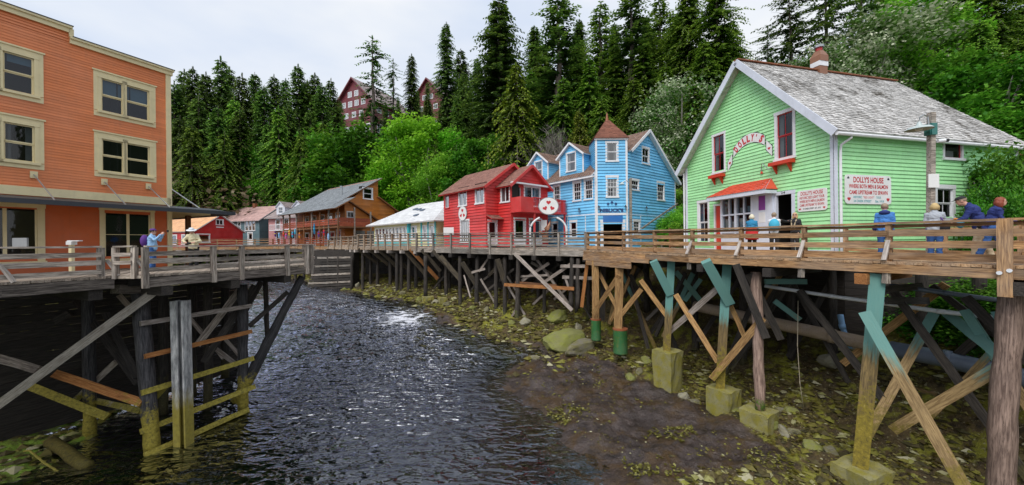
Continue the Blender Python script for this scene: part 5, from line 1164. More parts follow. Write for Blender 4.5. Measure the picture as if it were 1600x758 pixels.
TB('strut', (1150, 413, 13.7), (1197, 528, 13.3), .26, .14, 'brace_dark', RB); TB('strut', (1170, 428, 13.8), (1220, 530, 13.6), .24, .14, 'brace_dark', RB)
# braces
for a, b_, w_, m_ in (((1351, 487, 10.25), (1512, 772, 8.6), .27, 'brace_teal'), ((1572, 568, 8.9), (1395, 672, 10.9), .26, 'brace_teal'), ((1460, 488, 11.6), (1345, 700, 11.3), .24, 'brace_teal'), ((1478, 488, 11.2), (1570, 562, 9.2), .26, 'brace_teal'),
                      ((1558, 488, 9.4), (1576, 524, 9.0), .2, 'brace_teal'), ((1040, 524, 17.3), (1122, 450, 15.0), .24, 'brace_pale'), ((1001, 438, 17.2), (1042, 494, 17.1), .22, 'brace_warm'), ((1056, 460, 16.6), (1122, 566, 15.2), .22, 'brace_warm'),
                      ((1112, 592, 14.6), (1192, 497, 13.4), .24, 'brace_warm'), ((1142, 478, 14.9), (1166, 532, 14.7), .18, 'brace_warm'), ((927, 490, 20.6), (967, 430, 19.2), .24, 'brace_warm'), ((936, 426, 21.2), (966, 486, 20.6), .2, 'brace_warm'),
                      ((966, 497, 19.4), (1002, 452, 18.6), .24, 'brace_warm'), ((1056, 425, 17.4), (1095, 470, 18.0), .24, 'brace_teal'), ((1070, 470, 18.2), (1095, 436, 17.8), .2, 'brace_teal'), ((1210, 470, 14.9), (1250, 500, 14.5), .2, 'brace_teal'), ((1195, 440, 14.2), (1260, 440, 14.0), .2, 'brace_teal'),
                      ((1385, 470, 10.9), (1450, 470, 11.9), .22, 'brace_dark'), ((1383, 452, 10.6), (1440, 447, 11.4), .2, 'brace_dark'), ((1490, 560, 11.5), (1570, 490, 10.6), .22, 'brace_dark'), ((985, 430, 19.8), (1005, 470, 20.5), .2, 'brace_dark'), ((1010, 500, 19.5), (1050, 460, 19.0), .16, 'brace_dark')):
    TB('brace', a, b_, w_, .09, m_, RB)
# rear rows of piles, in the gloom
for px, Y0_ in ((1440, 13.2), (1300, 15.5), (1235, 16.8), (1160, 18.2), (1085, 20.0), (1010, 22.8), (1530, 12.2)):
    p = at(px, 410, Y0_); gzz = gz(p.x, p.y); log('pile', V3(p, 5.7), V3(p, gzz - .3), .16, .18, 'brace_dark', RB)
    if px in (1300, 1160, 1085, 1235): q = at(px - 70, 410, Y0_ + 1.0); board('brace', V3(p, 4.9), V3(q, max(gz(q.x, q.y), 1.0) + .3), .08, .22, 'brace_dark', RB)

r4 = random.Random(88)
for k in range(22):
    t_ = r4.uniform(.12, .97); off_ = r4.uniform(.8, 3.6); p_ = lerp_poly(Rl, t_) + inn * off_; q_ = lerp_poly(Rl, min(1, max(.05, t_ + r4.choice((-1, 1)) * r4.uniform(.08, .14)))) + inn * (off_ + r4.uniform(-.5, .5))
    board('brace', V3(p_, 5.3 - r4.random() * .8), V3(q_, max(gz(q_.x, q_.y), 0) + .2 + r4.random() * 1.5), .09, r4.uniform(.16, .24), r4.choice(('brace_dark', 'brace_dark', 'brace_warm', 'brace_teal', 'beam_dark')), RB)
# added dark plank walls standing in for the shade under the houses
def backdrop(pts_, z0, z1, label):
    o = empty('shade_backdrop', (*pts_[0], z0), 0, label, 'backdrop')
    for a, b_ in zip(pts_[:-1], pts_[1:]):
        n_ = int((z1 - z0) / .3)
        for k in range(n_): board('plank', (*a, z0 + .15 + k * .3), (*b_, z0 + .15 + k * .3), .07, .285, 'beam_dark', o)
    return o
backdrop([(17.6, 13.2), (14.2, 15.6), (12.2, 23.0), (8.0, 26.6), (5.4, 28.0)], 2.4, 5.7, 'added shade-dark plank bulkhead under the green and blue houses')
backdrop([(5.4, 28.2), (-.2, 28.4), (-2.2, 28.8), (-6.2, 33.0), (-12, 38.5), (-17.5, 43.5)], 1.6, 5.9, 'added shade-dark plank bulkhead behind the piles of the grey boardwalk')
backdrop([(-22.5, 6.0), (-19.6, 10.5), (-16.6, 17.0), (-15.5, 20.5)], -.4, 5.4, 'added shade-dark plank bulkhead under the orange building')
# ---- concrete footings, drums, pipes
def footing(px, py, Y, w_, d_, h_, label, mat='concrete_moss', rz=.5, taper=.88, deep=1.3):
    p = at(px, py, Y); o = empty('concrete_footing', (p.x, p.y, p.z - h_), rz, label, 'footing'); mb = MB(); hw, hd = w_ / 2, d_ / 2; k = taper
    ring = []; n_ = 5
    z0 = -deep
    mb.hexa([(-hw * k, -hd * k, z0), (hw * k, -hd * k, z0), (hw * k, hd * k, z0), (-hw * k, hd * k, z0), (-hw, -hd, h_), (hw, -hd, h_), (hw, hd, h_), (-hw, hd, h_)])
    bm = bmesh.new(); me = mb.mesh('block', mat); bm.from_mesh(me); bmesh.ops.subdivide_edges(bm, edges=bm.edges[:], cuts=4, use_grid_fill=True)
    for v_ in bm.verts: v_.co += Vector((rnd.uniform(-1, 1), rnd.uniform(-1, 1), rnd.uniform(-1, 1))) * .028
    bm.to_mesh(me); bm.free(); b2 = bpy.data.objects.new('block', me); COL.objects.link(b2); b2.parent = o
    return o
footing(1347, 728, 10.45, 1.15, .95, .55, 'mossy concrete footing under the teal topped post nearest the camera', rz=.35)
footing(1186, 640, 13.4, .95, .95, .75, 'pale mossy concrete footing with a hole, third from the camera', rz=.62)
footing(1130, 606, 14.7, .95, .95, .72, 'mossy concrete footing behind the one with a hole', rz=.55)
footing(1043, 547, 16.9, 1.0, .95, .8, 'tall mossy concrete footing beside the green drums', rz=.6)
footing(1300, 592, 15.6, 1.3, 1.2, 1.0, 'rusty brown concrete footing in the shade under the boardwalk', 'concrete_rust', rz=.5); footing(1445, 600, 13.0, 1.5, 1.2, .8, 'stained brown concrete footing behind the big pipe', 'concrete_rust', rz=.3)
footing(668, 463, 28.6, .8, .8, .5, 'small mossy footing block under the grey boardwalk', rz=.4, taper=1.); footing(692, 465, 28.0, .6, .6, .4, 'smaller mossy footing block by the creek edge', rz=.4, taper=1.); footing(609, 460, 31, .5, .5, .45, 'mossy stump block by the creek near the log wall', rz=.4, taper=1.)
def drum(px, py, Y, r, h_, label):
    p = at(px, py, Y); o = empty('green_drum', (p.x, p.y, p.z - h_), 0, label, 'drum'); mb = MB(); n_ = 16; pts_ = []; rr = []
    for k in range(n_ + 1): pts_.append((0, 0, -.3 + (h_ + .3) * k / n_)); rr.append(r * (1.0 if k % 2 else .93))
    mb.tube(pts_, rr, 20); mb.build('shell', 'drum_green', o, True); mb = MB(); mb.tube([(0, 0, h_ - .03), (0, 0, h_ + .04)], r * 1.03, 20); mb.build('rim', 'rust', o)
drum(969, 514, 19.3, .38, 1.0, 'larger mossy green ribbed drum around a post on the bank'); drum(931, 499, 21.0, .29, .9, 'smaller mossy green ribbed drum by the boulders')
def pipe(name, pts_, r, mat, label, cat, n_=12, bands=None):
    o = empty(name, pts_[0], 0, label, cat); O_ = Vector(pts_[0]); mb = MB(); P_ = [Vector(q) - O_ for q in pts_]; mb.tube(P_, r, n_); mb.build('barrel', mat, o, True)
    for k in range(1, len(P_) - 1):
        d_ = (P_[k + 1] - P_[k - 1]).normalized(); mb = MB(); mb.tube([P_[k] - d_ * .09, P_[k] + d_ * .09], r * 1.13, n_); mb.build('collar', mat, o, True)
    return o
pipe('large_pipe', [at(1085, 478, 18.2), at(1200, 503, 15.8), at(1300, 525, 14.1), at(1392, 545, 12.7)], .25, 'pipe_brown', 'long rust brown pipe slung under the boardwalk', 'pipe'); pipe('dark_pipe', [at(1392, 545, 12.7), at(1480, 562, 11.6), at(1575, 585, 10.6), at(1640, 600, 10)], .27, 'pipe_dark', 'dark blue grey pipe continuing the brown one to the right', 'pipe')
pipe('white_conduit', [at(1195, 447, 14.4), at(1300, 463, 12.9), at(1372, 473, 11.9), at(1470, 487, 10.8), at(1580, 499, 9.7), at(1650, 508, 9.2)], .065, 'pipe_white', 'thin white conduit under the boardwalk edge', 'conduit', 8); pipe('black_conduit', [at(1390, 446, 11.6), at(1480, 458, 10.9), at(1600, 475, 10.2)], .07, 'pipe_dark', 'black conduit hung above the white one at the right', 'conduit', 8)
pipe('elbow_pipe', [at(1313, 492, 14.6), at(1316, 510, 14.6), at(1321, 524, 14.5), at(1327, 545, 14.3)], .1, 'cloth_sky', 'short pale blue capped pipe above the brown pipe', 'pipe', 10)
pipe('hanging_cord', [at(1247, 470, 14.0), at(1246, 540, 14.0), at(1250, 600, 14.0), at(1256, 640, 14.0)], .012, 'rope', 'thin cord hanging below the pipe', 'cord', 5)

# ---- grey middle boardwalk
GB = empty('grey_boardwalk', (-1, 26, 0), 0, 'weathered grey boardwalk on dark crossed piles before the red house', 'boardwalk')
Gl = [V3((4.5, 22.2), 6.12), V3((-1.0, 25.5), 6.2), V3((-7.6, 29.3), 6.34)]; gn_ = Vector((-.5, -.866, 0))
deck_planks(GB, Gl, [V3((12.0, 26.8), 6.12), V3((3.5, 31), 6.2), V3((-6.0, 35), 6.34)], 'deck_grey')
mb = MB(); mb.prism([(4.6, 22.6), (10.9, 23.6), (16.5, 33.5), (9, 33.5), (7.0, 27.5)], 5.9, 6.08); mb.build('plaza_floor', 'deck_grey', GB).matrix_basis = Matrix.Translation((1, -26, 0))
railing(GB, Gl, [k / 8 for k in range(9)], 1.07, [(.92, .1), (.7, .13), (.46, .12), (.22, .13)], 'rail_grey', 'rail_grey', gn_[:2], below=.45, postoff=.08, skew=.03)
for k in range(4): board('edge_beam', lerp_poly(Gl, k / 4) + gn_ * .02 + Vector((0, 0, -.24)), lerp_poly(Gl, (k + 1) / 4) + gn_ * .02 + Vector((0, 0, -.24)), .12, .36, 'rail_grey', GB)
board('edge_beam', Gl[0] + Vector((.1, .1, -.35)), Gl[0] + Vector((1.2, .9, -.35)), .1, .5, 'beam_dark', GB)
for k in range(9):
    p = lerp_poly(Gl, k / 8); board('cap_beam', p + gn_ * .2 + Vector((0, 0, -.58)), p - gn_ * 5 + Vector((0, 0, -.58)), .3, .3, 'beam_dark', GB)
for off_ in (.8, 1.8, 2.8, 3.8): board('joist', Gl[0] - gn_ * off_ + Vector((0, 0, -.3)), Gl[2] - gn_ * off_ + Vector((0, 0, -.3)), .12, .3, 'beam_dark', GB)
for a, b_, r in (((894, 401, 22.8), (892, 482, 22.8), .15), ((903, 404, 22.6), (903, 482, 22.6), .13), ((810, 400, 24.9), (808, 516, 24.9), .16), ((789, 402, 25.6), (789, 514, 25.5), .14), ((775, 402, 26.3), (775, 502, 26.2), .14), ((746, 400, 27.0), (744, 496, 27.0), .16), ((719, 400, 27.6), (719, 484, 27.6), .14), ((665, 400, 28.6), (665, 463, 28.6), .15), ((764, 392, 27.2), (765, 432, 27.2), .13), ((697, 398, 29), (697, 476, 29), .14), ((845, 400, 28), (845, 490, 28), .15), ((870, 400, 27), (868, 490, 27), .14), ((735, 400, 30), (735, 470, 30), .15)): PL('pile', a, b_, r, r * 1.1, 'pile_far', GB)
for a, b_, w_, m_ in (((804, 396, 24.6), (894, 485, 22.6), .24, 'brace_pale'), ((788, 445, 25.3), (897, 451, 22.5), .22, 'brace_rust'), ((805, 441, 25), (870, 446, 23.4), .14, 'brown_wood'), ((815, 439, 25.2), (858, 411, 24.2), .2, 'brace_pale'), ((846, 444, 24.2), (894, 411, 22.9), .2, 'brace_pale'), ((876, 416, 23.2), (916, 416, 22.2), .2, 'brace_pale'), ((879, 433, 23.2), (927, 435, 22.0), .2, 'brace_pale'), ((918, 405, 22.0), (909, 480, 22.2), .2, 'brace_rust'), ((830, 410, 26), (868, 432, 26), .18, 'brace_pale'), ((820, 488, 26.5), (858, 452, 26), .16, 'brace_pale'),
                      ((751, 436, 26.9), (773, 473, 26.4), .14, 'brace_pale'), ((737, 426, 27), (758, 420, 26.6), .16, 'brace_pale'), ((790, 510, 25.2), (806, 484, 25), .14, 'brace_pale'), ((793, 446, 25.6), (820, 492, 25.2), .15, 'brace_pale'), ((884, 436, 23.1), (890, 455, 23), .14, 'brace_pale'), ((812, 432, 25.2), (856, 430, 24.2), .14, 'brace_pale'), ((725, 468, 27.8), (745, 442, 27.2), .13, 'brace_dark'), ((748, 425, 27), (762, 405, 27), .14, 'brace_pale'), ((735, 465, 27), (725, 430, 27.4), .1, 'brace_pale'), ((752, 482, 26.8), (749, 472, 26.7), .1, 'brace_pale')): TB('brace', a, b_, w_, .09, m_, GB)
r3 = random.Random(77)
for k in range(26):
    t_ = r3.random(); off_ = r3.uniform(.6, 4.0); p_ = lerp_poly(Gl, t_) - gn_ * off_; q_ = lerp_poly(Gl, min(1, max(0, t_ + r3.choice((-1, 1)) * r3.uniform(.12, .22)))) - gn_ * (off_ + r3.uniform(-.4, .4)); z0_ = max(gz(q_.x, q_.y), 0) + .1
    board('brace', V3(p_, 5.5 - r3.random() * .8), V3(q_, z0_ + r3.random() * 1.2), .09, r3.uniform(.12, .2), r3.choice(('brace_pale', 'brace_dark', 'brace_dark', 'pile_far')), GB)
for k in range(14):
    t_ = (k + .5) / 14; p_ = lerp_poly(Gl, t_) - gn_ * r3.uniform(1.2, 3.4); log('pile', V3(p_, 5.8), V3(p_, gz(p_.x, p_.y) - .2), .12, .14, 'pile_far', GB)
for a, b_, w_ in (((777, 405, 25.4), (790, 446, 25.6), .36), ((722, 410, 27.0), (745, 446, 27.2), .36), ((688, 400, 28.0), (720, 438, 27.8), .34), ((676, 392, 28.3), (718, 436, 28.3), .3), ((659, 390, 28.9), (688, 424, 29.2), .28), ((790, 402, 25.8), (764, 430, 26.8), .2)): TB('strut', a, b_, w_, .2, 'strut_moss', GB)

# ---- light upper boardwalk with raking struts and the log crib wall
UB = empty('upper_boardwalk', (-11, 32, 0), 0, 'pale tan boardwalk with slanting struts before the white roofed shop', 'boardwalk')
Ul = [V3((-7.62, 29.32), 6.36), V3((-14.4, 34.2), 6.4), V3((-16.6, 37.2), 6.4), V3((-20.6, 41.0), 6.4)]; un_ = Vector((-.58, -.81, 0))
deck_planks(UB, Ul[:2], [V3((-6, 35), 6.36), V3((-15, 43), 6.4)], 'deck_grey'); deck_planks(UB, Ul[1:], [V3((-10, 38), 6.4), V3((-12, 42), 6.4), V3((-15, 46), 6.4)], 'deck_grey')
railing(UB, Ul[:2], [k / 8 for k in range(9)], 1.07, [(.9, .07), (.66, .09), (.42, .09), (.18, .12)], 'rail_tan', 'rail_tan', un_[:2], below=.3, postoff=.06); railing(UB, Ul[1:], [k / 5 for k in range(6)], .98, [(.85, .1), (.6, .12), (.34, .12), (.1, .14)], 'rail_tan', 'rail_tan', un_[:2], below=.3, postoff=.06)
for a, b_ in zip(Ul[:-1], Ul[1:]): board('edge_beam', a + Vector((0, 0, -.2)), b_ + Vector((0, 0, -.2)), .1, .26, 'rail_tan', UB)
for k in range(11):
    p = lerp_poly(Ul, k / 10); board('cap_beam', p + un_ * .3 + Vector((0, 0, -.45)), p - un_ * 4 + Vector((0, 0, -.45)), .22, .24, 'pale_wood' if k < 8 else 'beam_dark', UB)
for a, b_, m_ in (((560, 389, 34.0), (590, 412, 35), 'strut_moss'), ((577, 389, 33.2), (607, 414, 34), 'strut_moss'), ((591, 389, 32.4), (619, 416, 33.2), 'strut_moss'), ((604, 389, 31.8), (636, 419, 32.5), 'strut_moss'), ((630, 389, 30.4), (664, 428, 31.0), 'strut_moss'), ((641, 389, 29.8), (684, 436, 30.2), 'brace_rust')): TB('strut', a, b_, .3, .22, m_, UB)
for px, y1, Y in ((567, 455, 34.5), (620.5, 470, 31.4), (627, 470, 31.6), (639, 472, 30.8), (610, 462, 33.5), (590, 458, 35), (650, 470, 31.5), (579, 456, 36)): PL('pile', (px, 395, Y), (px, y1 + 3, Y), .14, .16, 'pile_far', UB)
cw_ = empty('log_crib_wall', at(520, 450, 36.5), 0, 'retaining wall of stacked grey logs at the creek bend', 'retaining wall')
for k in range(12):
    y_ = 402 + k * 4.1; TB('log_course', (497 - k * 1.6, y_ + 1 + k * .35, 37.5), (551, y_ + k * .1, 35.6), .19, .2, 'brace_dark' if k % 3 else 'rail_grey', cw_)
for px, Y in ((513, 36.9), (529, 36.3), (550, 35.4)): PL('pile', (px, 400, Y), (px, 453, Y - .1), .14, .16, 'pile_far', cw_)
mb = MB(); a_, c_ = at(490, 400, 38.2), at(553, 400, 36.2); mb.hexa([V3(a_, 2), V3(c_, 2), V3(c_ + Vector((.3, .6, 0)), 2), V3(a_ + Vector((.3, .6, 0)), 2), V3(a_, 6.0), V3(c_, 6.0), V3(c_ + Vector((.3, .6, 0)), 6.0), V3(a_ + Vector((.3, .6, 0)), 6.0)]); place(mb.build('backfill', 'beam_dark', cw_), Matrix.Identity(4), cw_)
# ---- far walkway past the brown building and across to the barn
FB = empty('far_walkway', (-30, 46, 0), 0, 'far brown walkway with rail leading from the brown building to the red barn', 'boardwalk')
Fl = [V3((-20.6, 41.0), 6.38), V3((-32.5, 49.6), 6.42), V3((-46, 44.5), 6.42)]
deck_planks(FB, Fl[:2], [V3((-18, 46), 6.38), V3((-31, 54), 6.42)], 'deck_grey', .3); deck_planks(FB, Fl[1:], [V3((-32.5, 53), 6.42), V3((-48, 47.5), 6.42)], 'deck_grey', .3)
railing(FB, Fl[:2], [k / 8 for k in range(9)], 1.0, [(.8, .1), (.55, .12), (.28, .12)], 'brown_wood', 'red_wood', (-.6, -.8), below=.4); railing(FB, Fl[1:], [k / 7 for k in range(8)], 1.0, [(.8, .1), (.5, .12), (.2, .14)], 'rail_warm', 'rail_warm', (.3, -.95), below=.4)
for a, b_ in zip(Fl[:-1], Fl[1:]): board('edge_beam', a + Vector((0, 0, -.2)), b_ + Vector((0, 0, -.2)), .12, .34, 'rail_warm', FB)
for k in range(14):
    p = lerp_poly(Fl, k / 13); log('pile', p + Vector((.1, .5, -.1)), V3(p + Vector((.1, .5, 0)), 1.2), .14, .17, 'pile_far', FB)
    board('joist_end', p + Vector((-.3, -.35, -.42)), p + Vector((1.5, 2, -.42)), .2, .2, 'pale_wood', FB)

# ---- left deck before the orange building
LD = empty('grey_deck', (-13, 12, 0), 0, 'weathered grey deck on mossy piles before the orange building', 'deck')
zl_ = 5.68
L1 = [V3((-15.5, 4.6), zl_), V3((-13.49, 9.6), zl_), V3((-12.6, 11.5), zl_)]; L2 = [V3((-11.8, 11.62), zl_), V3((-9.35, 16.95), zl_)]; L3 = [V3((-9.35, 17.05), zl_), V3((-14.6, 25.5), zl_)]
n1, n2_, n3 = Vector((.92, -.39, 0)), Vector((.908, -.418, 0)), Vector((.85, .53, 0))
deck_planks(LD, L1, [V3((-19.6, 7.2), zl_), V3((-17.6, 12.4), zl_), V3((-15.95, 16.4), zl_)], 'deck_grey'); deck_planks(LD, L2, [V3((-15.8, 16.5), zl_), V3((-14.7, 25.4), zl_)], 'deck_grey'); mb = MB(); mb.prism([(-12.6, 11.5), (-11.8, 11.62), (-15.8, 16.9)], 5.58, 5.675); place(mb.build('deck_planks', 'deck_grey', LD), Matrix.Identity(4), LD)
for P_, tt, nn_ in ((L1, [.05, .3, .68, .97], n1), (L2, [.01, .33, .49, .80, .955, .995], n2_)):
    railing(LD, P_, tt, .92, [(.67, .15), (.42, .16), (.15, .14)], 'rail_weather', 'rail_weather', nn_[:2], below=.42 if P_ is L2 else .1, postoff=.07 if P_ is L2 else -.1, post=(.15, .14), skew=.02, cw=.2)
railing(LD, L3, [0, .2, .4, .6, .8, 1], .92, [(.72, .16), (.5, .16), (.28, .14), (.08, .12)], 'rail_weather', 'rail_weather', n3[:2], below=.3, skew=.03)
railing(LD, [L1[-1], L2[0]], [.1, .75], .92, [(.67, .12), (.42, .12)], 'rail_weather', 'rail_weather', (.1, -1), below=.1)
for P_, nn_ in ((L1, n1), (L2, n2_), (L3, n3)):
    for a, b_ in zip(P_[:-1], P_[1:]): board('edge_beam', a + nn_ * .03 + Vector((0, 0, -.24)), b_ + nn_ * .03 + Vector((0, 0, -.24)), .16, .30, 'edge_dark', LD)
for p_ in (L1[1] + Vector((.05, -.03, 0)), L1[-1] + Vector((-.1, -.05, 0)), L2[0] + Vector((-.12, 0, 0))): board('kicker', p_ + n1 * -.05 + Vector((0, 0, .5)), p_ + n1 * .25 + Vector((0, 0.2, .0)), .09, .06, 'pale_wood', LD)
for off_ in (.9, 2.0, 3.1, 4.2):
    board('joist', L1[0] - n1 * off_ + Vector((0, 0, -.25)), L1[-1] - n1 * off_ + Vector((0, 0, -.25)), .14, .3, 'beam_dark', LD); board('joist', L2[0] - n2_ * off_ + Vector((0, 0, -.25)), L2[1] - n2_ * off_ + Vector((0, 0, -.25)), .14, .3, 'beam_dark', LD)
TB('cap_beam', (180, 452, 11.9), (216, 452, 12.6), .28, .3, 'rail_weather', LD)
for t_ in (.1, .45, .8): p_ = lerp_poly(L2, t_); board('cap_beam', p_ + n2_ * .1 + Vector((0, 0, -.56)), p_ - n2_ * 5 + Vector((0, 0, -.56)), .3, .3, 'beam_dark', LD)
for t_ in (.2, .6, .95): p_ = lerp_poly(L1, t_); board('cap_beam', p_ + Vector((0, 0, -.56)), p_ - n1 * 5 + Vector((0, 0, -.56)), .3, .3, 'beam_dark', LD)
PL('pile', (219, 455, 12.9), (239, 712, 12.75), .23, .22, 'pile_dark', LD); PL('pile', (379, 445, 16.1), (380, 645, 15.9), .2, .2, 'pile_dark', LD); PL('pile', (137, 450, 14.0), (141, 690, 13.8), .18, .18, 'pile_dark', LD)
PL('raking_pile', (472, 432, 16.95), (370, 628, 15.9), .15, .24, 'pile_dark', LD); PL('pile', (414, 436, 17.6), (418, 530, 17.6), .11, .11, 'brace_dark', LD)
for px, Y, y1 in ((300, 17.0, 620), (325, 16.0, 640), (352, 18.5, 590), (60, 15.5, 650), (175, 16.5, 620), (255, 15.6, 650), (100, 18, 600), (20, 13.5, 670), (240, 19, 580), (310, 20.5, 560)): PL('pile', (px, 440, Y), (px, y1, Y), .17, .18, 'brace_dark', LD)
for a, b_, w_, m_ in (((-30, 652, 11.6), (240, 457, 12.5), .26, 'pale_wood'), ((-30, 552, 12.2), (60, 578, 12.4), .26, 'rail_weather'), ((86, 584, 12.6), (222, 630, 12.6), .26, 'brace_rust'), ((44, 602, 13.2), (168, 652, 13.4), .25, 'brace_moss'), ((-20, 556, 13.6), (110, 489, 14.4), .24, 'brace_dark'), ((120, 470, 14.2), (216, 600, 13.4), .22, 'brace_dark'), ((140, 624, 14), (220, 642, 13.8), .2, 'brace_pale'), ((118, 625, 13.9), (182, 565, 14.2), .2, 'brace_pale'),
                      ((219, 506, 12.55), (392, 478, 15.85), .17, 'brace_pale'), ((226, 557, 12.5), (393, 518, 15.8), .17, 'brace_rust'), ((221, 614, 12.5), (396, 560, 15.8), .19, 'brace_moss'), ((219, 675, 12.5), (398, 604, 15.7), .19, 'brace_moss'), ((226, 712, 12.4), (388, 640, 15.6), .2, 'brace_moss'),
                      ((389, 510, 16.4), (450, 456, 17.4), .2, 'brace_dark'), ((398, 446, 16.6), (318, 566, 15.2), .26, 'brace_dark'), ((377, 450, 16.6), (308, 540, 15.4), .26, 'rail_weather'), ((408, 440, 17.0), (365, 520, 16.4), .24, 'beam_dark'), ((330, 540, 16), (372, 572, 16), .18, 'brace_pale'), ((352, 530, 16.2), (378, 560, 16.2), .14, 'brace_pale'), ((225, 640, 12.9), (262, 600, 13.4), .2, 'brace_moss'), ((186, 462, 13.0), (205, 482, 13), .16, 'rail_tan'), ((165, 490, 13.6), (215, 590, 13.2), .2, 'beam_dark'), ((290, 490, 16.5), (350, 560, 16), .16, 'brace_pale'), ((340, 480, 17.5), (300, 560, 17), .2, 'brace_dark')): TB('brace', a, b_, w_, .12, m_, LD)
# rope along the rail
mb = MB()
for a, b_ in ((.33, .49), (.49, .80), (.01, .33)):
    p, q = lerp_poly(L2, a), lerp_poly(L2, b_)
    for z_ in (.78, .48): mb.tube([p.lerp(q, k / 8) + n2_ * -.1 + Vector((0, 0, z_ - .16 * math.sin(math.pi * k / 8))) for k in range(9)], .016, 5)
o = mb.build('rope', 'rope'); tag(o, 'pale ropes sagging along the inner side of the grey deck rail', 'rope')
# steel H pile
hp = empty('steel_pile', at(287, 683, 13.1), 0, 'tall steel H section pile standing before the deck, mossy at its foot', 'pile'); hq = at(281, 470, 13.1) - at(287, 683, 13.1)
m_, n_, p_ = newmat('steel_moss'); g = G(n_); z = g.nd('ShaderNodeSeparateXYZ'); g.ln(g.pos(), z.inputs[0]); nz_ = g.noise(g.pos((3, 3, .6)), 2.5, 5, .7)
f = g.math('DIVIDE', g.math('SUBTRACT', 2.2, g.math('ADD', z.outputs[2], g.math('MULTIPLY', nz_, 1.2))), 2.0, True); cst = g.mix(g.ramp(nz_, [(.4, 0.), (.65, 1.)]), (.22, .22, .23), (.66, .66, .66)); g.ln(g.mix(g.ramp(f, [(.05, 0.), (.4, .95)]), cst, g.mix(g.noise(g.pos(), 9, 4), (.18, .145, .018), (.50, .41, .06))), p_.inputs['Base Color']); p_.inputs['Roughness'].default_value = .6; g.bump(p_, g.noise(g.pos(), 14, 5, .7), .4, .02)
for nm, x0, x1, y0, y1 in (('flange', -.22, -.17, -.16, .2), ('web', -.17, .17, .02, .07), ('flange', .17, .22, -.16, .2)):
    mb = MB(); t_ = hq; mb.hexa([(x0, y0, -1), (x1, y0, -1), (x1, y1, -1), (x0, y1, -1), (x0 + t_.x, y0, t_.z), (x1 + t_.x, y0, t_.z), (x1 + t_.x, y1, t_.z), (x0 + t_.x, y1, t_.z)]); mb.build(nm, 'steel_moss', hp)
mb = MB(); t_ = hq; mb.hexa([(-.17, -.16, -1), (.02, -.16, -1), (.02, -.11, -1), (-.17, -.11, -1), (-.17 + t_.x, -.16, t_.z), (.02 + t_.x, -.16, t_.z), (.02 + t_.x, -.11, t_.z), (-.17 + t_.x, -.11, t_.z)]); mb.build('plate', 'steel_moss', hp)
# drift logs on the left shore
o = log('drift_log', at(80, 690, 12.8), at(136, 730, 11.8), .19, .17, 'strut_moss', None); tag(o, 'short thick mossy log lying in the shallows', 'log'); mb = MB(); mb.tube([at(38, 705, 12.2), at(46, 704, 12.1), at(70, 724, 11.9), at(104, 745, 11.5)], .03, 6); tag(mb.build('drift_branch', 'brace_pale'), 'bent pale stick lying in the shallows', 'stick')
for px, py, Y, h_, lb_ in ((20, 655, 14.2, .5, 'grey mossy rock at the left edge under the deck'), (66, 655, 15.2, .3, 'small rock beside the mossy log under the deck')):
    mb = MB(); mb.ball((0, 0, 0), (.5, .45, h_), 10, 7, jit=.14); o = mb.build('shore_rock', 'rock'); o.matrix_basis = Matrix.Translation(at(px, py, Y)); tag(o, lb_, 'rock')

# ================================================================== street furniture and small things
lp = empty('lamp_post', V3(at(1455, 400, 11.4), 5.95), 0, 'square wooden lamp post with teal bracket before the green side wall', 'lamp post'); b0 = V3(at(1455, 400, 11.4), 0)
def lpx(px, py): q = at(px, py, 11.4); return Vector((q.x - b0.x, 0, q.z - 5.95))
mb = MB(); mb.hexa([(-.10, -.07, 0), (.04, -.07, 0), (.04, .07, 0), (-.10, .07, 0), (-.02, -.07, lpx(1456, 176).z), (.12, -.07, lpx(1456, 176).z), (.12, .07, lpx(1456, 176).z), (-.02, .07, lpx(1456, 176).z)]); mb.build('shaft', 'rail_grey', lp)
zz = lpx(1450, 203).z; mb = MB(); mb.box(-.08, .09, -.13, -.07, zz - .18, zz + .18); mb.box(-.11, -.03, -.10, .07, zz - .18, zz + .18); mb.build('bracket_box', 'dark_green_metal', lp)
mb = MB(); mb.tube([(-.15, -.1, zz + .12), (-.18, -.1, zz + .38), (-.3, -.1, zz + .44), (-.42, -.1, zz + .36), (-.45, -.1, zz + .2)], .022, 6); mb.build('gooseneck', 'steel', lp)
mb = MB(); mb.tube([(-.45, -.1, zz + .22), (-.45, -.1, zz + .1), (-.45, -.1, zz + .05), (-.45, -.1, zz - .02)], [.04, .08, .26, .33], 16, False); mb.build('lamp_shade', 'lamp_metal', lp)
mb = MB(); mb.ball((-.45, -.1, zz), (.09, .09, .07), 8, 6); mb.build('bulb', 'sign_white', lp)
zz = lpx(1463, 222).z; mb = MB(); mb.tube([(.12, -.1, zz), (.3, -.14, zz + .01)], .055, 8); mb.build('camera_body', 'pipe_white', lp); mb = MB(); mb.tube([(.3, -.14, zz + .01), (.38, -.16, zz + .01)], .05, 8); mb.build('camera_lens', 'ink_black', lp)
nb = MB(); zz = lpx(1451, 284).z; nb.box(-.2, .12, -.135, -.11, zz - .2, zz + .22); tag(place(nb.build('notice_board', 'sign_white'), Matrix.Translation(V3(b0, 5.95))), 'small white notice fixed to the lamp post', 'notice')
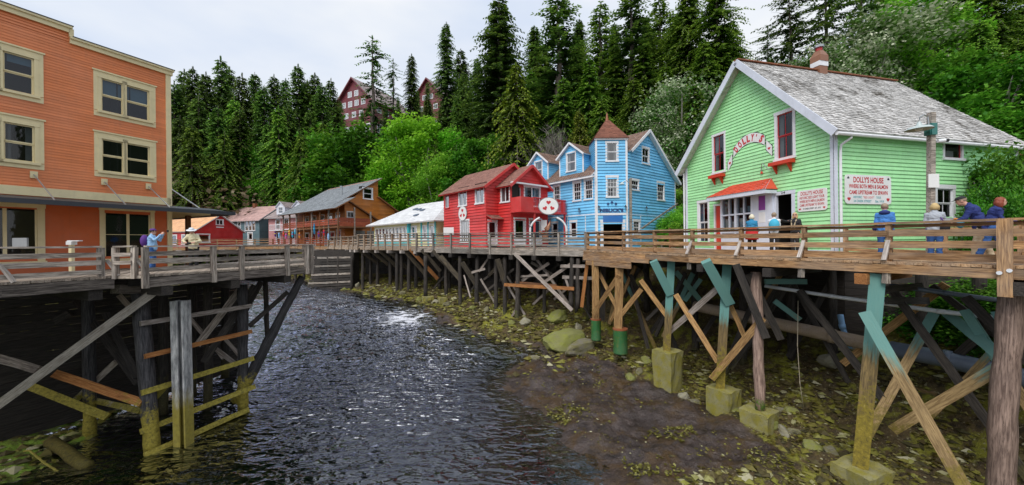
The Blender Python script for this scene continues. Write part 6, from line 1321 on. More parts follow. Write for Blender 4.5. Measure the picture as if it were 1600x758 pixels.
# utility post in front of the blue house, deck light post on the left
up_ = empty('utility_post', V3(at(986, 390, 25.5), 6.1), 0, 'thin grey pole with lamp arm before the blue house', 'pole'); mb = MB(); mb.box(-.08, .08, -.08, .08, 0, 4.9); mb.build('shaft', 'rail_grey', up_); mb = MB(); mb.tube([(0, -.05, 4.5), (-.3, -.05, 4.75), (-.6, -.05, 4.6)], .03, 6); mb.build('arm', 'steel', up_); mb = MB(); mb.tube([(-.6, -.05, 4.62), (-.6, -.05, 4.48)], [.05, .2], 10); mb.build('lamp_shade', 'lamp_metal', up_)
lb_ = empty('bollard_light', V3(at(112, 395, 12.6), zl_), 0, 'low white capped post light on the grey deck', 'lamp'); mb = MB(); mb.box(-.05, .05, -.05, .05, 0, 1.0); mb.build('post', 'cream_paint', lb_); mb = MB(); mb.box(-.09, .09, -.09, .09, 1.0, 1.12); mb.box(-.09, .32, -.06, .06, 1.12, 1.15); mb.build('cap', 'sign_white', lb_)
nb = MB(); nb.box(-.2, .2, -.02, .02, 0, .25); tag(place(nb.build('rail_notice', 'grey_paint'), Matrix.Translation(V3(at(32, 387, 10.1), 6.62))), 'small grey notice standing on the deck rail', 'notice')
# windsocks and garments hung before the far shops
cols_ = ['cloth_purple', 'cloth_sky', 'cloth_red', 'cloth_pink', 'cloth_yellow', 'cloth_cyan', 'cloth_orange', 'cloth_teal', 'cloth_red', 'cloth_sky', 'cloth_purple', 'cloth_cyan']
names_ = {'cloth_purple': 'purple', 'cloth_sky': 'pale blue', 'cloth_red': 'red', 'cloth_pink': 'pink', 'cloth_yellow': 'yellow', 'cloth_cyan': 'cyan', 'cloth_orange': 'orange', 'cloth_teal': 'dark blue'}
for i, (px, py) in enumerate(((430, 366), (436, 368), (443, 366), (447, 369), (452, 364), (461, 362), (468, 368), (491, 358), (506, 364), (513, 370), (498, 366), (457, 367))):
    p = at(px, py, 41.5 + (500 - px) * .09); h_ = .75 if i != 7 else 1.3; c_ = cols_[i]
    o = empty('windsock', p, 0, '%s windsock hanging on the far walkway, %s from the left' % (names_[c_], ('first', 'second', 'third', 'fourth', 'fifth', 'seventh', 'eighth', 'ninth', 'eleventh', 'last', 'tenth', 'sixth')[i]), 'windsock', 'windsocks before the far shops')
    mb = MB(); mb.tube([(0, 0, h_ * .5), (0, 0, h_ * .3), (0, 0, -.1), (.03, 0, -h_ * .45)], [.04, .09, .11, .07], 8); mb.build('body', c_, o); mb = MB(); mb.tube([(0, 0, .12), (0, 0, .02)], .115, 8); mb.build('stripe', cols_[(i + 4) % 12], o); mb = MB(); mb.tube([(0, 0, h_ * .5), (0, 0, h_ * .5 + .5)], .01, 4); mb.build('cord', 'rope', o)
wp = empty('whirligig_flowers', at(852, 373, 27.5), 0, 'rusty brown carved bird figure by the arch', 'carving'); mb = MB(); mb.tube([(0, 0, -.2), (0, 0, .3), (.1, 0, .7), (.3, 0, 1.0), (.42, 0, 1.5)], [.22, .25, .2, .14, .04], 8); mb.build('figure', 'copper', wp, True); mb = MB(); mb.tube([(-.1, 0, .3), (-.45, 0, .55), (-.5, 0, .2)], [.12, .1, .03], 8); mb.build('wing', 'rust', wp, True)
nb = MB(); nb.box(-.42, .42, -.02, .02, -.25, .35); tag(place(nb.build('notice_board', 'sign_white'), Matrix.Translation(at(701, 362, 30))), 'grey printed notice board leaning by the red house wall', 'notice')
nb = MB(); nb.box(-.22, .22, -.02, .02, -.4, .4); tag(place(nb.build('menu_board', 'sign_white'), Matrix.Translation(at(850, 352, 28.8))), 'white menu board beside the red house door', 'notice')
# red barrier planter by the brown fence left of the green house
pf = empty('brown_fence', V3(at(1048, 385, 24.0), 6.1), ang((.85, .5)), 'dark brown board fence between the blue and green houses', 'fence')
for k in range(6): mb = MB(); mb.box(0, 3.4, -.02, .02, .1 + k * .2, .28 + k * .2); mb.build('plank', 'brown_wood', pf)
for x_ in (0, 1.7, 3.4): mb = MB(); mb.box(x_ - .05, x_ + .05, .02, .1, 0, 1.35); mb.build('post', 'brown_wood', pf)
of2 = empty('orange_shed', at(1580, 260, 20), .24, 'rusty orange shed wall beyond the green house', 'shed'); mb = MB(); mb.box(0, 4, 0, 3, -4, .6); mb.build('wall', 'red_wood', of2); mb = MB(); mb.box(-.2, 4.2, -.2, 3.2, .6, .75); mb.build('roof', 'brown_wood', of2)
for k in range(4): mb = MB(); mb.box(k * 1.0, k * 1.0 + .1, -.05, 0, -4, .6); mb.build('batten', 'rust', of2)

# ================================================================== rocks on the banks
def rock_mesh(seed, mat):
    r2 = random.Random(seed); bm = bmesh.new(); bmesh.ops.create_icosphere(bm, subdivisions=3, radius=1.)
    pl = [(Vector((r2.uniform(-1, 1), r2.uniform(-1, 1), r2.uniform(-.6, 1))).normalized(), r2.uniform(.45, .85)) for _ in range(9)]
    for v_ in bm.verts:
        for n_, d_ in pl:
            k = v_.co.dot(n_)
            if k > d_: v_.co -= n_ * (k - d_) * .92
        q = v_.co * 2.2 + Vector((seed * 5.1, 0, 0)); v_.co += v_.co.normalized() * (.11 * mnoise.noise(q) + .06 * mnoise.noise(q * 2.7) + .03 * mnoise.noise(q * 6))
    me = bpy.data.meshes.new('boulder'); bm.to_mesh(me); bm.free(); me.materials.append(MATS[mat]); return me
RKS = [rock_mesh(k, m_) for k, m_ in enumerate(('rock', 'rock_moss', 'rock', 'rock_moss', 'shell_rock'))]
def rock(px, py, Y, s_, label, k, grp=None, name='boulder'):
    o = bpy.data.objects.new(name, RKS[k]); COL.objects.link(o); p = at(px, py, Y); r2 = random.Random(px * 7 + py)
    o.matrix_basis = Matrix.Translation((p.x, p.y, gz(p.x, p.y) + s_[2] * .25)) @ Matrix.Rotation(r2.uniform(0, 6), 4, 'Z') @ Matrix.Diagonal((*s_, 1)); WORLD[o.name] = o.matrix_basis.copy(); return tag(o, label, 'rock', grp)
rock(872, 516, 22.3, (1.9, 1.2, .9), 'largest pale green boulder left of the drums', 1); rock(905, 520, 21.2, (1.3, .6, .55), 'brown slanting boulder between the pale one and the drum', 0); rock(871, 487, 24.6, (.9, .7, .5), 'mossy boulder behind the largest pale one', 3); rock(902, 489, 23.4, (.4, .3, .3), 'small tan rock under the reddish brace', 4)
GRP = 'loose rocks along the bank'
TENS = 'first second third fourth fifth sixth seventh eighth ninth tenth eleventh twelfth thirteenth fourteenth fifteenth sixteenth seventeenth eighteenth nineteenth twentieth'.split()
def nth(i): return TENS[i] if i < 20 else ('twenty-' if i < 29 else 'thirty-' if i > 29 else 'thirtieth')[:8 if i != 29 else 9] + (TENS[(i - 20) % 10] if i != 29 else '')
for i, (px, py, Y, s_) in enumerate(sorted(((1203, 672, 13.2, .3), (1222, 678, 13.0, .26), (1240, 682, 12.9, .24), (1146, 612, 14.4, .3), (1165, 616, 14.2, .22), (1240, 632, 14.0, .34), (1225, 622, 14.2, .26), (985, 552, 18.4, .4), (1000, 545, 18.6, .3), (1010, 530, 19.5, .35), (1070, 590, 15.8, .3), (1085, 600, 15.4, .26), (835, 548, 21.2, .3), (1300, 705, 11.6, .22), (1270, 700, 12.0, .3), (760, 505, 26.0, .35), (740, 497, 26.6, .3), (700, 487, 27.5, .35), (680, 481, 28, .3), (655, 476, 29, .35), (630, 474, 30, .3), (600, 463, 32.5, .35), (580, 459, 34, .3), (560, 458, 35.5, .4), (540, 456, 36, .45), (515, 449, 38.5, .5), (497, 445, 40, .55), (490, 440, 42, .6), (820, 508, 24.2, .4), (800, 520, 24.3, .3), (1300, 560, 15.5, .5), (1350, 520, 14.8, .6), (1385, 515, 14.2, .5), (1330, 530, 15, .5)))):
    rock(px, py, Y, (s_ * rnd.uniform(.9, 1.4), s_ * rnd.uniform(.7, 1.1), s_ * rnd.uniform(.5, .8)), '%s loose mossy rock from the left along the creek bank' % nth(i), i % 5, GRP, 'bank_rock')
# uncountable rubble and shells: one object
def rubble(name, n_, region, smin, smax, mat, seed):
    r2 = np.random.RandomState(seed); xs, ys = region(r2, n_); zs = ground(xs, ys); mb = MB(); rr = random.Random(seed)
    base = [(Vector((a, b_, c_))).normalized() for a, b_, c_ in ((1, 0, 0), (-1, 0, 0), (0, 1, 0), (0, -1, 0), (0, 0, 1), (0, 0, -1))]; fs = [(0, 2, 4), (2, 1, 4), (1, 3, 4), (3, 0, 4), (2, 0, 5), (1, 2, 5), (3, 1, 5), (0, 3, 5)]
    for x, y, z_ in zip(xs, ys, zs):
        s_ = smin + (smax - smin) * rr.random() ** 2.2; a = rr.uniform(0, 6.28); ca, sa = math.cos(a), math.sin(a); sx, sy, sz_ = s_ * rr.uniform(.8, 1.6), s_ * rr.uniform(.6, 1.1), s_ * rr.uniform(.25, .6); vs = []
        for b_ in base:
            j = rr.uniform(.7, 1.2); X_, Y_, Z_ = b_.x * sx * j + rr.uniform(-.2, .2) * s_, b_.y * sy * j + rr.uniform(-.2, .2) * s_, b_.z * sz_ * j; vs.append((x + X_ * ca - Y_ * sa, y + X_ * sa + Y_ * ca, z_ + Z_ + sz_ * .2))
        mb.add(vs, fs, rr.uniform(-1, 1))
    o = mb.build(name, mat); o['kind'] = 'stuff'; return o
m_, n_, p_ = newmat('rubble_mat'); g = G(n_); f = g.math('MULTIPLY_ADD', g.attr('tone'), .5); f.node.inputs[2].default_value = .5
c = g.ramp(f, [(0., (.015, .010, .005)), (.40, (.075, .05, .018)), (.62, (.16, .14, .02)), (.82, (.22, .22, .03)), (1., (.46, .43, .30))]); g.ln(g.mix(g.noise(g.pos(), 7, 4), c, g.mix(.5, c, (.09, .09, .01))), p_.inputs['Base Color']); p_.inputs['Roughness'].default_value = .75
def reg_right(r2, n_):
    xs = r2.uniform(-12, 17, n_ * 7); ys = r2.uniform(6, 36, n_ * 7); P = np.stack([xs, ys], 1); a = a_rub(xs, ys, None); dr = sdist(P, SHORE_R); k = (dr > .0) & (dr < np.where(ys < 20, 15, 7)) & (a + .45 * vnoise(xs, ys, .6, 21) > .55) & (r2.rand(len(xs)) < .35 + .65 * (vnoise(xs, ys, .9, 22) > -.1)); return xs[k][:n_], ys[k][:n_]
rubble('bank_rubble', 13000, reg_right, .035, .21, 'rubble_mat', 3)
def reg_left(r2, n_):
    xs = r2.uniform(-24, -12, n_ * 4); ys = r2.uniform(5, 19, n_ * 4); dl = -sdist(np.stack([xs, ys], 1), SHORE_L); k = (dl > -1.6) & (dl < 6); return xs[k][:n_], ys[k][:n_]
rubble('left_shore_rubble', 2200, reg_left, .05, .24, 'rubble_mat', 4)
def reg_edge(r2, n_):
    xs = r2.uniform(-60, 4, n_ * 9); ys = r2.uniform(19, 60, n_ * 9); dr = sdist(np.stack([xs, ys], 1), SHORE_R); k = (dr > -.5) & (dr < 3); return xs[k][:n_], ys[k][:n_]
rubble('creek_edge_rubble', 2600, reg_edge, .08, .32, 'rubble_mat', 5)
def reg_mud(r2, n_):
    xs = r2.uniform(0, 10, n_ * 6); ys = r2.uniform(7, 22, n_ * 6); dr = sdist(np.stack([xs, ys], 1), SHORE_R); k = (dr > .1) & (dr < 6.5) & (vnoise(xs, ys, .7, 31) > .05); return xs[k][:n_], ys[k][:n_]
rubble('mud_pebbles', 1300, reg_mud, .015, .07, 'rubble_mat', 6)
# seaweed tufts on the rubble: leafy flakes
def flakes(name, n_, region, s0, s1, mat, seed, lift=.03):
    r2 = np.random.RandomState(seed); xs, ys = region(r2, n_); zs = ground(xs, ys); mb = MB(); rr = random.Random(seed)
    for x, y, z_ in zip(xs, ys, zs):
        for _ in range(3):
            a = rr.uniform(0, 6.28); s_ = rr.uniform(s0, s1); d_ = Vector((math.cos(a), math.sin(a), rr.uniform(-.1, .5))) * s_; e_ = Vector((-math.sin(a), math.cos(a), rr.uniform(-.3, .3))) * s_ * .4; o_ = Vector((x + rr.uniform(-.1, .1), y + rr.uniform(-.1, .1), z_ + lift)); mb.face([o_ - e_ * .5, o_ + d_ * .5 - e_, o_ + d_, o_ + d_ * .5 + e_], rr.uniform(-1, 1))
    o = mb.build(name, mat); o['kind'] = 'stuff'; return o
leafmat('weed', (.04, .03, .006), (.12, .11, .012), (.30, .28, .10), .05, .2)
flakes('seaweed', 4200, reg_right, .06, .16, 'weed', 9)
def reg_mud2(r2, n_):
    xs = r2.uniform(0, 10, n_ * 9); ys = r2.uniform(7, 22, n_ * 9); dr = sdist(np.stack([xs, ys], 1), SHORE_R); k = (dr > .0) & (dr < 7.5) & (vnoise(xs, ys, .55, 33) > .28); return xs[k][:n_], ys[k][:n_]
flakes('mud_weed', 900, reg_mud2, .05, .14, 'weed', 10)

# ================================================================== vegetation
def kite(mb, o_, d_, e_, tone):
    mb.v.extend((tuple(o_), tuple(o_ + d_ * .45 - e_), tuple(o_ + d_), tuple(o_ + d_ * .45 + e_))); i = len(mb.v) - 4; mb.f.append((i, i + 1, i + 2, i + 3)); mb.t.append(tone)
def conifer(seed, H, Rm, leaf, whorl=.42, per=5, droop=.5, up=.25, spray=.62, base=.08, gap=0., power=.8, trunkmat='trunk', dead=0.):
    r2 = random.Random(seed); cb, tb = MB(), MB()
    pts_ = [(r2.uniform(-.12, .12) * (k > 0), r2.uniform(-.12, .12) * (k > 0), H * k / 8 - (1.5 if k == 0 else 0)) for k in range(9)]; rr = [max(.03, H * .017 * (1 - k / 8.2)) for k in range(9)]; tb.tube(pts_, rr, 7)
    z = H * base; bulge = [r2.uniform(.72, 1.2) for _ in range(12)]
    while z < H * .985:
        zn = z / H; Lm = Rm * (1 - zn) ** power * (.55 + .45 * min(1, (zn - base) / .12 + .3)) * bulge[int(zn * 11.9)] + .12
        for b_ in range(per):
            if r2.random() < gap: continue
            az = r2.uniform(0, 6.283); L_ = Lm * r2.uniform(.55, 1.12); hd = Vector((math.cos(az), math.sin(az), 0)); sd_ = Vector((-hd.y, hd.x, 0)); dk = r2.random() < dead; n_ = max(2, int(L_ / (spray * .52))); prev = Vector((0, 0, z))
            u_ = up * r2.uniform(.6, 1.3); dr_ = droop * r2.uniform(.7, 1.3); bt = r2.uniform(-.35, .35)
            for i in range(1, n_ + 1):
                t_ = i / n_; p = Vector((0, 0, z)) + hd * L_ * t_ + Vector((0, 0, L_ * (u_ * t_ - dr_ * t_ * t_)))
                if n_ > 2 and i % 2 == 0 or i == n_:
                    w_ = .035 * (1 - t_) + .012; tb.face([prev - sd_ * w_, p - sd_ * w_ * .6, p + sd_ * w_ * .6, prev + sd_ * w_], 0); prev = p
                if dk: continue
                dirv = (hd + Vector((0, 0, u_ - 2 * dr_ * t_))).normalized(); wid = spray * (1.15 - .55 * t_)
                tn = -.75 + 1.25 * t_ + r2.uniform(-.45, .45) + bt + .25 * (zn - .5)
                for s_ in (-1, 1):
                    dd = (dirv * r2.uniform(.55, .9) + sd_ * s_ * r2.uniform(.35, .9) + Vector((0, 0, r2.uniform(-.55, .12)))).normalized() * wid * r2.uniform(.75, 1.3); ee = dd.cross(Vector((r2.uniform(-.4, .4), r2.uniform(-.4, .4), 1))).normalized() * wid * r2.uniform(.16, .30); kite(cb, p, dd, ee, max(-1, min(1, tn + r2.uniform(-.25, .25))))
                if r2.random() < .6:
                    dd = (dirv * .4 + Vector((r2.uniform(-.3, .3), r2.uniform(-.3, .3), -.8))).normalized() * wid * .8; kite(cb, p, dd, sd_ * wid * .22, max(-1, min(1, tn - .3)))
        z += whorl * r2.uniform(.7, 1.3) * (1.15 - .5 * zn)
    for k in range(5): kite(cb, Vector((0, 0, H * .97)), Vector((r2.uniform(-.1, .1), r2.uniform(-.1, .1), H * .035)), Vector((.07, .05, 0)), 0)
    return cb.mesh('crown', leaf), tb.mesh('trunk', trunkmat), H
def broadleaf(seed, H, W, leaf, clumps=70, leaves=130, size=.30, low=.12, trunkmat='trunk_pale', blossom=None, trunks=3):
    r2 = random.Random(seed); cb, tb = MB(), MB()
    for k in range(trunks):
        a = r2.uniform(0, 6.28); q = Vector((math.cos(a), math.sin(a), 0)) * W * .28; pts_ = [Vector((0, 0, -1)) + q * .1, q * .3 + Vector((0, 0, H * .3)), q * .7 + Vector((0, 0, H * .6)), q * 1.0 + Vector((0, 0, H * .85))]; tb.tube(pts_, [H * .018, H * .014, H * .009, .02], 6)
        for j in range(5):
            s_ = pts_[1].lerp(pts_[2], r2.random()); e_ = s_ + Vector((r2.uniform(-1, 1), r2.uniform(-1, 1), r2.uniform(.2, .9))) * W * .3; tb.tube([s_, s_.lerp(e_, .5) + Vector((0, 0, .1)), e_], [H * .007, H * .005, .012], 5)
    for c_ in range(clumps):
        zn = r2.uniform(low, 1); rad = W / 2 * math.sqrt(max(.05, 1 - ((zn - .45) / .62) ** 2)); a = r2.uniform(0, 6.28); rr = rad * math.sqrt(r2.uniform(.12, 1)); C_ = Vector((math.cos(a) * rr, math.sin(a) * rr, H * zn)); cr0 = W * r2.uniform(.09, .19); bt = r2.uniform(-.35, .35)
        for l_ in range(int(leaves * r2.uniform(.5, 1.4))):
            d_ = Vector((r2.gauss(0, 1), r2.gauss(0, 1), r2.gauss(0, .75))); k = d_.length; d_ = d_ * (cr0 / max(k, .3)) * r2.random() ** .4; p = C_ + d_; s_ = size * r2.uniform(.6, 1.25)
            dd = Vector((r2.uniform(-1, 1), r2.uniform(-1, 1), r2.uniform(-.8, .35))).normalized() * s_; ee = dd.cross(Vector((r2.uniform(-.6, .6), r2.uniform(-.6, .6), 1))).normalized() * s_ * .36
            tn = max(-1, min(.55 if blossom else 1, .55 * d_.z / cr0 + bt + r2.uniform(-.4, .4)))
            if blossom and d_.z > -.2 * cr0 and r2.random() < blossom: tn = 1.0
            kite(cb, p, dd, ee, tn)
    return cb.mesh('crown', leaf), tb.mesh('trunk', trunkmat), H
def bare_tree(seed, H, W):
    r2 = random.Random(seed); tb = MB()
    def grow(p, d_, L_, r, dep):
        q = p + d_ * L_ * .5 + Vector((r2.uniform(-.1, .1), r2.uniform(-.1, .1), 0)) * L_; e_ = p + d_ * L_; tb.tube([p, q, e_], [r, r * .8, r * .55], 5 if dep < 2 else 3, False)
        if dep >= 5: return
        for _ in range(4 if dep < 4 else 3):
            nd = (d_ + Vector((r2.uniform(-1, 1), r2.uniform(-1, 1), r2.uniform(-.5, .7))) * .85).normalized(); grow(q.lerp(e_, r2.random()), nd, L_ * r2.uniform(.45, .75), r * .55, dep + 1)
    for _ in range(3): grow(Vector((0, 0, -.5)), Vector((r2.uniform(-.4, .4), r2.uniform(-.4, .4), 1)).normalized(), H * .4, H * .013, 0)
    return None, tb.mesh('trunk', 'trunk_pale'), H
SPECIES = {
    'spruce': [conifer(11, 30, 6.4, 'leaf_spruce', spray=.56, whorl=.33, per=8, power=.72), conifer(12, 30, 5.4, 'leaf_spruce', spray=.52, whorl=.33, per=8, power=.66), conifer(13, 30, 7.0, 'leaf_spruce', spray=.6, droop=.6, whorl=.36, per=8, power=.75)],
    'hemlock': [conifer(21, 28, 6.6, 'leaf_hemlock', droop=.75, up=.35, spray=.56, gap=.10, whorl=.36, per=8, power=.68), conifer(22, 28, 7.2, 'leaf_hemlock', droop=.8, up=.3, spray=.6, gap=.14, whorl=.38, per=8, power=.7)],
    'sparse': [conifer(31, 28, 5.0, 'leaf_spruce', whorl=.5, per=5, gap=.2, spray=.55, base=.12, power=.55, up=.12, droop=.32), conifer(32, 28, 4.4, 'leaf_hemlock', whorl=.46, per=5, gap=.2, spray=.52, base=.12, power=.6, up=.15, droop=.35)],
    'airy': [conifer(35, 28, 4.4, 'leaf_spruce', whorl=.75, per=5, gap=.3, spray=.55, base=.25, power=.45, up=.1, droop=.3)],
    'cedar': [conifer(41, 16, 4.6, 'leaf_cedar', droop=.95, up=.5, spray=.5, whorl=.28, per=8, base=.05, power=.7)],
    'dead_pine': [conifer(51, 22, 5.6, 'leaf_spruce', whorl=.6, per=6, gap=.15, spray=.5, base=.2, power=.35, up=.18, droop=.22, dead=.30)],
    'bright': [broadleaf(61, 12, 9.5, 'leaf_bright', 110, 150, .36), broadleaf(62, 11, 7.5, 'leaf_bright', 80, 150, .34)],
    'mid': [broadleaf(71, 10, 8, 'leaf_mid', 80, 140, .36), broadleaf(72, 8, 7, 'leaf_mid', 70, 140, .32)],
    'blossom': [broadleaf(81, 9, 8, 'leaf_blossom', 90, 150, .26, blossom=.20)],
    'light': [broadleaf(85, 9, 8, 'leaf_light', 90, 150, .30)],
    'bare': [bare_tree(91, 9, 6)],
    'bush': [broadleaf(95, 2.6, 3.6, 'leaf_mid', 80, 160, .13, low=.0, trunks=4), broadleaf(96, 2.2, 3.0, 'leaf_light', 70, 150, .12, low=.0, trunks=4)],
    'brownbush': [broadleaf(97, 3, 5, 'leaf_brown', 60, 120, .22, low=0, trunks=4)],
}
NAMES = {'spruce': ('spruce_tree', 'spruce'), 'hemlock': ('hemlock_tree', 'hemlock'), 'sparse': ('thin_conifer', 'conifer'), 'airy': ('thin_conifer', 'conifer'), 'cedar': ('cedar_tree', 'cedar'), 'dead_pine': ('bare_pine', 'pine'), 'bright': ('leafy_tree', 'tree'), 'mid': ('leafy_tree', 'tree'), 'blossom': ('blossom_tree', 'tree'), 'light': ('leafy_tree', 'tree'), 'bare': ('leafless_tree', 'tree'), 'bush': ('green_bush', 'bush'), 'brownbush': ('brown_bush', 'bush')}
_ti = [0]
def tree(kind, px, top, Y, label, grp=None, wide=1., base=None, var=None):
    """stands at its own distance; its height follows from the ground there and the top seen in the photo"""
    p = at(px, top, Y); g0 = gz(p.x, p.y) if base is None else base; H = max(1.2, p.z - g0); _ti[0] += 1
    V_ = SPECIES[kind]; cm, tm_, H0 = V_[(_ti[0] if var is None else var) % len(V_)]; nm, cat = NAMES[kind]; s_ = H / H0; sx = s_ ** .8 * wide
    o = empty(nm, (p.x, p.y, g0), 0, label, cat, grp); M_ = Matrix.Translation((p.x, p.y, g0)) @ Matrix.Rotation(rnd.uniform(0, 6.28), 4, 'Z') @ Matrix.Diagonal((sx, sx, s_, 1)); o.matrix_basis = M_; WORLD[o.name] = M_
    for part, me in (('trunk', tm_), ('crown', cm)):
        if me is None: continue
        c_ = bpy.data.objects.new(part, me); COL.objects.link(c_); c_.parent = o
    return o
ORD = 'first second third fourth fifth sixth seventh eighth ninth tenth eleventh twelfth thirteenth fourteenth fifteenth sixteenth seventeenth eighteenth nineteenth twentieth twenty-first twenty-second twenty-third twenty-fourth twenty-fifth'.split()
def stand(kind, spots, label, grp, **k):
    """a row of alike trees told apart by their order across the picture"""
    for i, (px, top, Y, *more) in enumerate(sorted(spots)): tree(kind, px, top, Y, label % ORD[i], grp, **({'wide': more[0]} if more else {}), **k)
# left stand
GL = 'spruces in the dense stand left of the lodge'; 
stand('spruce', ((272, 128, 78), (288, 108, 84), (302, 104, 80), (322, 112, 76), (345, 88, 82), (358, 104, 88), (378, 114, 80), (398, 112, 86), (412, 132, 76), (428, 116, 84), (446, 122, 90), (466, 100, 82), (480, 124, 88), (492, 114, 84), (503, 130, 78), (517, 122, 90), (310, 150, 70), (340, 165, 68), (375, 170, 70), (450, 160, 72), (485, 168, 74), (420, 190, 70), (280, 180, 66), (525, 165, 84)), '%s dark spruce from the left in the dense stand left of the lodge', GL, wide=1.15)
stand('hemlock', ((366, 150, 72), (435, 165, 68), (300, 190, 62), (350, 205, 64), (470, 205, 66), (505, 190, 72)), '%s yellow green hemlock from the left at the front of the left stand', 'hemlocks at the front of the left stand')
# around the lodge
tree('airy', 582, 56, 84, 'tall thin dark conifer standing before the lodge gable', wide=1.5); tree('airy', 614, 92, 88, 'thin conifer right of the tall one by the lodge', wide=1.1); tree('spruce', 643, 84, 90, 'slender dark spruce between the two lodge blocks', wide=.95)
tree('spruce', 697, 34, 72, 'tall narrow spruce right of the lodge', wide=1.0); tree('spruce', 780, -6, 58, 'broad dark spruce, the tallest behind the red house', wide=1.5)
stand('spruce', ((725, 110, 66), (745, 90, 72), (668, 150, 76), (715, 150, 62), (760, 120, 60), (690, 165, 70), (560, 195, 92), (540, 205, 88), (600, 200, 88), (625, 190, 84), (655, 170, 86)), '%s dark spruce from the left on the slope around the lodge', 'spruces on the slope around the lodge')
stand('spruce', ((532, 158, 96, .8), (566, 172, 96, .7), (602, 158, 97, .7), (622, 150, 98, .7), (668, 128, 100, .8), (652, 140, 104, .8)), '%s small spruce from the left close before the lodge walls', 'small spruces before the lodge walls')
# above the blue house
stand('spruce', ((835, 40, 74, 1.3), (905, 30, 76, 1.3), (960, 35, 74, 1.3), (1010, 25, 76, 1.3), (1060, 20, 70, 1.3), (720, 75, 80, 1.2), (1135, 60, 60, 1.2)), '%s broad spruce from the left in the back row of the hilltop', 'broad spruces in the back row')
stand('sparse', ((872, -8, 52), (938, 2, 60), (986, -16, 54), (1030, -6, 58)), '%s tall thin conifer from the left on the skyline above the blue house', 'thin conifers above the blue house', wide=1.9)
stand('hemlock', ((850, 70, 60), (900, 60, 58), (920, 90, 50), (960, 70, 56), (1005, 60, 52), (1052, 20, 54), (1075, -30, 50), (1120, -50, 46), (1142, 30, 48), (880, 120, 48), (990, 120, 46), (1040, 100, 48), (830, 110, 56), (1100, 60, 44), (1085, 130, 40), (940, 150, 44), (1150, 110, 42)), '%s mid green hemlock from the left behind the blue house', 'hemlocks behind the blue house', wide=1.2)
tree('cedar', 806, 98, 44, 'yellow green drooping cedar behind the red house', wide=1.1); tree('cedar', 905, 170, 42, 'yellow green cedar behind the blue turret', wide=.9)
tree('bare', 862, 150, 43, 'grey leafless tree above the blue house dormers', wide=.95); tree('blossom', 1062, 132, 42, 'white blossoming tree between the blue and green houses', wide=.95); tree('blossom', 1040, 195, 41, 'smaller blossoming tree low beside the blue gable', wide=.8)
# bright broadleaves in the middle
tree('bright', 648, 196, 60, 'large bright green tree behind the white roofed shop', wide=1.0, var=0); tree('bright', 706, 210, 58, 'bright green tree between the big one and the red house', wide=.7, var=1); tree('bright', 600, 262, 58, 'lower bright tree beside the brown gable', wide=.8, var=1)
tree('mid', 545, 208, 68, 'mid green tree above the brown roof', wide=1.1); tree('mid', 515, 215, 70, 'left mid green tree above the brown roof', wide=1.0); tree('bright', 400, 288, 68, 'small bright tree above the slate house', wide=.7); tree('bright', 380, 235, 72, 'bright tree low in the left stand', wide=.6); tree('light', 690, 250, 50, 'pale leafed tree left of the red house', wide=.8)
stand('mid', ((330, 292, 74), (285, 300, 70), (445, 270, 72), (470, 250, 72), (575, 225, 74), (620, 215, 78), (350, 275, 76), (310, 268, 78), (420, 250, 74), (730, 240, 50), (765, 215, 48)), '%s understorey tree from the left, low on the hillside', 'understorey trees low on the hillside')
stand('brownbush', ((320, 280, 72), (372, 302, 70), (300, 300, 68)), '%s brownish shrub from the left on the slope behind the barn', 'brown shrubs behind the barn', wide=1.4)
# right, behind and beside the green house
tree('dead_pine', 1235, -30, 36, 'bare branched dark pine left of the chimney pot', wide=1.1); tree('dead_pine', 1290, -60, 38, 'bare branched dark pine behind the chimney pot', wide=1.1); tree('dead_pine', 1200, 40, 42, 'smaller bare pine at the gap in the skyline', wide=.9); tree('dead_pine', 1345, -80, 40, 'bare branched pine right of the chimney pot', wide=1.1)
tree('blossom', 1395, 28, 33, 'large white blossoming tree behind the cedar roof', wide=1.15); tree('blossom', 1335, 70, 32, 'white blossoming tree right of the chimney pot', wide=.8); tree('blossom', 1270, 88, 34, 'low blossoming tree left of the chimney pot', wide=.7); tree('light', 1455, 30, 32, 'light green tree right of the blossoming tree', wide=.9); tree('light', 1440, -20, 42, 'light green tree high behind the blossom', wide=1.1)
stand('hemlock', ((1500, -60, 34), (1550, -70, 30), (1600, -60, 32), (1640, -20, 28), (1420, -60, 46), (1480, -40, 44), (1530, 30, 28), (1590, 60, 26), (1380, -50, 50)), '%s large hemlock from the left on the slope right of the green house', 'hemlocks right of the green house', wide=1.15)
stand('mid', ((1530, 110, 25), (1575, 140, 24), (1490, 90, 28), (1610, 120, 23), (1545, 180, 23)), '%s mid green tree from the left beside the cedar roof edge', 'trees beside the cedar roof edge')
stand('bush', ((1586, 248, 15.5, .62), (1562, 292, 14.8, .42), (1632, 262, 14, .55), (1602, 310, 13, .42), (1542, 326, 14.4, .34)), '%s leafy green bush from the left, at the right edge beside the walkers', 'bushes at the right edge', base=4.6, var=0)
for i, (px, top, Y) in enumerate(((1470, 452, 14), (1530, 442, 13.0), (1575, 446, 12.2), (1600, 470, 11.6))): tree('bush', px, top, Y, '%s low green bush from the left under the boardwalk at the right' % ORD[i], 'bushes under the boardwalk', wide=1.2, base=at(px, top, Y).z - 1.8, var=0)
for i, (px, top, Y) in enumerate(((1050, 340, 31), (1060, 338, 28.5), (1062, 300, 34), (1072, 326, 30), (1080, 345, 27))): tree('bush', px, top, Y, '%s bright bush from the left between the stair and the green house' % ORD[i], 'bushes by the stair', wide=1.0, var=1, base=at(px, top, Y).z - 2.3)
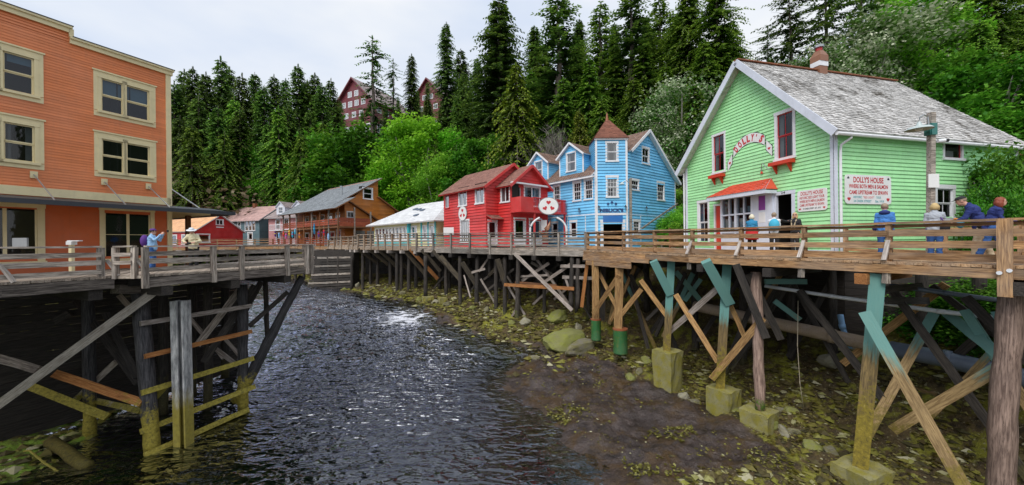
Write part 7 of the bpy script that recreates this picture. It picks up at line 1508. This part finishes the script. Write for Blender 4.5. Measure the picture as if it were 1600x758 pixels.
# undergrowth over the whole hillside: one mass
def undergrowth(n_, seed):
    r2 = np.random.RandomState(seed); xs = r2.uniform(-75, 60, n_ * 4); ys = r2.uniform(14, 120, n_ * 4); d_ = -sdist(np.stack([xs, ys], 1), HILL[::-1]); k = (d_ > -2.5) & (np.abs(xs) < ys * 1.55) & (r2.rand(len(xs)) < np.clip(46 / ys, .25, 1)); xs, ys = xs[k][:n_], ys[k][:n_]; zs = ground(xs, ys); mb = MB(); rr = random.Random(seed)
    for x, y, z_ in zip(xs, ys, zs):
        c_ = rr.uniform(-.5, .5); S_ = rr.uniform(.6, 1.6)
        for _ in range(16):
            p = Vector((x + rr.gauss(0, .6) * S_, y + rr.gauss(0, .6) * S_, z_ + abs(rr.gauss(.3, .6)) * S_)); s_ = rr.uniform(.25, .6); dd = Vector((rr.uniform(-1, 1), rr.uniform(-1, 1), rr.uniform(-.6, .5))).normalized() * s_; kite(mb, p, dd, dd.cross(Vector((rr.uniform(-.5, .5), rr.uniform(-.5, .5), 1))).normalized() * s_ * .35, max(-1, min(1, c_ + rr.uniform(-.5, .5))))
    o = mb.build('hillside_undergrowth', 'leaf_mid'); o['kind'] = 'stuff'
undergrowth(6500, 5)

# ================================================================== people
def tessellate(mb, voxel, smooth_it, mat, name, parent, fold=0.):
    me = mb.mesh(name, mat); o = bpy.data.objects.new(name, me); COL.objects.link(o)
    r_ = o.modifiers.new('r', 'REMESH'); r_.mode = 'VOXEL'; r_.voxel_size = voxel; s_ = o.modifiers.new('s', 'SMOOTH'); s_.iterations = smooth_it; s_.factor = .5
    bpy.context.view_layer.update(); me2 = bpy.data.meshes.new_from_object(o.evaluated_get(bpy.context.evaluated_depsgraph_get())); bpy.data.objects.remove(o)
    if fold:
        nv = len(me2.vertices); co = np.zeros(nv * 3, np.float32); nr = np.zeros(nv * 3, np.float32); me2.vertices.foreach_get('co', co); me2.vertex_normals.foreach_get('vector', nr); co = co.reshape(-1, 3); nr = nr.reshape(-1, 3)
        kk = np.array([mnoise.noise(Vector((x * 9, y * 9, z_ * 16 + x * 8))) + .6 * mnoise.noise(Vector((x * 26, y * 26, z_ * 26))) for x, y, z_ in co.tolist()], np.float32)
        me2.vertices.foreach_set('co', (co + nr * kk[:, None] * fold).ravel()); me2.update()
    me2.polygons.foreach_set('use_smooth', [True] * len(me2.polygons)); me2.name = name
    if not me2.materials: me2.materials.append(MATS[mat])
    o = bpy.data.objects.new(name, me2); COL.objects.link(o); o.parent = parent; return o
def limb(mb, pts_, rad, n=10):
    mb.tube(pts_, rad, n)
    for p, r in ((pts_[0], rad[0]), (pts_[-1], rad[-1])): mb.ball(p, r, 10, 7)
    for p, r in zip(pts_[1:-1], rad[1:-1]): mb.ball(p, r, 10, 7)
def hand(mb, wrist, dirv, side, palm):
    """palm plus five separate, slightly curled fingers"""
    d_ = Vector(dirv).normalized(); pl = Vector(palm).normalized(); sd_ = d_.cross(pl).normalized() * side; w_ = Vector(wrist); c_ = w_ + d_ * .05
    mb.hexa([c_ + d_ * a + sd_ * b_ + pl * q for q in (-.014, .014) for a, b_ in ((-.05, -.032), (-.05, .032), (.045, .042), (.045, -.042))])
    for k, L_ in ((-1.5, .075), (-.5, .085), (.5, .082), (1.5, .062)):
        b0_ = c_ + d_ * .04 + sd_ * k * .021; m_ = b0_ + d_ * L_ * .5 + pl * .008; e_ = b0_ + d_ * L_ * .85 + pl * .032; mb.tube([b0_, m_, e_], [.010, .009, .007], 6)
    b0_ = c_ - d_ * .02 - sd_ * .03; mb.tube([b0_, b0_ - sd_ * .03 + d_ * .035 + pl * .01, b0_ - sd_ * .035 + d_ * .07 + pl * .02], [.012, .011, .008], 6)
def person(name_label, loc, heading, top='cloth_blue', legs='cloth_jeans', shoes='shoe_dark', hair='hair_dark', hairstyle='short', H=1.70, lean=0., stride=0., look=0., arms=None, hat=None, extra=None, nod=0., coat=.62):
    """faces +Y in its own frame; arms = ((elbow),(hand)) per side in metres from the shoulder, left then right"""
    P = empty('person', loc, heading, name_label, 'person'); k = H / 1.70; body = MB(); fwd = lambda z: Vector((0, max(0, z - .95) * math.tan(lean), 0))
    def Q(x, y, z): return (Vector((x, y, z)) + fwd(z)) * k
    hipz = .92; feet = ((-.09, stride * .5), (.09, -stride * .5)); tr = MB(); sh = []
    for x, y in feet:
        hip, kn, an = Vector((x, 0, hipz)) * k, Vector((x * 1.02, y * .55 + .03, .49)) * k, Vector((x * 1.02, y, .09)) * k
        limb(body, [hip, kn, an], [.082 * k, .055 * k, .038 * k]); limb(tr, [hip, kn, Vector((an.x, an.y, .10 * k))], [.100 * k, .074 * k, .064 * k])
        s_ = MB(); a_ = Vector((an.x, an.y, 0)); s_.add([a_ + Vector(q) * k for q in ((-.042, -.08, 0), (.042, -.08, 0), (.05, .10, 0), (.025, .175, 0), (-.025, .175, 0), (-.05, .10, 0), (-.036, -.075, .085), (.036, -.075, .085), (.042, .06, .085), (.022, .15, .045), (-.022, .15, .045), (-.042, .06, .085))], [(5, 4, 3, 2, 1, 0), (6, 7, 8, 9, 10, 11), (0, 1, 7, 6), (1, 2, 8, 7), (2, 3, 9, 8), (3, 4, 10, 9), (4, 5, 11, 10), (5, 0, 6, 11)]); sh.append(s_)
    pel, wst, chs, nck = Q(0, 0, .95), Q(0, 0, 1.10), Q(0, .0, 1.30), Q(0, .01, 1.46); jk = MB()
    for mb, e_ in ((body, 0.), (jk, .022)):
        mb.ball(pel, ((.155 + e_) * k, (.115 + e_) * k, .13 * k), 12, 8); mb.ball(wst, ((.135 + e_) * k, (.105 + e_) * k, .15 * k), 12, 8); mb.ball(chs, ((.165 + e_) * k, (.115 + e_) * k, .17 * k), 12, 8); mb.ball(Q(0, 0, 1.385), ((.135 + e_) * k, (.08 + e_) * k, .07 * k), 12, 8)
    tr.ball(pel, (.165 * k, .125 * k, .12 * k), 12, 8)
    jk.tube([Q(0, 0, .86), Q(0, 0, 1.05), Q(0, 0, 1.2)], [.165 * k, .155 * k, .15 * k], 14); jk.ball(Q(0, 0, .88), (.17 * k, .135 * k, .06 * k), 12, 6)
    limb(body, [Q(0, 0, 1.40), nck], [.065 * k, .055 * k]); limb(jk, [Q(0, -.005, 1.40), Q(0, 0, 1.455)], [.09 * k, .072 * k])
    arms = arms or (((-.06, .0, -.28), (-.05, .10, -.52)), ((.06, .0, -.28), (.05, .10, -.52)))
    for s_, (el, hd) in zip((-1, 1), arms):
        S_ = Q(s_ * .152, 0, 1.375); E_, W_ = S_ + Vector(el) * k, S_ + Vector(hd) * k; limb(body, [S_, E_, W_], [.052 * k, .042 * k, .03 * k]); limb(jk, [S_, E_, W_.lerp(E_, .06)], [.066 * k, .056 * k, .046 * k]); d_ = (W_ - E_).normalized(); hand(body, W_, d_, s_, Vector((0, -.3, -1)) if abs(d_.z) < .8 else Vector((-s_, 0, 0)))
    hc = Q(0, .035, 1.585) + Vector((0, nod * .06, -nod * .02)); hl = MB(); hm = Matrix.Translation(hc) @ Matrix.Rotation(look, 4, 'Z') @ Matrix.Rotation(-nod * .6, 4, 'X')
    def hp_(x, y, z): return hm @ (Vector((x, y, z)) * k)
    def hball(mb, c_, r_): 
        t_ = MB(); t_.ball((0, 0, 0), tuple(q * k for q in r_), 20, 14); mb.add([hm @ (Vector(v_) + Vector(c_) * k) for v_ in t_.v], t_.f)
    hball(body, (0, 0, .02), (.076, .094, .10)); hball(body, (0, .022, -.045), (.058, .072, .072)); hball(body, (0, .092, -.008), (.013, .02, .024)); hball(body, (.077, -.005, -.005), (.012, .022, .03)); hball(body, (-.077, -.005, -.005), (.012, .022, .03)); hball(body, (0, .083, -.052), (.024, .012, .008))
    limb(body, [nck, hp_(0, -.01, -.03)], [.055 * k, .055 * k])
    bo = tessellate(body, .0135, 3, 'skin', 'body', P)
    tessellate(jk, .017, 3, top, 'jacket', P, .017); tessellate(tr, .017, 3, legs, 'trousers', P, .012)
    for s_ in sh: s_.build('shoe', shoes, P, True)
    for s_ in (-1, 1): e_ = MB(); e_.ball(hp_(s_ * .031, .086, .014), .011 * k, 6, 5); e_.build('eye', 'eye_dark', bo)
    if hair:
        hb = MB(); hball(hb, (0, -.012, .04), (.086, .098, .094))
        if hairstyle == 'long':
            hball(hb, (0, -.05, -.03), (.095, .07, .12)); hball(hb, (.055, -.02, -.05), (.05, .06, .11)); hball(hb, (-.055, -.02, -.05), (.05, .06, .11))
        if hairstyle == 'bob': hball(hb, (0, -.03, .0), (.105, .09, .10)); hball(hb, (.06, 0, -.01), (.045, .06, .08)); hball(hb, (-.06, 0, -.01), (.045, .06, .08))
        # clear the face
        for i, v_ in enumerate(hb.v):
            q = hm.inverted() @ Vector(v_)
            if q.y > .045 * k and q.z < .065 * k: q.y = .045 * k; hb.v[i] = tuple(hm @ q)
            q = Vector(hb.v[i]); hb.v[i] = tuple(q + (q - hc).normalized() * (.010 * mnoise.noise(q * 22) + .008 * mnoise.noise(Vector((q.x * 70, q.y * 70, q.z * 12)))))
        hb.build('hair', hair, P, True)
    if hat:
        kind, hmname = hat; hb = MB()
        hball(hb, (0, -.005, .062), (.092, .105, .075))
        for i, v_ in enumerate(hb.v):
            q = hm.inverted() @ Vector(v_)
            if q.z < .05 * k: q.z = .05 * k; hb.v[i] = tuple(hm @ q)
        if kind == 'cap': hb.add([hp_(*q) for q in ((-.07, .08, .056), (.07, .08, .056), (.055, .17, .045), (-.055, .17, .045), (-.07, .08, .064), (.07, .08, .064), (.055, .17, .053), (-.055, .17, .053))], [(3, 2, 1, 0), (4, 5, 6, 7), (0, 1, 5, 4), (1, 2, 6, 5), (2, 3, 7, 6), (3, 0, 4, 7)])
        if kind == 'brim':
            n_ = 18; ri = [hp_(.09 * math.cos(6.283 * q / n_), .1 * math.sin(6.283 * q / n_), .06) for q in range(n_)]; ro = [hp_(.17 * math.cos(6.283 * q / n_), .18 * math.sin(6.283 * q / n_), .035) for q in range(n_)]; hb.add(ri + ro, [(q, (q + 1) % n_, n_ + (q + 1) % n_, n_ + q) for q in range(n_)])
        hb.build('hat', hmname, P, True)
    return P, Q, hm
def bag(P, name, c_, r_, mat, jit=.03):
    mb = MB(); mb.ball(c_, r_, 12, 8, jit=jit); o = mb.build(name, mat, P, True); return o
zr_ = 5.96
# three at the doorway
p, Q, hm = person('blonde person in blue top with red jacket round the waist facing the bay window', V3(at(1175, 392, 15.2), 6.0), R(-45), 'cloth_teal', 'cloth_black', hair='hair_white', hairstyle='bob', H=1.66, arms=(((-.04, .02, -.28), (-.01, .2, -.36)), ((.04, .02, -.28), (.01, .2, -.36))))
mb = MB(); mb.tube([(0, 0, .62), (0, 0, .8), (0, -.01, 1.0), (0, -.01, 1.12)], [.24, .235, .21, .19], 16); mb.build('red_skirt_jacket', 'cloth_red', p, True)
p, Q, hm = person('person in pale grey jacket with bright blue backpack before the doorway', V3(at(1210, 392, 15.4), 6.0), R(-35), 'cloth_white', 'cloth_black', 'shoe_dark', 'hair_grey', 'short', 1.74, lean=.06, arms=(((-.04, .04, -.27), (.0, .24, -.24)), ((.04, .04, -.27), (.0, .24, -.26))))
bag(p, 'backpack', (0, -.22, 1.22), (.19, .13, .26), 'cloth_cyan')
p, Q, hm = person('person in black with sunglasses and pale scarf pointing at the doorway', V3(at(1243, 392, 15.9), 6.02), R(110), 'cloth_black', 'cloth_black', 'shoe_dark', 'hair_blonde', 'long', 1.74, look=.5, nod=-.3, arms=(((-.08, .0, -.27), (-.05, .1, -.5)), ((.12, .22, -.02), (.12, .48, .03))))
mb = MB()
for s_ in (-1, 1): mb.tube([Q(s_ * .06, -.05, 1.47), Q(s_ * .09, .09, 1.38), Q(s_ * .06, .135, 1.2), Q(s_ * .06, .13, 1.05)], [.02, .028, .028, .03], 6)
mb.build('scarf', 'cloth_beige', p, True); mb = MB()
for s_ in (-1, 1): mb.ball(hm @ Vector((s_ * .033, .098, .014)), (.028, .012, .02), 8, 6)
mb.tube([hm @ Vector((-.08, .0, .02)), hm @ Vector((-.06, .09, .02)), hm @ Vector((.06, .09, .02)), hm @ Vector((.08, 0, .02))], .005, 5); mb.build('sunglasses', 'eye_dark', p)
# walkers on the right
p, Q, hm = person('person in bright blue hooded jacket seen from behind near the large sign', V3(at(1383, 405, 11.3), zr_), R(-48), 'cloth_blue', 'cloth_jeans', 'shoe_white', 'hair_grey', 'short', 1.72, arms=(((-.04, -.02, -.28), (-.06, .14, -.46)), ((.04, .0, -.28), (.02, .14, -.5))))
mb = MB(); mb.ball(Q(0, -.10, 1.43), (.13, .08, .07), 12, 8); mb.build('hood', 'cloth_navy', p, True); bag(p, 'shoulder_bag', (-.22, .1, .98), (.07, .11, .1), 'cloth_navy')
p, Q, hm = person('blonde person in grey sweater and jeans with dark shoulder bag beside the lamp post', V3(at(1461, 405, 10.55), zr_), R(-58), 'cloth_grey', 'cloth_jeans', 'shoe_white', 'hair_blonde', 'bob', 1.64, stride=.1, arms=(((-.03, .0, -.28), (-.01, .14, -.48)), ((.05, .06, -.26), (.08, .3, -.2))))
bag(p, 'shoulder_bag', (.20, -.04, .93), (.10, .14, .16), 'cloth_black'); mb = MB(); mb.tube([Q(-.1, .1, 1.35), Q(.0, .0, 1.49), Q(.17, -.1, 1.2), Q(.22, -.04, 1.05)], .014, 6); mb.build('strap', 'cloth_purple', p)
mb = MB(); mb.ball(Q(.36, .36, 1.22), (.05, .05, .03), 8, 6); mb.build('paper_cup', 'cloth_orange', p)
p, Q, hm = person('person in navy jacket, black cap and beige trousers bending forward', V3(at(1536, 408, 10.0), zr_), R(42), 'cloth_navy', 'cloth_beige', 'shoe_white', 'hair_grey', 'short', 1.80, lean=.42, stride=.30, nod=.5, hat=('cap', 'cloth_black'), arms=(((-.03, .10, -.25), (.02, .30, -.36)), ((.03, .10, -.25), (-.02, .30, -.38))))
bag(p, 'plastic_bag', tuple(Q(-.12, .36, .98)), (.1, .08, .13), 'cloth_cyan')
p, Q, hm = person('red haired person in navy jacket and jeans striding right', V3(at(1550, 412, 9.45), zr_), R(-132), 'cloth_navy', 'cloth_jeans', 'shoe_white', 'hair_red', 'long', 1.66, lean=.18, stride=.55, arms=(((-.02, -.06, -.27), (-.01, .04, -.52)), ((.02, .06, -.26), (.0, .28, -.32))))
mb = MB(); mb.tube([Q(.12, .12, 1.38), Q(.02, .02, 1.47), Q(-.16, -.12, 1.25), Q(-.22, -.1, 1.0)], .02, 6); mb.build('strap', 'cloth_black', p); bag(p, 'shoulder_bag', (-.24, -.08, .96), (.08, .13, .12), 'cloth_black')
# two on the left deck
p, Q, hm = person('person in pale blue jacket and purple cap taking a photo on the grey deck', V3(at(238, 425, 13.4), zl_), R(-62), 'cloth_sky', 'cloth_jeans', 'shoe_dark', 'hair_dark', 'short', 1.56, hat=('cap', 'cloth_purple'), arms=(((-.12, .16, -.14), (.04, .30, .10)), ((.12, .16, -.14), (-.04, .30, .10))))
mb = MB(); mb.box(-.06, .06, .42, .45, 1.44, 1.52); mb.build('phone', 'cloth_black', p); bag(p, 'backpack', (0, -.2, 1.12), (.16, .12, .22), 'cloth_purple')
p, Q, hm = person('person in cream jacket and white brimmed hat leaning on the deck rail', V3(at(303, 425, 14.3), zl_), R(-155), 'cloth_cream', 'cloth_black', 'shoe_dark', 'hair_grey', 'short', 1.62, lean=.25, nod=.5, hat=('brim', 'cloth_white'), arms=(((-.12, .10, -.22), (.0, .30, -.26)), ((.12, .10, -.22), (.0, .30, -.26))))
mb = MB(); mb.box(-.06, .06, .40, .50, .98, 1.06); mb.tube([(0, .5, 1.02), (0, .56, 1.02)], .035, 8); mb.build('camera', 'cloth_black', p)
